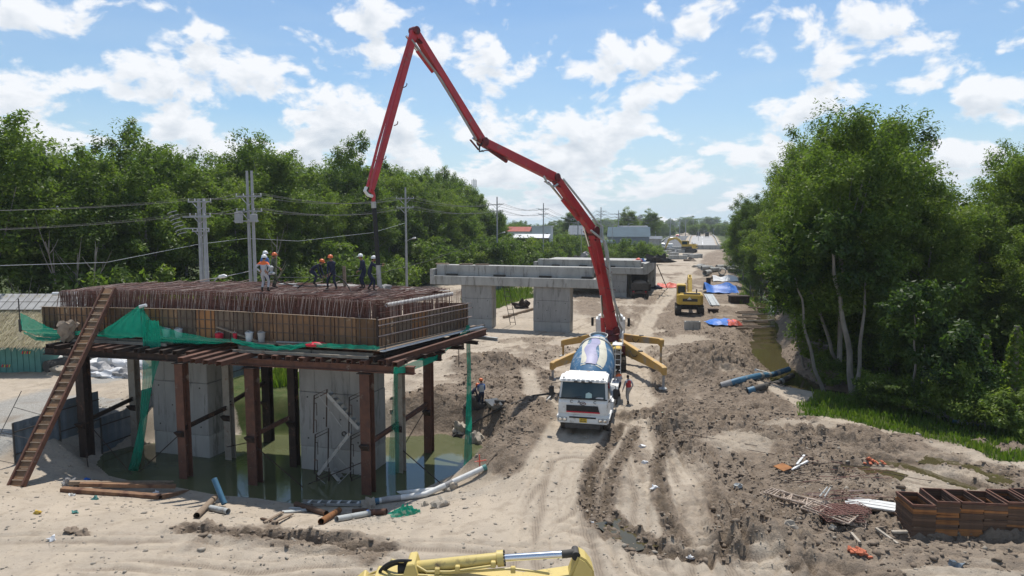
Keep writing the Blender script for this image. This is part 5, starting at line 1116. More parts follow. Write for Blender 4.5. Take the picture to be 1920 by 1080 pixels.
# loose lines of rebar and blocks on the cap
for i, u in enumerate((.05, .2, .3)):
    c = Vector((l2.x, l2.y, 6.45)).lerp(Vector((r2.x, r2.y, 6.45)), u) + n2_ * 1.3; m = MB(); m.box((c.x, c.y, 6.52), (1.4, .5, .12)); solo('timber_block', m, M_WOOD, 'flat timber lying on top of the finished cap', 'timber', (c.x, c.y, 6.455), 'timbers on the finished cap')
lad = thing('ladder', 'thin rebar ladder leaning between the finished columns', 'ladder', G(962, 609)); p0 = G(962, 609); p1 = atY(948, 532, 70.0)
for s_ in (-.28, .28): m = MB(); m.tube([p0 + Vector((s_, 0, 0)), p1 + Vector((s_, 0, 0))], .035, 5); m.build('ladder_rail', M_DARK, lad, world=True)
for i in range(9): c = p0.lerp(p1, (i + .6) / 9.4); m = MB(); m.tube([c + Vector((-.28, 0, 0)), c + Vector((.28, 0, 0))], .03, 5); m.build('rung', M_DARK, lad, world=True)
# ---- the third pier with its deck end
l3 = atY(1000, 514, 103.5); r3 = atY(1210, 515, 98)
zl3 = atY(1210, 515, 98).z; c3, l3_, d3, n3 = cap_beam('pier_cap', (l3.x, l3.y), (r3.x, r3.y), zl3, zl3 + 1.95, zl3 + .95, 2.2, .8, 'weathered cap of the further pier with a ledge, beyond the red boom', (.2, .45, .7))
for u0, u1, lab in ((.05, .2, 'column of the further pier behind the finished cap'), (.66, .84, 'column of the further pier beside the parked dump truck')):
    a = Vector((l3.x, l3.y, 0)).lerp(Vector((r3.x, r3.y, 0)), u1) + n3 * .3; column('concrete_column', a, (u1 - u0) * (r3 - l3).length, 1.6, -.4, zl3 - .01, lab)
ab = thing('deck_end', 'grey concrete deck end with a dark opening beneath, beside the earth road', 'bridge deck', (r3.x, r3.y, 0))
e0 = Vector((r3.x, r3.y, 0)) + n3 * 2.25; e1_ = e0 + AX * 13; f0 = Vector((l3.x, l3.y, 0)) + n3 * 2.25; f1 = f0 + AX * 13
m = MB(); m.prism([p[:2] for p in (f0, e0, e1_, f1)], zl3 + 1.0, zl3 + 1.55); m.build('deck_slab', M_CONC2, ab, world=True, bevel=.02)
m = MB(); m.prism([p[:2] for p in (e0 - CX * .3, e0, e1_, e1_ - CX * .3)], zl3 - .1, zl3 + .99); m.build('edge_girder', M_CONC2, ab, world=True)
m = MB(); m.prism([p[:2] for p in (e1_ - CX * .5, e1_ + CX * .2, e1_ + CX * .2 + AX * .9, e1_ - CX * .5 + AX * .9)], -.3, zl3 + 1.5); m.build('wing_wall', M_CONC2, ab, world=True)
m = MB(); m.prism([p[:2] for p in (f1, e1_ - CX * .52, e1_ - CX * .52 + AX * .8, f1 + AX * .8)], -.3, zl3 + .98); m.build('abutment_wall', M_CONC, ab, world=True)
for k in (.25, .5, .75): a = f0.lerp(e0, k); b = f1.lerp(e1_, k); m = MB(); m.beam(v3(a, zl3 + .5), v3(b, zl3 + .5), .4, .96); m.build('girder', M_CONC, ab, world=True)
# ------------------------------------------------------------------ vehicles
def wheel(parent, c, r_, w, rim=M_GALV, axis=(1, 0, 0)):
    """tyre with a rim and hub as sub-part; c local, axle along local x"""
    m = MB(); m.lathe([(r_ * .56, -w / 2), (r_ * .88, -w / 2), (r_ * .98, -w * .4), (r_, -w * .25), (r_, w * .25), (r_ * .98, w * .4), (r_ * .88, w / 2), (r_ * .56, w / 2), (r_ * .5, w * .2), (r_ * .5, -w * .2)], c, axis, 22, cap=False)
    for k in range(22):                               # tread lugs
        a = 6.2832 * k / 22
        ca_, sa = math.cos(a), math.sin(a); cc = Vector(c) + (Vector((0, ca_, sa)) * r_ * 1.0)
        m.box(cc, (w * .8, .05, .05), Matrix.Rotation(a, 3, 'X'))
    t = m.build('wheel', M_TYRE, parent, smooth=True)
    m = MB(); m.lathe([(.03, -w * .3), (r_ * .2, -w * .42), (r_ * .24, -w * .3), (r_ * .5, -w * .16), (r_ * .55, -w * .34), (r_ * .57, -w * .34), (r_ * .57, w * .34), (r_ * .5, w * .16), (r_ * .24, w * .3), (r_ * .2, w * .42), (.03, w * .3)], c, axis, 16, cap=False); m.build('rim', rim, t, smooth=True)
    return t
def text_part(name, body, size, mat, parent, loc, rot, ext=.006):
    cu = bpy.data.curves.new(name, 'FONT'); cu.body = body; cu.size = size; cu.extrude = ext; cu.align_x = 'CENTER'; cu.align_y = 'CENTER'
    o = bpy.data.objects.new(name, cu); COL.objects.link(o); dg = bpy.context.evaluated_depsgraph_get(); me = bpy.data.meshes.new_from_object(o.evaluated_get(dg)); bpy.data.objects.remove(o); bpy.data.curves.remove(cu)
    me.materials.clear(); return link(name, me, mat, parent, Matrix.Translation(Vector(loc)) @ Euler(rot).to_matrix().to_4x4())
# ---- mixer truck: local front = -Y, rear = +Y, z from the ground
g = G(1094, 808); mx_loc = Vector((g.x - .12, g.y - .75, gz(g.x, g.y + .6) - .02)); mx_rot = -R(12.7)
mxr = thing('mixer_truck', 'muddy white mixer truck with a blue and cream drum, facing the camera', 'mixer truck', mx_loc, mx_rot); mxr.scale = (1.05,) * 3
def cabbody(parent, w=2.42, zb=.92, zt=2.78, d=1.75, mat=M_WHITE):
    h = w / 2; m = MB()
    # side profile (y, z): front face slightly raked
    pr = [(0.0, zb), (-.05, 1.15), (-.04, 1.62), (.06, 1.80), (.30, zt - .08), (.42, zt), (d, zt), (d, zb)]
    n = len(pr); sh = [1, 1, 1, .985, .94, .92, .92, 1]
    vs = [(-h * sh[i], y_, z_) for i, (y_, z_) in enumerate(pr)] + [(h * sh[i], y_, z_) for i, (y_, z_) in enumerate(pr)]
    m.add(vs, [tuple(range(n)), tuple(range(2 * n - 1, n - 1, -1))] + [(i, n + i, n + (i + 1) % n, (i + 1) % n) for i in range(n)])
    return m.build('cab', mat, parent, bevel=.05, seg=2)
cabm = cabbody(mxr)
m = MB()                                              # windscreen, set proud of the raked front
ws = [(-1.08, .045, 1.83), (1.08, .045, 1.83), (1.02, .275, 2.62), (-1.02, .275, 2.62)]
m.slab(ws, .03, (0, -1, .3)); wsc = m.build('windscreen', M_GLASS, mxr, bevel=.01)
m = MB(); m.slab([(-1.16, .02, 1.775), (1.16, .02, 1.775), (1.16, .035, 1.83), (-1.16, .035, 1.83)], .05, (0, -1, .3)); m.build('windscreen_seal', M_BLACK, mxr)
for a, b in ((-.75, -.1), (.05, .7)):
    m = MB(); m.beam((a, -.005, 1.80), (b, .02, 1.93), .03, .02); m.build('wiper', M_BLACK, mxr)
m = MB(); m.slab([(.12, .025, 1.86), (.42, .025, 1.86), (.42, .075, 2.06), (.27, .10, 2.13), (.12, .075, 2.06)], .012, (0, -1, .3)); m.build('dash_card', pmat('pale_card', (.45, .60, .58), (.4, .55, .53), 2), mxr)
m = MB(); m.slab([(.62, .02, 1.85), (.98, .02, 1.85), (.98, .04, 1.92), (.62, .04, 1.92)], .012, (0, -1, .3)); m.build('dash_card', M_BUCK, mxr)
for s_ in (-1, 1):
    m = MB(); m.slab([(s_ * 1.205, .22, 1.80), (s_ * 1.205, 1.30, 1.80), (s_ * 1.13, 1.22, 2.52), (s_ * 1.13, .48, 2.52)], .025, (s_, 0, .1)); m.build('side_window', M_GLASS, mxr)
    m = MB(); m.box((s_ * 1.225, .62, 1.62), (.04, .28, .05)); m.build('door_handle', M_BLACK, mxr)
    m = MB(); m.prism([(s_ * 1.0 - .0, -.1), (s_ * 1.30, .0), (s_ * 1.30, 1.6), (s_ * 1.0, 1.6)] if s_ > 0 else [(s_ * 1.0, -.1), (s_ * 1.0, 1.6), (s_ * 1.30, 1.6), (s_ * 1.30, .0)], .80, .93); m.build('step_panel', M_WHITE, mxr, bevel=.02)
    # mirrors on long arms
    m = MB(); m.tube([(s_ * 1.12, .30, 2.55), (s_ * 1.55, .10, 2.50), (s_ * 1.58, .08, 1.75), (s_ * 1.2, .12, 1.70)], .018, 6); mm = m.build('mirror_arm', M_BLACK, mxr)
    m = MB(); m.box((s_ * 1.56, .08, 2.12), (.24, .12, .50)); m.build('mirror', M_BLACK, mm, bevel=.04)
# ribbed roof visor: separate ridges across the cab top
m = MB(); m.prism([(-1.16, -.06), (1.16, -.06), (1.13, .62), (-1.13, .62)], [2.62, 2.62, 2.80, 2.80], [2.74, 2.74, 2.93, 2.93]); vis = m.build('roof_visor', M_WHITE, mxr, bevel=.045, seg=2)
for k in range(9):
    x_ = -.92 + k * .23; m = MB(); m.beam((x_, -.03, 2.755), (x_, .56, 2.935), .15, .05); m.build('visor_ridge', M_WHITE, vis, bevel=.02)
for x_ in (-.35, 0, .35):
    m = MB(); m.box((x_, -.07, 2.67), (.17, .04, .085)); m.build('marker_lamp', M_DARK, vis)
for x_ in (-.95, .95): m = MB(); m.lathe([(.06, 0), (.05, .03), (.01, .045)], (x_, .1, 2.81), n=10); m.build('visor_bolt', M_DARK, vis)
# front: grille, emblem, bumper, lamps, plate
m = MB(); m.slab([(-.80, -.07, 1.22), (.80, -.07, 1.22), (.72, -.06, 1.50), (-.80, -.06, 1.50)], .03, (0, -1, 0)); gr = m.build('grille', M_BLACK, mxr)
for k in range(4): m = MB(); m.box((0, -.115, 1.28 + k * .058), (1.5, .02, .018)); m.build('grille_slat', M_DARK, gr)
m = MB(); m.box((.02, -.118, 1.19), (1.62, .03, .055)); m.build('red_strip', M_RPLA, mxr)
m = MB(); m.lathe([(.14, 0), (.15, .02), (.115, .025), (.115, .01)], (0, -.05, 1.60), (0, -1, 0), 18, cap=False); m.v = [(x * 1.0, y_, 1.60 + (z_ - 1.60) * .6) for x, y_, z_ in m.v]; em = m.build('emblem', M_REDD, mxr, smooth=True)
m = MB(); m.tube([(-.07, -.065, 1.565), (-.02, -.065, 1.61), (.03, -.065, 1.60), (.075, -.065, 1.63)], .016, 6); m.build('emblem_stroke', M_REDD, em)
for ch, x_ in (('C', -.56), ('A', -.19), ('C', .58)):
    text_part('letter', ch, .21, M_DARK, mxr, (x_, -.052 if ch != 'C' or x_ < 0 else -.052, 1.67), (R(90), 0, 0))
m = MB(); m.prism([(-1.24, -.14), (1.24, -.14), (1.24, .3), (-1.24, .3)], .62, 1.02); bpr = m.build('bumper', M_WHITE, mxr, bevel=.05, seg=2)
m = MB(); m.box((0, -.15, .93), (1.3, .03, .07)); m.build('bumper_slot', M_BLACK, bpr)
for s_ in (-1, 1):
    m = MB(); m.box((s_ * .98, -.145, .82), (.46, .05, .20)); hl = m.build('headlight', M_GALV, mxr, bevel=.02)
    for k in (-1, 1): m = MB(); m.lathe([(.07, 0), (.075, .02), (.03, .03)], (s_ * .98 + k * .11, -.165, .82), (0, -1, 0), 12); m.build('lamp_lens', M_CHROME, hl, smooth=True)
m = MB(); m.box((.03, -.155, .79), (.36, .02, .20)); pl = m.build('licence_plate', M_PLATE, mxr)
for k in range(3): m = MB(); m.box((-.06 + k * .09, -.168, .835), (.055, .006, .05)); m.build('plate_mark', M_DARK, pl)
for k in range(5): m = MB(); m.box((-.10 + k * .065, -.168, .755), (.04, .006, .06)); m.build('plate_mark', M_DARK, pl)
m = MB(); m.box((0, .1, .5), (1.7, .5, .22)); m.build('under_guard', M_DARK, mxr)
# chassis, tanks, wheels
m = MB(); m.box((-.42, 4.9, .98), (.10, 7.6, .28)); m.box((.42, 4.9, .98), (.10, 7.6, .28))
for k in range(6): m.box((0, 1.6 + k * 1.35, .98), (.74, .12, .2))
m.build('chassis', M_DARK, mxr)
for y_, dbl in ((1.15, 0), (2.75, 0), (6.1, 1), (7.45, 1)):
    for s_ in (-1, 1):
        wheel(mxr, (s_ * (1.06 if not dbl else 1.10), y_, .52), .52, .30)
        if dbl: wheel(mxr, (s_ * .76, y_, .52), .52, .28)
    m = MB(); m.tube([(-1, y_, .52), (1, y_, .52)], .08, 8); m.build('axle', M_DARK, mxr)
for s_ in (-1, 1):
    for y0, y1 in ((2.15, 3.35), (5.45, 8.1)):
        m = MB(); n = 8; L0 = y1 - y0; pr = [(y0 + L0 * k / n, .62 + .55 * min(1, 2.4 * math.sin(math.pi * k / n))) for k in range(n + 1)]
        for a, b in zip(pr[:-1], pr[1:]): m.beam((s_ * 1.06, a[0], a[1]), (s_ * 1.06, b[0], b[1]), .5, .025)
        m.build('mudguard', M_WHITE, mxr)
m = MB(); m.box((1.08, 4.3, .85), (.42, 1.3, .5)); m.build('fuel_tank', M_GALV, mxr, bevel=.06, seg=2)
m = MB(); m.box((1.02, 2.35, 1.35), (.36, .62, .06)); m.build('side_step', M_WHITE, mxr)
for y_ in (3.6, 4.2, 4.9, 5.3): m = MB(); m.tube([(1.22, y_, .55), (1.22, y_, 1.15)], .025, 5); m.build('side_guard_post', M_GALV, mxr)
for z_ in (.65, .95): m = MB(); m.tube([(1.23, 3.5, z_), (1.23, 5.4, z_)], .025, 5); m.build('side_guard_rail', M_GALV, mxr)
m = MB(); m.tube([(-.95, 1.95, 2.62), (.95, 1.95, 2.62)], .17, 14); wt = m.build('water_tank', M_GALV, mxr, smooth=True)
for x_ in (-.42, .28): m = MB(); m.lathe([(.182, -.03), (.19, 0), (.182, .03)], (x_, 1.95, 2.62), (1, 0, 0), 14, cap=False); m.build('tank_band', M_WHITE, wt)
m = MB(); m.box((0, 1.98, 1.75), (2.0, .12, 1.4)); m.build('front_pedestal', M_DARK, mxr)
# drum: axis rising to the rear
da = Vector((0, math.cos(R(13)), math.sin(R(13)))); dc = Vector((0, 2.2, 1.98))
prof = [(.30, -.02), (.78, .04), (1.02, .55), (1.15, 1.3), (1.19, 2.0), (1.17, 2.7), (1.08, 3.4), (.93, 4.1), (.76, 4.8), (.62, 5.3), (.60, 5.55), (.50, 5.58)]
def drum_skin(a0, a1, e0, e1, wob, up, name, mat, parent, w2=None):
    """a sheet on the drum between two angles, riding a few mm proud"""
    m = MB(); o, x, y, z, l = frame((0, 0, 0), da); vs = []; nu = 6; k = 0; N_ = 16
    for j in range(N_ + 1):
        t_ = e0 + (e1 - e0) * j / N_
        for i in range(len(prof) - 1):
            if prof[i][1] <= t_ <= prof[i + 1][1]: f_ = (t_ - prof[i][1]) / (prof[i + 1][1] - prof[i][1]); rr = prof[i][0] * (1 - f_) + prof[i + 1][0] * f_; break
        for i in range(nu + 1):
            aa = a0 + (a1 - a0) * i / nu + wob * math.sin(j / N_ * 5.5 + .7); d_ = Vector((math.sin(aa), 0, 0)) + (y if y.z > 0 else -y) * math.cos(aa); vs.append(dc + z * t_ + d_ * (rr + up))
    n = nu + 1; m.add(vs, [(j * n + i, j * n + i + 1, (j + 1) * n + i + 1, (j + 1) * n + i) for j in range(N_) for i in range(nu)]); return m.build(name, mat, parent, smooth=True)
m = MB(); m.lathe(prof, dc, da, 32); drm = m.build('drum', M_BLUE, mxr, smooth=True)
drum_skin(-.52, -.24, .45, 5.0, .10, .012, 'cream_stripe', M_CREAM, drm); drum_skin(.28, .68, .45, 5.0, .12, .012, 'cream_stripe', M_CREAM, drm)
drum_skin(-.25, .28, .50, 2.7, .10, .028, 'lilac_patch', M_LILAC, drm); drum_skin(-.20, .24, 2.72, 4.9, .08, .030, 'lilac_patch', M_LILAC, drm)
for k in range(7): drum_skin(-1.3 + k * 1.2, -1.28 + k * 1.2, .2, 5.2, .02, .006, 'weld_seam', M_BLUE, drm)
m = MB(); m.lathe([(.97, 3.92), (1.04, 3.94), (1.04, 4.1), (.95, 4.12)], dc, da, 32, cap=False); m.build('drum_ring', M_GALV, drm, smooth=True)
m = MB(); m.box((-.7, 6.6, 1.75), (.16, .3, 1.6)); m.box((.7, 6.6, 1.75), (.16, .3, 1.6)); m.box((0, 6.62, 1.95), (1.3, .2, .25)); m.build('rear_pedestal', M_DARK, mxr)
e = dc + da * 5.6; m = MB(); m.lathe([(.45, .0), (.55, .38), (.51, .38), (.4, 0)], (e.x, e.y + .05, e.z + .12), (0, -.2, 1), 14, cap=False); m.build('loading_hopper', M_GALV, mxr, smooth=True)
m = MB(); m.slab([(-.42, e.y + .05, e.z - .35), (.42, e.y + .05, e.z - .35), (.30, e.y + 1.25, e.z - 1.15), (-.30, e.y + 1.25, e.z - 1.15)], .05, (0, 0, 1)); m.beam((-.40, e.y + .05, e.z - .25), (-.3, e.y + 1.25, e.z - 1.05), .03, .22); m.beam((.40, e.y + .05, e.z - .25), (.3, e.y + 1.25, e.z - 1.05), .03, .22); m.build('chute', M_GALV, mxr)
m = MB(); m.tube([(.98, 7.75, .9), (.98, 7.75, 3.2), (.98, 8.05, 3.3)], .025, 6); m.tube([(1.3, 7.75, .9), (1.3, 7.75, 3.2)], .025, 6)
for k in range(7): m.tube([(.98, 7.75, 1.0 + k * .32), (1.3, 7.75, 1.0 + k * .32)], .02, 5)
m.build('rear_ladder', M_WHITE, mxr)
m = MB(); m.box((1.12, 7.75, 3.22), (.6, .9, .04)); m.tube([(1.4, 7.35, 3.24), (1.4, 7.35, 3.95), (1.4, 8.15, 3.95), (1.4, 8.15, 3.24)], .02, 5); m.build('rear_platform', M_WHITE, mxr)
# ---- the boom pump truck: local front = +Y
tx = Vector((7.55, 52, 0)); ppr = thing('pump_truck', 'concrete pump truck with a long red folding boom over the site, standing on yellow outriggers', 'pump truck', (tx.x, tx.y, gz(tx.x, tx.y)), -R(8.5))
def PL(x_, y_, z_): return W[ppr.name] @ Vector((x_, y_, z_))
m = MB(); m.box((-.42, .8, 1.0), (.12, 9.2, .3)); m.box((.42, .8, 1.0), (.12, 9.2, .3)); m.box((0, -.3, 1.32), (1.6, 5.6, .25)); m.build('chassis', M_DARK, ppr)
m = MB(); m.box((0, 5.55, 1.95), (2.42, 2.0, 2.0)); pcab = m.build('cab', M_WHITE, ppr, bevel=.18, seg=3)
m = MB(); m.prism([(-1.05, 4.7), (1.05, 4.7), (.95, 6.3), (-.95, 6.3)], 2.94, 3.05); m.build('cab_roof_cap', M_WHITE, ppr, bevel=.06, seg=2)
m = MB(); m.box((0, 6.565, 2.3), (2.1, .03, .85)); m.build('windscreen', M_GLASS, ppr)
m = MB(); m.box((0, 4.535, 2.35), (1.3, .03, .5)); m.build('rear_window', M_GLASS, ppr)
for s_ in (-1, 1):
    m = MB(); m.box((s_ * 1.222, 5.85, 2.3), (.03, 1.1, .7)); m.build('side_window', M_GLASS, ppr)
    m = MB(); m.tube([(s_ * 1.2, 6.4, 2.7), (s_ * 1.5, 6.45, 2.65)], .02, 5); m.build('mirror_arm', M_BLACK, ppr)
    m = MB(); m.box((s_ * 1.55, 6.45, 2.3), (.22, .14, .75)); m.build('mirror', M_BLACK, ppr, bevel=.04)
    for y_ in (5.2, 3.7, -1.5, -2.85): wheel(ppr, (s_ * 1.03, y_, .52), .52, .34)
m = MB(); m.lathe([(.95, 1.45), (1.0, 1.75), (.78, 1.8), (.66, 2.25), (.7, 2.32), (.5, 2.35)], n=24); m.build('slewing_ring', M_REDD, ppr, smooth=True)
m = MB(); m.box((0, .1, 1.55), (2.1, 1.7, .22)); m.build('deck_plate', M_ORYEL, ppr, bevel=.03)
m = MB(); m.box((0, -2.2, 1.75), (1.7, 2.6, .10)); m.build('rear_deck', M_YEL, ppr)
m = MB(); m.prism([(-.75, -4.9), (.75, -4.9), (.75, -3.7), (-.75, -3.7)], .85, 1.5); m.lathe([(.6, 0), (.95, .45), (.9, .45), (.55, 0)], (0, -4.3, 1.2), n=12, cap=False); m.build('receiving_hopper', M_DARK, ppr)
for x_ in (-.42, .42): m = MB(); m.tube([(x_, -3.5, 1.55), (x_, .0, 1.75)], .17, 10); m.build('pump_cylinder', M_GALV, ppr, smooth=True)
m = MB(); m.box((1.0, -1.6, 1.5), (.4, 1.9, .7)); m.build('oil_tank', M_REDD, ppr, bevel=.04)
def outrig(name, foot, hip, ztip, hm, ht, mat=M_ORYEL):
    f = Vector(foot); f.z = gz(f.x, f.y); h = Vector(hip); tip = Vector((f.x, f.y, ztip))
    d_ = Vector((tip.x - h.x, tip.y - h.y, 0)).normalized(); sd = Vector((d_.y, -d_.x, 0)) * .17
    m = MB()
    poly = [h + Vector((0, 0, .28)), tip + Vector((0, 0, .13)), tip + d_ * .2 + Vector((0, 0, .05)), tip + d_ * .2 + Vector((0, 0, -.45)), tip - d_ * .15 + Vector((0, 0, -.3)), h + Vector((0, 0, -hm))]
    m.slab([p - sd for p in poly], .34, sd.normalized()); o = m.build('outrigger_arm', mat, ppr, world=True, bevel=.025)
    m = MB(); m.tube([tip + d_ * .05, Vector((tip.x, tip.y, f.z + .1)) + d_ * .05], .085, 10); jk = m.build('jack_leg', mat if ht else M_SACK, o, world=True, smooth=True)
    m = MB(); q_ = tip + d_ * .05; m.lathe([(.30, f.z - .02), (.30, f.z + .06), (.12, f.z + .12)], (q_.x, q_.y, 0), n=14); m.build('foot_pad', M_GALV, o, world=True, smooth=True)
    m = MB(); c = h.lerp(tip, .5) + Vector((0, 0, .23)) ; m.box(c, (.3, .3, .05)); m.build('arm_bracket', M_DARK, o, world=True)
    m = MB(); c1, c2 = h.lerp(tip, .32) + sd * 1.35 + Vector((0, 0, -.02)), h.lerp(tip, .5) + sd * 1.35 - Vector((0, 0, .04)); m.tube(bez(c1, c1.lerp(c2, .5) + Vector((0, 0, -.55)), c2, 8), .025, 5); m.build('arm_hose', M_BLACK, o, world=True)
def footat(px, py): return G(px, py)
fa = footat(1037, 712); outrig('o', fa, PL(-.75, -1.4, 1.75), atY(1035, 681, fa.y).z, .75, 0)
fb = footat(1243, 729); outrig('o', fb, PL(.8, -1.2, 1.85), atY(1243, 690, fb.y).z, .75, 0)
fc = footat(1057, 668); outrig('o', fc, PL(-1.0, 1.2, 1.9), atY(1057, 640, fc.y).z, .35, 1)
fd = footat(1238, 684); outrig('o', fd, PL(1.05, 1.0, 1.9), atY(1238, 638, fd.y).z, .35, 1)
# boom: pin points in the vertical plane through the turret and the hose
B0 = Vector((tx.x, tx.y, 2.3)); pd_ = Vector((-14.5, -17, 0)).normalized(); pn = Vector((pd_.y, -pd_.x, 0))   # pn: sideways
def onplane(px, py, off=0.0):
    d = raydir(px, py); o_ = B0 + pn * off; o0 = Vector((0, 0, H_CAM)); k = (o_ - o0).dot(pn) / d.dot(pn); return o0 + d * k
J0 = onplane(1149, 622); JA = onplane(1112, 434); JB = onplane(1040, 333); JC = onplane(905, 266); JD = onplane(777, 58); JE = onplane(698, 352)
def section(a, b, w, h0, h1, nm='boom_section', mat=M_RED, inset=0.0, off=0.0, taper=.35):
    """a box-section boom arm, deeper at the root, rounded knuckles at its ends"""
    o, x, y, z, l = frame(a, b, (0, 0, 1)); x = pn.copy(); y = z.cross(x).normalized(); y = y if y.z > 0 or abs(y.z) < .05 else -y
    c = Vector(a) + x * off; hh = lambda t: h0 + (h1 - h0) * t
    pts = [(-.18, .36), (.10, .5), (l * taper, .5), (l - .25, .5), (l + .16, .30), (l + .16, -.30), (l - .25, -.5), (l * taper, -.5), (.10, -.5), (-.18, -.36)]
    pl = [c + z * t + y * (k * hh(min(max(t / l, 0), 1))) for t, k in pts]
    m = MB(); m.slab([p - x * (w / 2) for p in pl], w, x); s_ = m.build(nm, mat, ppr, world=True, bevel=.03)
    return s_, (c, x, y, z, l)
def knuckle(p, r_, w, par, mat=M_REDD):
    m = MB(); m.lathe([(r_ * .6, -w / 2 - .03), (r_, -w / 2), (r_, w / 2), (r_ * .6, w / 2 + .03)], p, pn, 16); m.build('knuckle_pin', mat, par, world=True, smooth=True)
def cyl(a, b, r_, par, f=.55, mat=M_REDD):
    a = Vector(a); b = Vector(b); c = a.lerp(b, f); m = MB(); m.tube([a, c], r_, 10); k = m.build('hydraulic_cylinder', mat, par, world=True, smooth=True)
    m = MB(); m.tube([c, b], r_ * .55, 8); m.build('piston_rod', M_CHROME, par, world=True, smooth=True)
def pipe_run(pts, r_, par, mat=M_PIPEG, nm='concrete_pipe'):
    m = MB(); m.tube(pts, r_, 8); return m.build(nm, mat, par, world=True, smooth=True)
s1, f1_ = section(J0, JA, .55, .85, .62); s2, f2_ = section(JA, JB, .48, .66, .55); s3, f3_ = section(JB, JC, .42, .62, .50); s4, f4_ = section(JC, JD, .34, .50, .40, off=.0); s5, f5_ = section(JD, JE, .26, .42, .26)
for p, r_, w, par in ((J0, .42, .8, s1), (JA, .38, .7, s2), (JB, .29, .62, s3), (JC, .26, .56, s4), (JD, .21, .5, s5)): knuckle(p, r_, w, par)
def loc_(fr, t, k, sdx=0.0): c, x, y, z, l = fr; return c + z * t + y * k + x * sdx
# turret upright and main lift cylinder
m = MB(); m.slab([PL(0, 0, 2.2) + pd_ * -.55 - pn * .42, PL(0, 0, 2.2) + pd_ * .55 - pn * .42, J0 + pd_ * .35 - pn * .42 + Vector((0, 0, .35)), J0 - pd_ * .35 - pn * .42 + Vector((0, 0, .35))], .84, pn); m.build('turret', M_REDD, ppr, world=True, bevel=.04)
cyl(PL(0, 0, 1.9) + pd_ * .9, loc_(f1_, 3.4, -.55), .16, s1, .5, M_RED); cyl(loc_(f1_, 5.0, -.5), loc_(f2_, 1.2, -.45), .13, s1, .6, M_RED)
cyl(loc_(f2_, 2.0, -.48), loc_(f3_, .6, -.5), .13, s2, .55, M_RED); cyl(loc_(f3_, 5.0, -.45), loc_(f4_, .7, -.5), .12, s3, .55, M_REDD); cyl(loc_(f4_, 5.2, -.42), loc_(f5_, .55, .42), .10, s4, .6, M_RED)
# link plates at each knee
for p, fa_, fb_, par in ((JA, f1_, f2_, s1), (JB, f2_, f3_, s2), (JC, f3_, f4_, s3), (JD, f4_, f5_, s4)):
    for sdx in (-.36, .36):
        m = MB(); a = loc_(fa_, fa_[4] - .55, -.38, sdx); b = p + pn * sdx - Vector((0, 0, .1)); c = loc_(fb_, .55, -.42, sdx); m.beam(a, p.lerp(a, .1) + pn * sdx * .1 - Vector((0, 0, .45)), .05, .12, pn); m.beam(p + pn * 0 - Vector((0, 0, .45)) + pn * sdx * .9, c, .05, .12, pn); m.build('link_plate', M_REDD, par, world=True)
# concrete line along the boom
pipe_run([PL(.75, .3, 1.8), PL(.9, .5, 2.6), loc_(f1_, .8, .1, -.62), loc_(f1_, f1_[4] - .3, .2, -.62), loc_(f1_, f1_[4] + .2, .5, -.55)], .075, s1)
pipe_run([loc_(f1_, f1_[4] + .2, .5, -.55), loc_(f2_, .5, .42, -.45), loc_(f2_, f2_[4] * .45, .36, -.42), loc_(f2_, f2_[4] - .3, .1, -.5)], .075, s2)
ax_ = atY(1137, 452, 49.5); pipe_run([onplane(1108, 432, -.5), onplane(1126, 446, -.7), onplane(1134, 452, -.8), onplane(1139, 470, -.9), onplane(1150, 560, -.9), onplane(1166, 602, -.9)], .08, s1, M_PIPEG, 'riser_pipe')
for k in (.3, .55, .8): a = onplane(1139, 470, -.9).lerp(onplane(1166, 602, -.9), k); m = MB(); m.beam(a, loc_(f1_, f1_[4] * (1 - k), 0, -.2), .05, .05); m.build('pipe_bracket', M_REDD, s1, world=True)
pipe_run([loc_(f3_, 1.6, -.4, -.35), loc_(f3_, 1.2, -.75, -.4), loc_(f3_, .5, -.8, -.42), loc_(f3_, .1, -.5, -.42)], .07, s3)
pipe_run([loc_(f3_, .3, .2, .34), loc_(f3_, f3_[4] - .3, .05, .34)], .07, s3, M_RED)
q1, q2 = loc_(f4_, .9, -.55, -.1), loc_(f4_, f4_[4] - .4, -.75, -.1); sgn = -1 if loc_(f4_, 4, -1).x < loc_(f4_, 4, 1).x else 1
q1, q2, q3 = onplane(893, 262, -.1), onplane(826, 148, -.1), onplane(771, 74, -.1); pipe_run([q1, q2, q3], .065, s4, M_SACK)
for u in (.22, .55, .95): a = q1.lerp(q2, u) if u < .9 else q2; b = loc_(f4_, (a - f4_[0]).dot(f4_[3]), 0); m = MB(); m.beam(a, b, .05, .07); m.build('pipe_bracket', M_REDD, s4, world=True)
pipe_run([onplane(905, 266, -.3), onplane(899, 275, -.3), onplane(899, 284, -.3), onplane(906, 283, -.3)], .05, s4, M_BLACK, 'hose_loop')
pipe_run([onplane(768, 72, -.15), onplane(735, 180, -.15), onplane(709, 270, -.15), onplane(689, 350, -.15)], .075, s5, M_RED)
pipe_run([onplane(687, 351, -.15), onplane(684, 358, -.15), onplane(690, 366, -.15), onplane(698, 368, -.15)], .085, s5, M_PVC, 'tip_elbow')
for u, v_ in ((734, 236), (712, 300), (751, 165)): a = onplane(u, v_, 0); m = MB(); m.tube(bez(a - pn * .2, a - pn * .55, a + Vector((0, 0, .18)) - pn * .5, 5), .025, 5); m.build('hose_hook', M_REDD, s5, world=True)
hx = onplane(700, 378); pipe_run([onplane(693, 357), onplane(699, 360), onplane(701, 368), hx], .095, ppr, M_RED, 'end_elbow')
hb = dk(.112, .62); hb = atY(712, 537, 35.0); hm_ = atY(709, 497, 34.95)
m = MB(); m.tube([hx, onplane(701, 390)], .13, 12); m.build('hose_coupling', M_GALV, ppr, world=True, smooth=True)
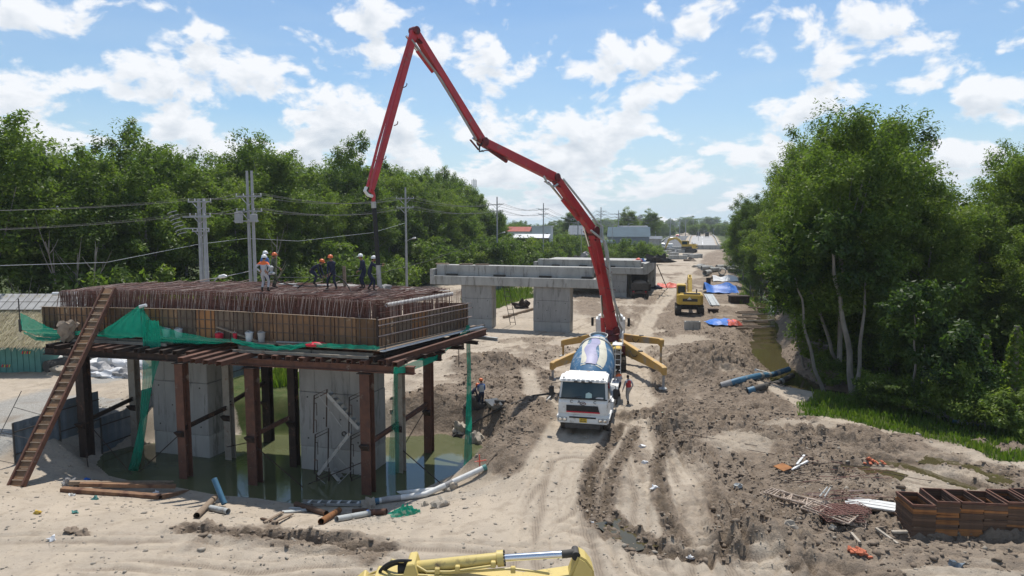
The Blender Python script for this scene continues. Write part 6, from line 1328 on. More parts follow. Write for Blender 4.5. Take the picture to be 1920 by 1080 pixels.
pipe_run([onplane(701, 386), atY(704, 420, 34.85), hm_], .115, ppr, M_BLACK, 'end_hose'); o = pipe_run([hm_, atY(710, 515, 34.97), hb], .12, ppr, M_GALV, 'muddy_hose_end'); o['label'] = 'hose end grey with dried concrete'
# ------------------------------------------------------------------ excavators
def excavator(loc, rot, label, s=1.0, boom=True, mat=M_YEL, near=False):
    """local: tracks along Y, boom out to +Y, counterweight at -Y"""
    t = thing('excavator', label, 'excavator', loc, rot); t.scale = (s, s, s); W[t.name] = W[t.name] @ Matrix.Scale(s, 4)
    for k in (-1, 1):
        m = MB(); pr = [(-1.9, .42), (-1.75, .12), (-1.45, 0), (1.45, 0), (1.75, .12), (1.9, .42), (1.75, .74), (1.45, .86), (-1.45, .86), (-1.75, .74)]
        vs = [(k * 1.15 - .3, a, b) for a, b in pr] + [(k * 1.15 + .3, a, b) for a, b in pr]; n = len(pr); m.add(vs, [tuple(range(n)), tuple(range(2 * n - 1, n - 1, -1))] + [(i, (i + 1) % n, n + (i + 1) % n, n + i) for i in range(n)]); tr = m.build('track', M_DARK, t)
        for i in range(13): m = MB(); m.box((k * 1.15, -1.45 + i * .24, .88), (.62, .05, .05)); m.build('track_shoe', M_TYRE, tr)
        for i in range(5): m = MB(); m.box((k * 1.15, -1.93, .2 + i * .12), (.62, .05, .04)); m.build('track_shoe', M_TYRE, tr)
    m = MB(); m.lathe([(.7, .7), (.7, 1.05)], n=16); m.box((0, 0, .6), (1.9, 1.4, .35)); m.build('undercarriage', M_DARK, t)
    m = MB(); m.prism([(-1.3, -1.3), (1.3, -1.3), (1.3, 1.5), (-1.3, 1.5)], 1.05, 1.55); m.build('upper_frame', M_DARK, t, bevel=.03)
    m = MB(); m.prism([(-1.35, -1.6), (-1.05, -2.05), (1.05, -2.05), (1.35, -1.6), (1.35, -1.05), (-1.35, -1.05)], 1.08, 2.1); cw = m.build('counterweight', mat, t, bevel=.09, seg=2)
    m = MB(); m.slab([(-.75, -2.056, 1.42), (.75, -2.056, 1.42), (.75, -2.056, 1.72), (-.75, -2.056, 1.72)], .008, (0, -1, 0)); m.build('dark_band', M_DARK, cw)
    m = MB(); m.slab([(-.3, -2.07, 1.62), (.15, -2.07, 1.62), (-.07, -2.07, 1.92)], .008, (0, -1, 0)); m.build('white_badge', M_WHITE, cw)
    m = MB(); m.box((.15, -.1, 1.85), (2.3, 1.9, .62)); m.build('engine_hood', mat, t, bevel=.06, seg=2)
    m = MB(); m.box((.2, -1.35, 2.18), (1.7, .5, .16)); m.build('hood_cover', M_DARK, t, bevel=.03)
    m = MB(); m.tube([(.7, -.7, 2.1), (.7, -.7, 2.6)], .07, 8); m.build('exhaust', M_DARK, t)
    m = MB(); m.prism([(-1.3, -.2), (-.35, -.2), (-.35, 1.45), (-1.3, 1.45)], 1.56, 3.0); cb = m.build('cab', mat, t, bevel=.07, seg=2)
    m = MB(); m.slab([(-1.2, -.21, 2.1), (-.45, -.21, 2.1), (-.45, -.21, 2.85), (-1.2, -.21, 2.85)], .015, (0, -1, 0)); m.build('rear_window', M_GLASS, cb)
    for xx, k in ((-1.31, -1), (-.34, 1)): m = MB(); m.slab([(xx, -.05, 2.05), (xx, 1.3, 2.05), (xx, 1.3, 2.85), (xx, -.05, 2.85)], .015, (k, 0, 0)); m.build('side_window', M_GLASS, cb)
    if boom:
        for k in (0,):
            P = [(.15, 1.2, 1.7), (.15, 2.6, 3.3), (.15, 3.6, 3.6), (.15, 5.3, 2.9)]
            for i in range(3):
                m = MB(); m.beam(P[i], P[i + 1], .4, .5 if i < 2 else .5, (0, 0, 1), .4, .62 if i == 0 else .35); m.build('boom', mat, t, bevel=.03)
            m = MB(); m.beam((.15, 4.9, 3.4), (.15, 5.9, .9), .32, .5, (0, 1, 0), .28, .25); m.build('stick', mat, t, bevel=.03)
            m = MB(); m.tube([(.15, 2.8, 3.75), (.15, 4.9, 3.55)], .1, 8); m.build('arm_cylinder', mat, t, smooth=True)
            m = MB(); pr = [(5.75, .95), (6.2, .9), (6.45, .4), (6.1, 0), (5.5, .1), (5.6, .5)]; vs = [(-.35, a, b) for a, b in pr] + [(.65, a, b) for a, b in pr]; n = 6; m.add(vs, [tuple(range(n)), tuple(range(2 * n - 1, n - 1, -1))] + [(i, (i + 1) % n, n + (i + 1) % n, n + i) for i in range(n)]); m.build('bucket', M_DARK, t)
    return t
p = G(1300, 590); excavator((p.x, p.y + 2.0, p.z - .03), R(-12), 'yellow excavator standing on the earth road, seen from behind', 1.12)
p = G(1292, 474); excavator((p.x, p.y + 1, p.z), R(62), 'small far off excavator by the pale concrete blocks', 1.5, True, M_YEL)
# near machine: only the arm reaches into the picture from below
ex2 = thing('excavator', 'cream yellow excavator boom and arm with a bright cylinder rod, close to the camera', 'excavator', (-.2, 9.6, gz(-.2, 9.6)), 0)
Yb = 9.5
def E(px, py, dy=0): return atY(px, py, Yb + dy)
bm_pts = [E(600, 1190, -.1), E(706, 1104, 0), E(800, 1099, 0), E(980, 1114, 0), E(1085, 1100, 0)]
for i in range(4): m = MB(); m.beam(bm_pts[i], bm_pts[i + 1], .42, .50 if i < 3 else .46, (0, 0, 1), .42, .54 if i == 0 else .48); m.build('boom', M_YELP, ex2, world=True, bevel=.02)
m = MB(); m.beam(E(600, 1190, -.1), Vector((E(600, 1190).x - 2.2, 9.0, 1.0)), .42, .8, (0, 0, 1), .42, .9); m.build('boom_root', M_YELP, ex2, world=True, bevel=.02)
# arm: triangular head with pin, then down to the ground on the far right
a0 = E(1088, 1042, 0); hd = [E(1083, 1032), E(1097, 1040), E(1111, 1058), E(1114, 1085), E(1105, 1130), E(1070, 1170), E(1020, 1150), E(1030, 1110), E(1065, 1076), E(1074, 1052)]
m = MB(); m.slab([p_ + Vector((0, -.17, 0)) for p_ in hd], .34, (0, 1, 0)); armh = m.build('arm', M_YELP, ex2, world=True, bevel=.03, seg=2)
m = MB(); m.beam(E(1070, 1140), Vector((E(1070, 1140).x - .6, 9.6, 1.2)), .34, .6, (0, 1, 0), .3, .35); m.build('arm_lower', M_YELP, ex2, world=True, bevel=.02)
p_ = Vector((E(1070, 1140).x - .6, 9.6, .6)); m = MB(); m.lathe([(.2, -.5), (.62, -.5), (.66, 0), (.62, .5), (.2, .5)], p_, (0, 1, 0), 10); m.build('bucket', M_DARK, ex2, world=True)
pin = E(1079, 1036); m = MB(); m.lathe([(.04, -.12), (.05, -.115), (.05, .115), (.04, .12)], pin, (0, 1, 0), 16); m.build('pin', M_DARK, ex2, world=True, smooth=True)
m = MB(); m.lathe([(.03, -.13), (.065, -.125), (.065, -.115), (.05, -.112)], pin, (0, 1, 0), 14); m.build('pin_plate', M_BLACK, ex2, world=True, smooth=True)
c0, c1, c2, c3 = E(768, 1065), E(938, 1047), E(942, 1047), E(1066, 1038)
m = MB(); m.tube([c0, c0.lerp(c1, .04), c1], .088, 18, radii=[.07, .088, .088]); ac = m.build('arm_cylinder', M_YELP, ex2, world=True, smooth=True)
dd = (c1 - c0).normalized(); m = MB(); m.lathe([(.088, -.05), (.115, -.045), (.115, .05), (.06, .055)], c1, dd, 20); m.build('gland', M_YELP, ac, world=True, smooth=True)
for k in range(12):
    o_, x_, y_, z_, l_ = frame((0, 0, 0), dd); a = 6.283 * k / 12; m = MB(); cc = c1 + (x_ * math.cos(a) + y_ * math.sin(a)) * .098 + dd * .05; m.lathe([(.016, 0), (.016, .022)], cc, dd, 6); m.build('gland_bolt', M_DARK, ac, world=True)
m = MB(); m.tube([c1 + dd * .04, c3 - dd * .06], .052, 18); m.build('piston_rod', M_CHROME, ex2, world=True, smooth=True)
m = MB(); m.tube([c3 - dd * .1, c3 + dd * .08], .058, 12); m.build('rod_eye', M_DARK, ex2, world=True, smooth=True)
m = MB(); m.tube([c0 - dd * .16, c0 + dd * .02], .085, 12); m.build('cylinder_eye', M_BLACK, ex2, world=True, smooth=True)
for pts, r_, mat in (([E(772, 1056, -.06), E(800, 1072, -.1), E(845, 1072, -.12), E(930, 1060, -.12)], .02, M_YELP), ([E(800, 1078, -.1), E(960, 1066, -.12), E(1000, 1071, -.12), E(1030, 1076, -.1)], .018, M_YELP),
                    ([E(690, 1080, -.05), E(780, 1078, -.14), E(900, 1084, -.14)], .018, M_YELP), ([E(688, 1079, .1), E(720, 1066, .1), E(735, 1050, 0), E(768, 1056, -.03)], .02, M_YELP)):
    m = MB(); m.tube(pts, r_, 8); m.build('steel_line', mat, ex2, world=True, smooth=True)
for pts in (bez(E(712, 1072, 0), E(728, 1046, -.05), E(772, 1052, -.08), 10), bez(E(716, 1074, .08), E(735, 1050, .02), E(775, 1056, -.05), 10)):
    m = MB(); m.tube(pts, .024, 8); m.build('hose', M_BLACK, ex2, world=True, smooth=True)
for px, py in ((820, 1070), (858, 1066), (925, 1058), (962, 1068)): c = E(px, py, -.12); m = MB(); m.box(c, (.07, .07, .09)); m.build('pipe_clip', M_YELP, ex2, world=True, bevel=.01)
m = MB(); m.slab([E(762, 1060, -.2), E(776, 1058, -.2), E(786, 1090, -.2), E(752, 1090, -.2)], .4, (0, 1, 0)); m.build('cylinder_lug', M_YELP, ex2, world=True, bevel=.015)
# ------------------------------------------------------------------ parked dump truck
def dump_truck(loc, rot, label):
    t = thing('dump_truck', label, 'truck', loc, rot)      # rear towards -Y
    m = MB(); m.prism([(-1.2, -2.6), (1.2, -2.6), (1.2, 1.9), (-1.2, 1.9)], 1.15, 1.3)
    for x_ in (-1.2, 1.2): m.box((x_, -.35, 1.85), (.08, 4.5, 1.1))
    m.box((0, 1.9, 2.2), (2.4, .08, 1.8)); m.build('tipper_body', M_DARK, t)
    m = MB(); m.box((0, -2.62, 1.7), (2.3, .08, .85)); tg = m.build('tailgate', M_DARK, t)
    for x_ in (-.8, 0, .8): m = MB(); m.box((x_, -2.68, 1.7), (.1, .05, .85)); m.build('tailgate_rib', M_DARK, tg)
    bm_ = bmesh.new(); bmesh.ops.create_icosphere(bm_, subdivisions=2, radius=1); m = MB(); m.add([(p.co.x * 1.1, p.co.y * 2.1 - .3, 2.0 + p.co.z * .45) for p in bm_.verts], [[v_.index for v_ in f.verts] for f in bm_.faces]); bm_.free(); m.build('soil_load', M_MUDC, t, smooth=True)
    m = MB(); m.box((0, 2.9, 1.9), (2.3, 1.6, 1.9)); m.build('cab', M_DARK, t, bevel=.12, seg=2)
    m = MB(); m.box((0, 0, .9), (.9, 6, .25)); m.build('chassis', M_DARK, t)
    m = MB(); m.box((0, -2.7, .75), (2.2, .1, .12)); m.build('rear_bar', M_RUST, t)
    for y_ in (-1.9, -.6, 2.6):
        for s_ in (-1, 1): wheel(t, (s_ * 1.0, y_, .52), .52, .42 if y_ < 0 else .3)
    for s_ in (-1, 1): m = MB(); m.box((s_ * .85, -2.66, .95), (.25, .06, .12)); m.build('tail_lamp', M_RPLA, t)
    return t
p = G(1205, 559); dump_truck((p.x, p.y + 2.6, p.z - .02), R(-10), 'dark dusty dump truck parked at the deck opening, tailgate towards us')
# ------------------------------------------------------------------ cars and lorries on the far road
def car(loc, rot, label, mat, van=False, truck=False):
    t = thing('van' if van else ('lorry' if truck else 'car'), label, 'van' if van else ('lorry' if truck else 'car'), loc, rot)
    h, l, w = (2.1, 4.8, 1.9) if van else ((3.2, 8, 2.5) if truck else (1.5, 4.5, 1.8)); m = MB()
    pr = [(-l / 2, .35), (-l / 2, h * .62), (-l * .44, h * (.95 if van or truck else .66)), (-l * .28, h), (l * .3, h), (l / 2, h * .9 if van or truck else h * .62), (l / 2, .35)]
    if truck: pr = [(-l / 2, .8), (-l / 2, h), (l * .28, h), (l * .28, h * .85), (l * .48, h * .82), (l / 2, h * .5), (l / 2, .5)]
    n = len(pr); vs = [(-w / 2, a, b) for a, b in pr] + [(w / 2, a, b) for a, b in pr]; m.add(vs, [tuple(range(n)), tuple(range(2 * n - 1, n - 1, -1))] + [(i, (i + 1) % n, n + (i + 1) % n, n + i) for i in range(n)]); m.build('body', mat, t, bevel=.08, seg=2)
    m = MB(); m.box((0, -l / 2 - .01 if not (van or truck) else -l / 2 - .012, h * .78), (w * .8, .03, h * .25)); m.build('rear_window', M_GLASS, t)
    m = MB(); m.box((0, l / 2 + (-.25 if not truck else .02), h * .72), (w * .8, .2, h * .22)); m.build('windscreen', M_GLASS, t)
    for s_ in (-1, 1):
        for y_ in (-l * .32, l * .32): m = MB(); m.lathe([(.1, -.1), (.34, -.1), (.34, .1), (.1, .1)], (s_ * (w / 2 - .08), y_, .34), (1, 0, 0), 12); m.build('wheel', M_BLACK, t)
# far road: two strips at the top of the approach
def road_pt(Yd, off): return Vector((roadx(Yd) + off, Yd, gz(roadx(Yd) + off, Yd)))
# ------------------------------------------------------------------ far road and its edge
def strip(name, off0, off1, y0, y1, mat, dz, n=30, kind='structure'):
    vs = []
    for i in range(n + 1):
        Yd = y0 * (y1 / y0) ** (i / n); a = road_pt(Yd, off0); b = road_pt(Yd, off1); z = max(a.z, b.z) + dz; vs += [(a.x, a.y, z), (b.x, b.y, z)]
    m = MB(); m.add(vs, [(2 * i, 2 * i + 1, 2 * i + 3, 2 * i + 2) for i in range(n)]); o = m.build(name, mat); o['kind'] = kind; return o
M_ROADP = pmat('pale_road', (.40, .39, .37), (.33, .32, .31), .2, .9)
strip('far_road', -1, 12, 290, 490, M_ROADP, .12); strip('far_road_lane', -16, -4, 250, 490, M_ASPH, .10)
strip('road_line', 5.2, 5.6, 292, 490, M_WALLW, .13)
def wallrun(label, off, y0, y1, h, mat, name='road_parapet', cat='parapet', grp=None, n=12):
    m = MB(); ps = [road_pt(y0 + (y1 - y0) * i / n, off) for i in range(n + 1)]
    for a, b in zip(ps[:-1], ps[1:]): m.beam(a + Vector((0, 0, h / 2 + .1)), b + Vector((0, 0, h / 2 + .1)), .35, h)
    return solo(name, m, mat, label, cat, ps[0], grp)
wallrun('pale concrete parapet on the canal side of the far road', 13, 295, 480, 1.1, M_CONC2); wallrun('pale concrete parapet between the two far carriageways', -2.0, 300, 480, .9, M_CONC2); wallrun('low pale parapet at the outer edge of the far side lane', -17, 290, 520, .9, M_CONC2)
a, b = road_pt(288, -2), road_pt(288, 13); m = MB(); m.beam(a + Vector((0, 0, .3)), b + Vector((0, 0, .3)), .5, 3.0); solo('road_end_wall', m, M_CONC, 'grey end wall where the far road stops above the earth works', 'wall', a - Vector((0, 0, 1)))
for Yd, off, lab, mat, k in ((300, -9, 'white van coming towards us on the far side lane', M_WHITE, 'v'), (390, -12, 'white car on the far side lane, behind the van', M_WHITE, 'c'), (455, -11, 'red car far up the side lane', M_RPLA, 'c'), (455, 3, 'dark lorry far away on the main road', M_DARK, 't'), (440, 8.5, 'second dark lorry far away on the main road, nearer the parapet', M_DARK, 't'), (330, -14, 'white hatchback parked at the far lane edge', M_WHITE, 'c')):
    p = road_pt(Yd, off); car((p.x, p.y, p.z + .12), R(164), lab, mat, k == 'v', k == 't')
# ------------------------------------------------------------------ sheet fence along the side road
def sheet_panel_mesh():
    m = MB(); n = 20; w = 2.4; vs = []
    for i in range(n + 1):
        x_ = w * i / n; d_ = (.0, .03, .03, 0)[i % 4]; vs += [(x_, d_, .05), (x_, d_, 2.05)]
    m.add(vs, [(2 * i, 2 * i + 2, 2 * i + 3, 2 * i + 1) for i in range(n)]); return m.mesh('sheet_panel', [M_SHEET])
SPM = sheet_panel_mesh()
m = MB(); m.box((0, -.05, 1.0), (.06, .06, 2.1)); FPM = m.mesh('fence_post', [M_DARK])
m = MB(); m.box((1.2, -.035, .5), (2.4, .04, .05)); FRM = m.mesh('fence_rail', [M_DARK])
fd_ = (AX * 1.0); FA = math.atan2(AX.y, AX.x)
def fence(label, t0, n, lift=0.0, thin=False, tilt=0.0, base=(-23.3, 33.2)):
    b = Vector((base[0], base[1], 0)); p0 = b + AX * t0; p0.z = gz(p0.x, p0.y) + lift; t = thing('sheet_fence', label, 'fence', p0, FA)
    for i in range(n):
        p = b + AX * (t0 + 2.4 * i); dz = gz(p.x, p.y) + lift - p0.z; M = Matrix.Translation((2.4 * i, 0, dz))
        link('sheet_panel', SPM, None, t, M); link('fence_post', FPM, None, t, M)
        for z_ in (0, 1.1): link('fence_rail', FRM, None, t, M @ Matrix.Translation((0, 0, z_)))
    return t
fence('blue grey corrugated sheet fence beside the side road, behind the dark post', -1.6, 10, -.05)
fence('grey sheet fence seen between the finished columns', 64, 13)
fence('long pale grey sheet fence running away beyond the red boom', 100, 76)
# ------------------------------------------------------------------ power poles and wires
def pole(px, ptop, Yd, label, arms, double=False, lamp=None, r_=.15, grp=None, parts=True):
    p = atY(px, ptop, Yd); zb = gz(p.x, Yd); h = p.z - zb; t = thing('power_pole', label, 'power pole', (p.x, Yd, zb - .1), -R(16), grp)
    for dx in ((-.24, .24) if double else (0,)):
        m = MB(); m.tube([(dx, 0, 0), (dx, 0, h * .5), (dx, 0, h)], r_, 8, radii=[r_ * 1.25, r_ * 1.1, r_ * .8]); m.build('pole_shaft', M_POLE, t, smooth=True)
    out = []
    for z_, w in arms:
        m = MB(); m.box((0, -.2, h - z_), (w, .09, .11)); ca_ = m.build('cross_arm', M_POLE, t)
        if parts:
            for s_ in (-1, 1): m = MB(); m.beam((0, -.22, h - z_ - w * .32), (s_ * w * .32, -.22, h - z_ - .03), .05, .05); m.build('arm_brace', M_POLE, ca_)
            for x_ in (-.48, -.2, .2, .48): m = MB(); m.lathe([(.03, 0), (.055, .05), (.03, .09), (.05, .14), (.02, .2)], (x_ * w, -.2, h - z_ + .05), n=8); m.build('insulator', M_PVC, ca_)
        out.append([W[t.name] @ Vector((x_ * w, -.2, h - z_ + .25)) for x_ in (-.48, .2, .48)])
    if lamp:
        z_ = lamp; m = MB(); m.tube(bez((0, -.2, z_ - .6), (.2, -.3, z_ + .2), (1.3, -.8, z_ + .3), 8), .035, 6); la = m.build('lamp_arm', M_POLE, t, smooth=True)
        m = MB(); m.tube([(1.2, -.75, z_ + .28), (1.35, -.82, z_ + .34), (1.75, -1.0, z_ + .40), (1.9, -1.06, z_ + .38)], .1, 8, radii=[.05, .11, .13, .06]); m.build('lamp_head', M_WHITE, la, smooth=True)
    return out
W1 = pole(377, 370, 55, 'shorter double concrete pole with switchgear behind the crew', ((.25, 2.2), (1.4, 2.0), (2.6, 1.6)), True, r_=.16)
W2 = pole(467, 318, 60, 'taller double concrete pole with two cross arms, behind the crew', ((2.2, 2.6), (3.5, 2.6)), True, r_=.13)
p = atY(377, 400, 55)
t = thing('switch_gear', 'cluster of grey insulators and switches on the shorter double pole', 'switchgear', (p.x - .5, 54.6, p.z))
for i in range(7):
    m = MB(); a = Vector((-1.2 + .12 * i, -.1, .2 - .28 * i)); m.tube([a, a + Vector((-.5, -.1, -.13)), a + Vector((-.75, 0, -.26))], .035, 6); m.build('insulator', M_POLE, t, smooth=True)
for z_, w in ((-.3, 1.3), (-1.2, 1.2)): m = MB(); m.box((.3, -.1, z_), (w * 1.6, .08, .09)); m.build('support_arm', M_POLE, t)
p = atY(462, 408, 59.6); m = MB(); m.box((p.x - .55, p.y - .3, p.z), (.7, .4, 1.0)); m.box((p.x + .75, p.y - .3, p.z), (.6, .4, .7)); m.box((p.x, p.y - .3, p.z - .3), (2.4, .1, .1))
t = thing('meter_box', 'grey boxes mounted on the taller double pole', 'meter box', p - Vector((0, 0, .5)))
for c, d_ in (((p.x - .55, p.y - .3, p.z), (.6, .4, .95)), ((p.x + .75, p.y - .3, p.z - .05), (.55, .4, .7))): m = MB(); m.box(c, d_); m.build('box_body', M_POLE, t, world=True, bevel=.03)
m = MB(); m.box((p.x, p.y - .06, p.z - .3), (2.2, .06, .1)); m.build('bracket_bar', M_POLE, t, world=True)
PW = [W2]
for px, pt, Yd, lab, lamp in ((760, 350, 92, 'slim grey power pole with a street lamp, beside the hanging hose', 8.6), (932, 368, 131, 'slim grey power pole with a street lamp, at the end of the wood', 8.8), (1019, 380, 168, 'power pole with two cross arms before the white house', None)):
    PW.append(pole(px, pt, Yd, lab, ((1.5, 2.6), (2.7, 2.4)), False, lamp, .15))
for i, (px, pt, Yd) in enumerate(((1084, 402, 212), (1127, 388, 236), (1160, 394, 270), (1200, 402, 310), (1215, 408, 330), (1230, 404, 350), (1257, 408, 400), (1275, 408, 440), (1286, 409, 480), (1300, 410, 530), (1345, 410, 620))):
    PW.append(pole(px, pt, Yd, 'far power pole in the row along the side road', ((1.4, 3.2), (2.6, 3.0)), False, None, .16 + Yd * .0001, 'far power poles along the side road', parts=Yd < 280))
for i, (px, pt, Yd) in enumerate(((1090, 430, 200), (1178, 420, 235), (1188, 425, 260), (1204, 424, 285), (1148, 422, 215), (1320, 432, 420), (1338, 428, 470), (1310, 430, 380))):
    p = atY(px, pt, Yd); zb = gz(p.x, Yd); t = thing('street_light', 'thin street light post along the far road', 'street light', (p.x, Yd, zb), 0, 'street lights along the far road'); m = MB(); m.tube([(0, 0, 0), (0, 0, p.z - zb)], .09, 6); m.build('lamp_post', M_POLE, t)
    m = MB(); m.tube([(0, 0, p.z - zb - .1), (1.6, -.3, p.z - zb + .3)], .06, 5); m.build('lamp_arm', M_POLE, t)
def wire(a, b, sag, label, r_=.017, grp='overhead wires along the side road', n=12):
    a, b = Vector(a), Vector(b); m = MB(); m.tube([a.lerp(b, i / n) - Vector((0, 0, sag * 4 * (i / n) * (1 - i / n))) for i in range(n + 1)], r_, 4, cap=False); solo('overhead_wire', m, M_WIRE, label, 'wire', (a.x, a.y, min(a.z, b.z) - sag), grp)
for i in range(len(PW) - 1):
    if i > 7: break
    for k in range(2):
        A, B = PW[i][min(k, len(PW[i]) - 1)], PW[i + 1][min(k, len(PW[i + 1]) - 1)]
        for j in range(3): wire(A[j], B[j], .9, 'overhead wire strung between the roadside power poles', .017 + .004 * i)
for k in range(2):
    for j in range(3): wire(W1[k][j], W2[k][j], .25, 'short overhead wire between the two double poles', .018, 'wires between the double poles')
    for j in range(3): wire(W1[k][j], Vector(W1[k][j]) + Vector((-16, -32, -.6)), 1.0, 'overhead wire running from the shorter double pole out past the hut', .008, 'wires past the hut')
c1 = [atY(0, 498, 44), atY(200, 492, 50), atY(372, 458, 55), atY(463, 447, 60), atY(560, 452, 70), atY(700, 436, 85), atY(760, 418, 92)]
m = MB(); m.tube(c1, .02, 5, cap=False); solo('telephone_cable', m, M_PIPEG, 'pale sagging cable across the wood, below the power wires', 'cable', c1[0])
c1 = [atY(340, 532, 52), atY(415, 520, 53.5), atY(470, 508, 60)]; m = MB(); m.tube(c1, .025, 5); solo('telephone_cable', m, M_POLE, 'short pale cable from the lamp to the taller double pole', 'cable', c1[0])
c1 = [atY(880, 462, 112), atY(800, 490, 95), atY(700, 515, 80), atY(600, 520, 74), atY(500, 520, 66), atY(470, 505, 60)]; m = MB(); m.tube(c1, .026, 5); solo('telephone_cable', m, M_WIRE, 'dark low cable behind the crew', 'cable', c1[-1])
# lamp behind the deck
p = atY(398, 530, 52); zb = gz(p.x, 52); t = thing('street_light', 'street light with a white head just above the steel cage', 'street light', (p.x, 52, zb)); zl = p.z - zb
m = MB(); m.tube([(0, 0, 0), (0, 0, zl - .4)] + bez((0, 0, zl - .4), (.1, 0, zl + .25), (.55, -.1, zl + .42), 6)[1:], .05, 7); m.build('lamp_post', M_POLE, t, smooth=True)
m = MB(); m.tube([(.5, -.1, zl + .4), (.62, -.1, zl + .45), (1.0, -.15, zl + .52), (1.2, -.15, zl + .5)], .1, 8, radii=[.06, .14, .15, .07]); m.build('lamp_head', M_WHITE, t, smooth=True)
# telecom mast behind the wood
p = atY(889, 335, 230); t = thing('telecom_mast', 'thin lattice mast with antennas rising behind the wood', 'mast', (p.x, 230, gz(p.x, 230))); hh = p.z - gz(p.x, 230)
for k in range(3): a = 2.094 * k; m = MB(); m.tube([(math.cos(a) * .9, math.sin(a) * .9, 0), (math.cos(a) * .35, math.sin(a) * .35, hh)], .06, 4); m.build('mast_leg', M_POLE, t)
for k in range(3): a = 2.094 * k + .6; m = MB(); m.box((math.cos(a) * .8, math.sin(a) * .8, hh - 1.6), (.3, .3, 2.4)); m.build('antenna', M_WHITE, t)
m = MB(); m.box((0, 0, hh - 5), (1.0, 1.0, 1.2)); m.build('antenna_box', M_POLE, t)
# ------------------------------------------------------------------ buildings beyond the fence
def building(name, label, px0, px1, ptop, pbase, Yd, depth, mat, roofmat, rise=1.2, win=None, flat=False, over=.4):
    a = atY(px0, pbase, Yd); b = atY(px1, ptop, Yd); w = b.x - a.x; zb = gz(a.x, Yd) - .3; h = b.z - zb; t = thing(name, label, 'building', (a.x, Yd, zb), -R(10))
    m = MB(); m.box((w / 2, depth / 2, h / 2), (w, depth, h)); m.build('wall', mat, t)
    if flat:
        m = MB(); m.box((w / 2, depth / 2, h + .12), (w + .5, depth + .5, .24)); m.build('roof', roofmat, t)
    else:
        m = MB(); o_ = over; vs = [(-o_, -o_, h + .02), (w + o_, -o_, h + .02), (w + o_, depth + o_, h + .02), (-o_, depth + o_, h + .02), (-o_, depth / 2, h + rise), (w + o_, depth / 2, h + rise)]
        m.add(vs, [(0, 1, 5, 4), (2, 3, 4, 5), (0, 4, 3), (1, 2, 5), (0, 3, 2, 1)]); rf = m.build('roof', roofmat, t)
        for k in range(int(w / 2.5)): m = MB(); x_ = (k + .5) * 2.5; m.beam((x_, -o_, h + .07), (x_, depth / 2, h + rise + .05), .08, .06); m.build('roof_rib', roofmat, rf)
    for (u, v_, ww, wh) in win or ():
        m = MB(); m.box((u * w, -.03, v_ * h), (ww, .1, wh)); wn = m.build('window', M_WALLW, t); m = MB(); m.box((u * w, -.07, v_ * h), (ww * .86, .08, wh * .82)); m.build('pane', M_WINDOW, wn)
    return t
building('house', 'small white two storey house with a flat roof', 997, 1033, 425, 452, 215, 6, M_WALLW, M_WALLW, flat=True, win=((.2, .72, 1.0, 1.2), (.42, .72, 1.0, 1.2), (.82, .72, .8, 2.0), (.3, .3, 1.0, 1.2)))
building('shed', 'low house with a faded red roof beside the white house', 950, 992, 434, 446, 235, 9, M_WALLW, M_ROOFR, 1.6)
building('shed', 'dark shed with a pale sloping roof below the white house', 966, 1024, 446, 458, 185, 7, M_DARK, M_WALLW, 1.0, over=.8)
building('warehouse', 'grey roofed warehouse half hidden by the red boom', 1066, 1112, 440, 458, 240, 14, M_CONC, M_ROOFG, 3.2)
building('factory', 'long slate roofed works behind the roadside poles', 1140, 1216, 444, 470, 225, 16, M_SHEET, M_ROOFT, 3.2, win=((.3, .4, 6, 1.4), (.75, .4, 6, 1.4)))
building('factory', 'pale roofed hall rising behind the slate roofed works', 1158, 1212, 436, 460, 262, 14, M_WALLW, M_ROOFG, 2.6)
building('shed', 'pale wall of a roadside shed beyond the slate roofed works', 1216, 1240, 448, 466, 260, 8, M_CONC2, M_ROOFG, 1.0)
building('shed', 'white walled shed under the slate roofed works', 1126, 1150, 455, 470, 205, 5, M_WALLW, M_ROOFT, .8)
for i in range(16):
    px = 1118 + i * 7.5; p = atY(px, 470, 205 - (i % 3) * 12); bush('garden bush before the slate roofed works', (p.x, p.y), 1.3 + .5 * (i % 4) / 3, 'bushes before the slate roofed works', i)
# black sheeting heap and grey hut by the fence
def heap(name, label, cat, px, py, sx, sy, sz, mat, seed, sub=3, bump=.25, rot=0.0, flat=.0, grp=None, c=None):
    r = random.Random(seed); bm_ = bmesh.new(); bmesh.ops.create_icosphere(bm_, subdivisions=sub, radius=1); p = c or G(px, py); ca_, sa = math.cos(rot), math.sin(rot); ph = [r.uniform(0, 6) for _ in range(8)]
    vs = []
    for v_ in bm_.verts:
        x_, y_, z_ = v_.co; k = 1 + bump * (math.sin(x_ * 5 + ph[0]) * math.sin(y_ * 4 + ph[1]) + .6 * math.sin(z_ * 7 + ph[2] + x_ * 3) + .4 * math.sin(x_ * 11 + y_ * 9 + ph[3])); x_, y_, z_ = x_ * k * sx, y_ * k * sy, max(z_ * k, -.15) * sz
        vs.append((p.x + x_ * ca_ - y_ * sa, p.y + x_ * sa + y_ * ca_, p.z + z_ - .01))
    m = MB(); m.add(vs, [[v_.index for v_ in f.verts] for f in bm_.faces]); bm_.free(); return solo(name, m, mat, label, cat, p, grp, smooth=True)
heap('sheeting_heap', 'long heap of black sheeting before the gardens', 'heap', 1075, 492, 6, 1.6, 1.6, M_DARK, 3); heap('sheeting_heap', 'grey sheet covered pile beside the black sheeting', 'heap', 1100, 488, 2.6, 1.4, 2.2, M_SACK, 4)
heap('rubbish_heap', 'mixed pale rubbish heap behind the finished cap', 'heap', 1000, 500, 2.6, 1.3, 1.5, M_SACK, 5)
q = random.Random(71)
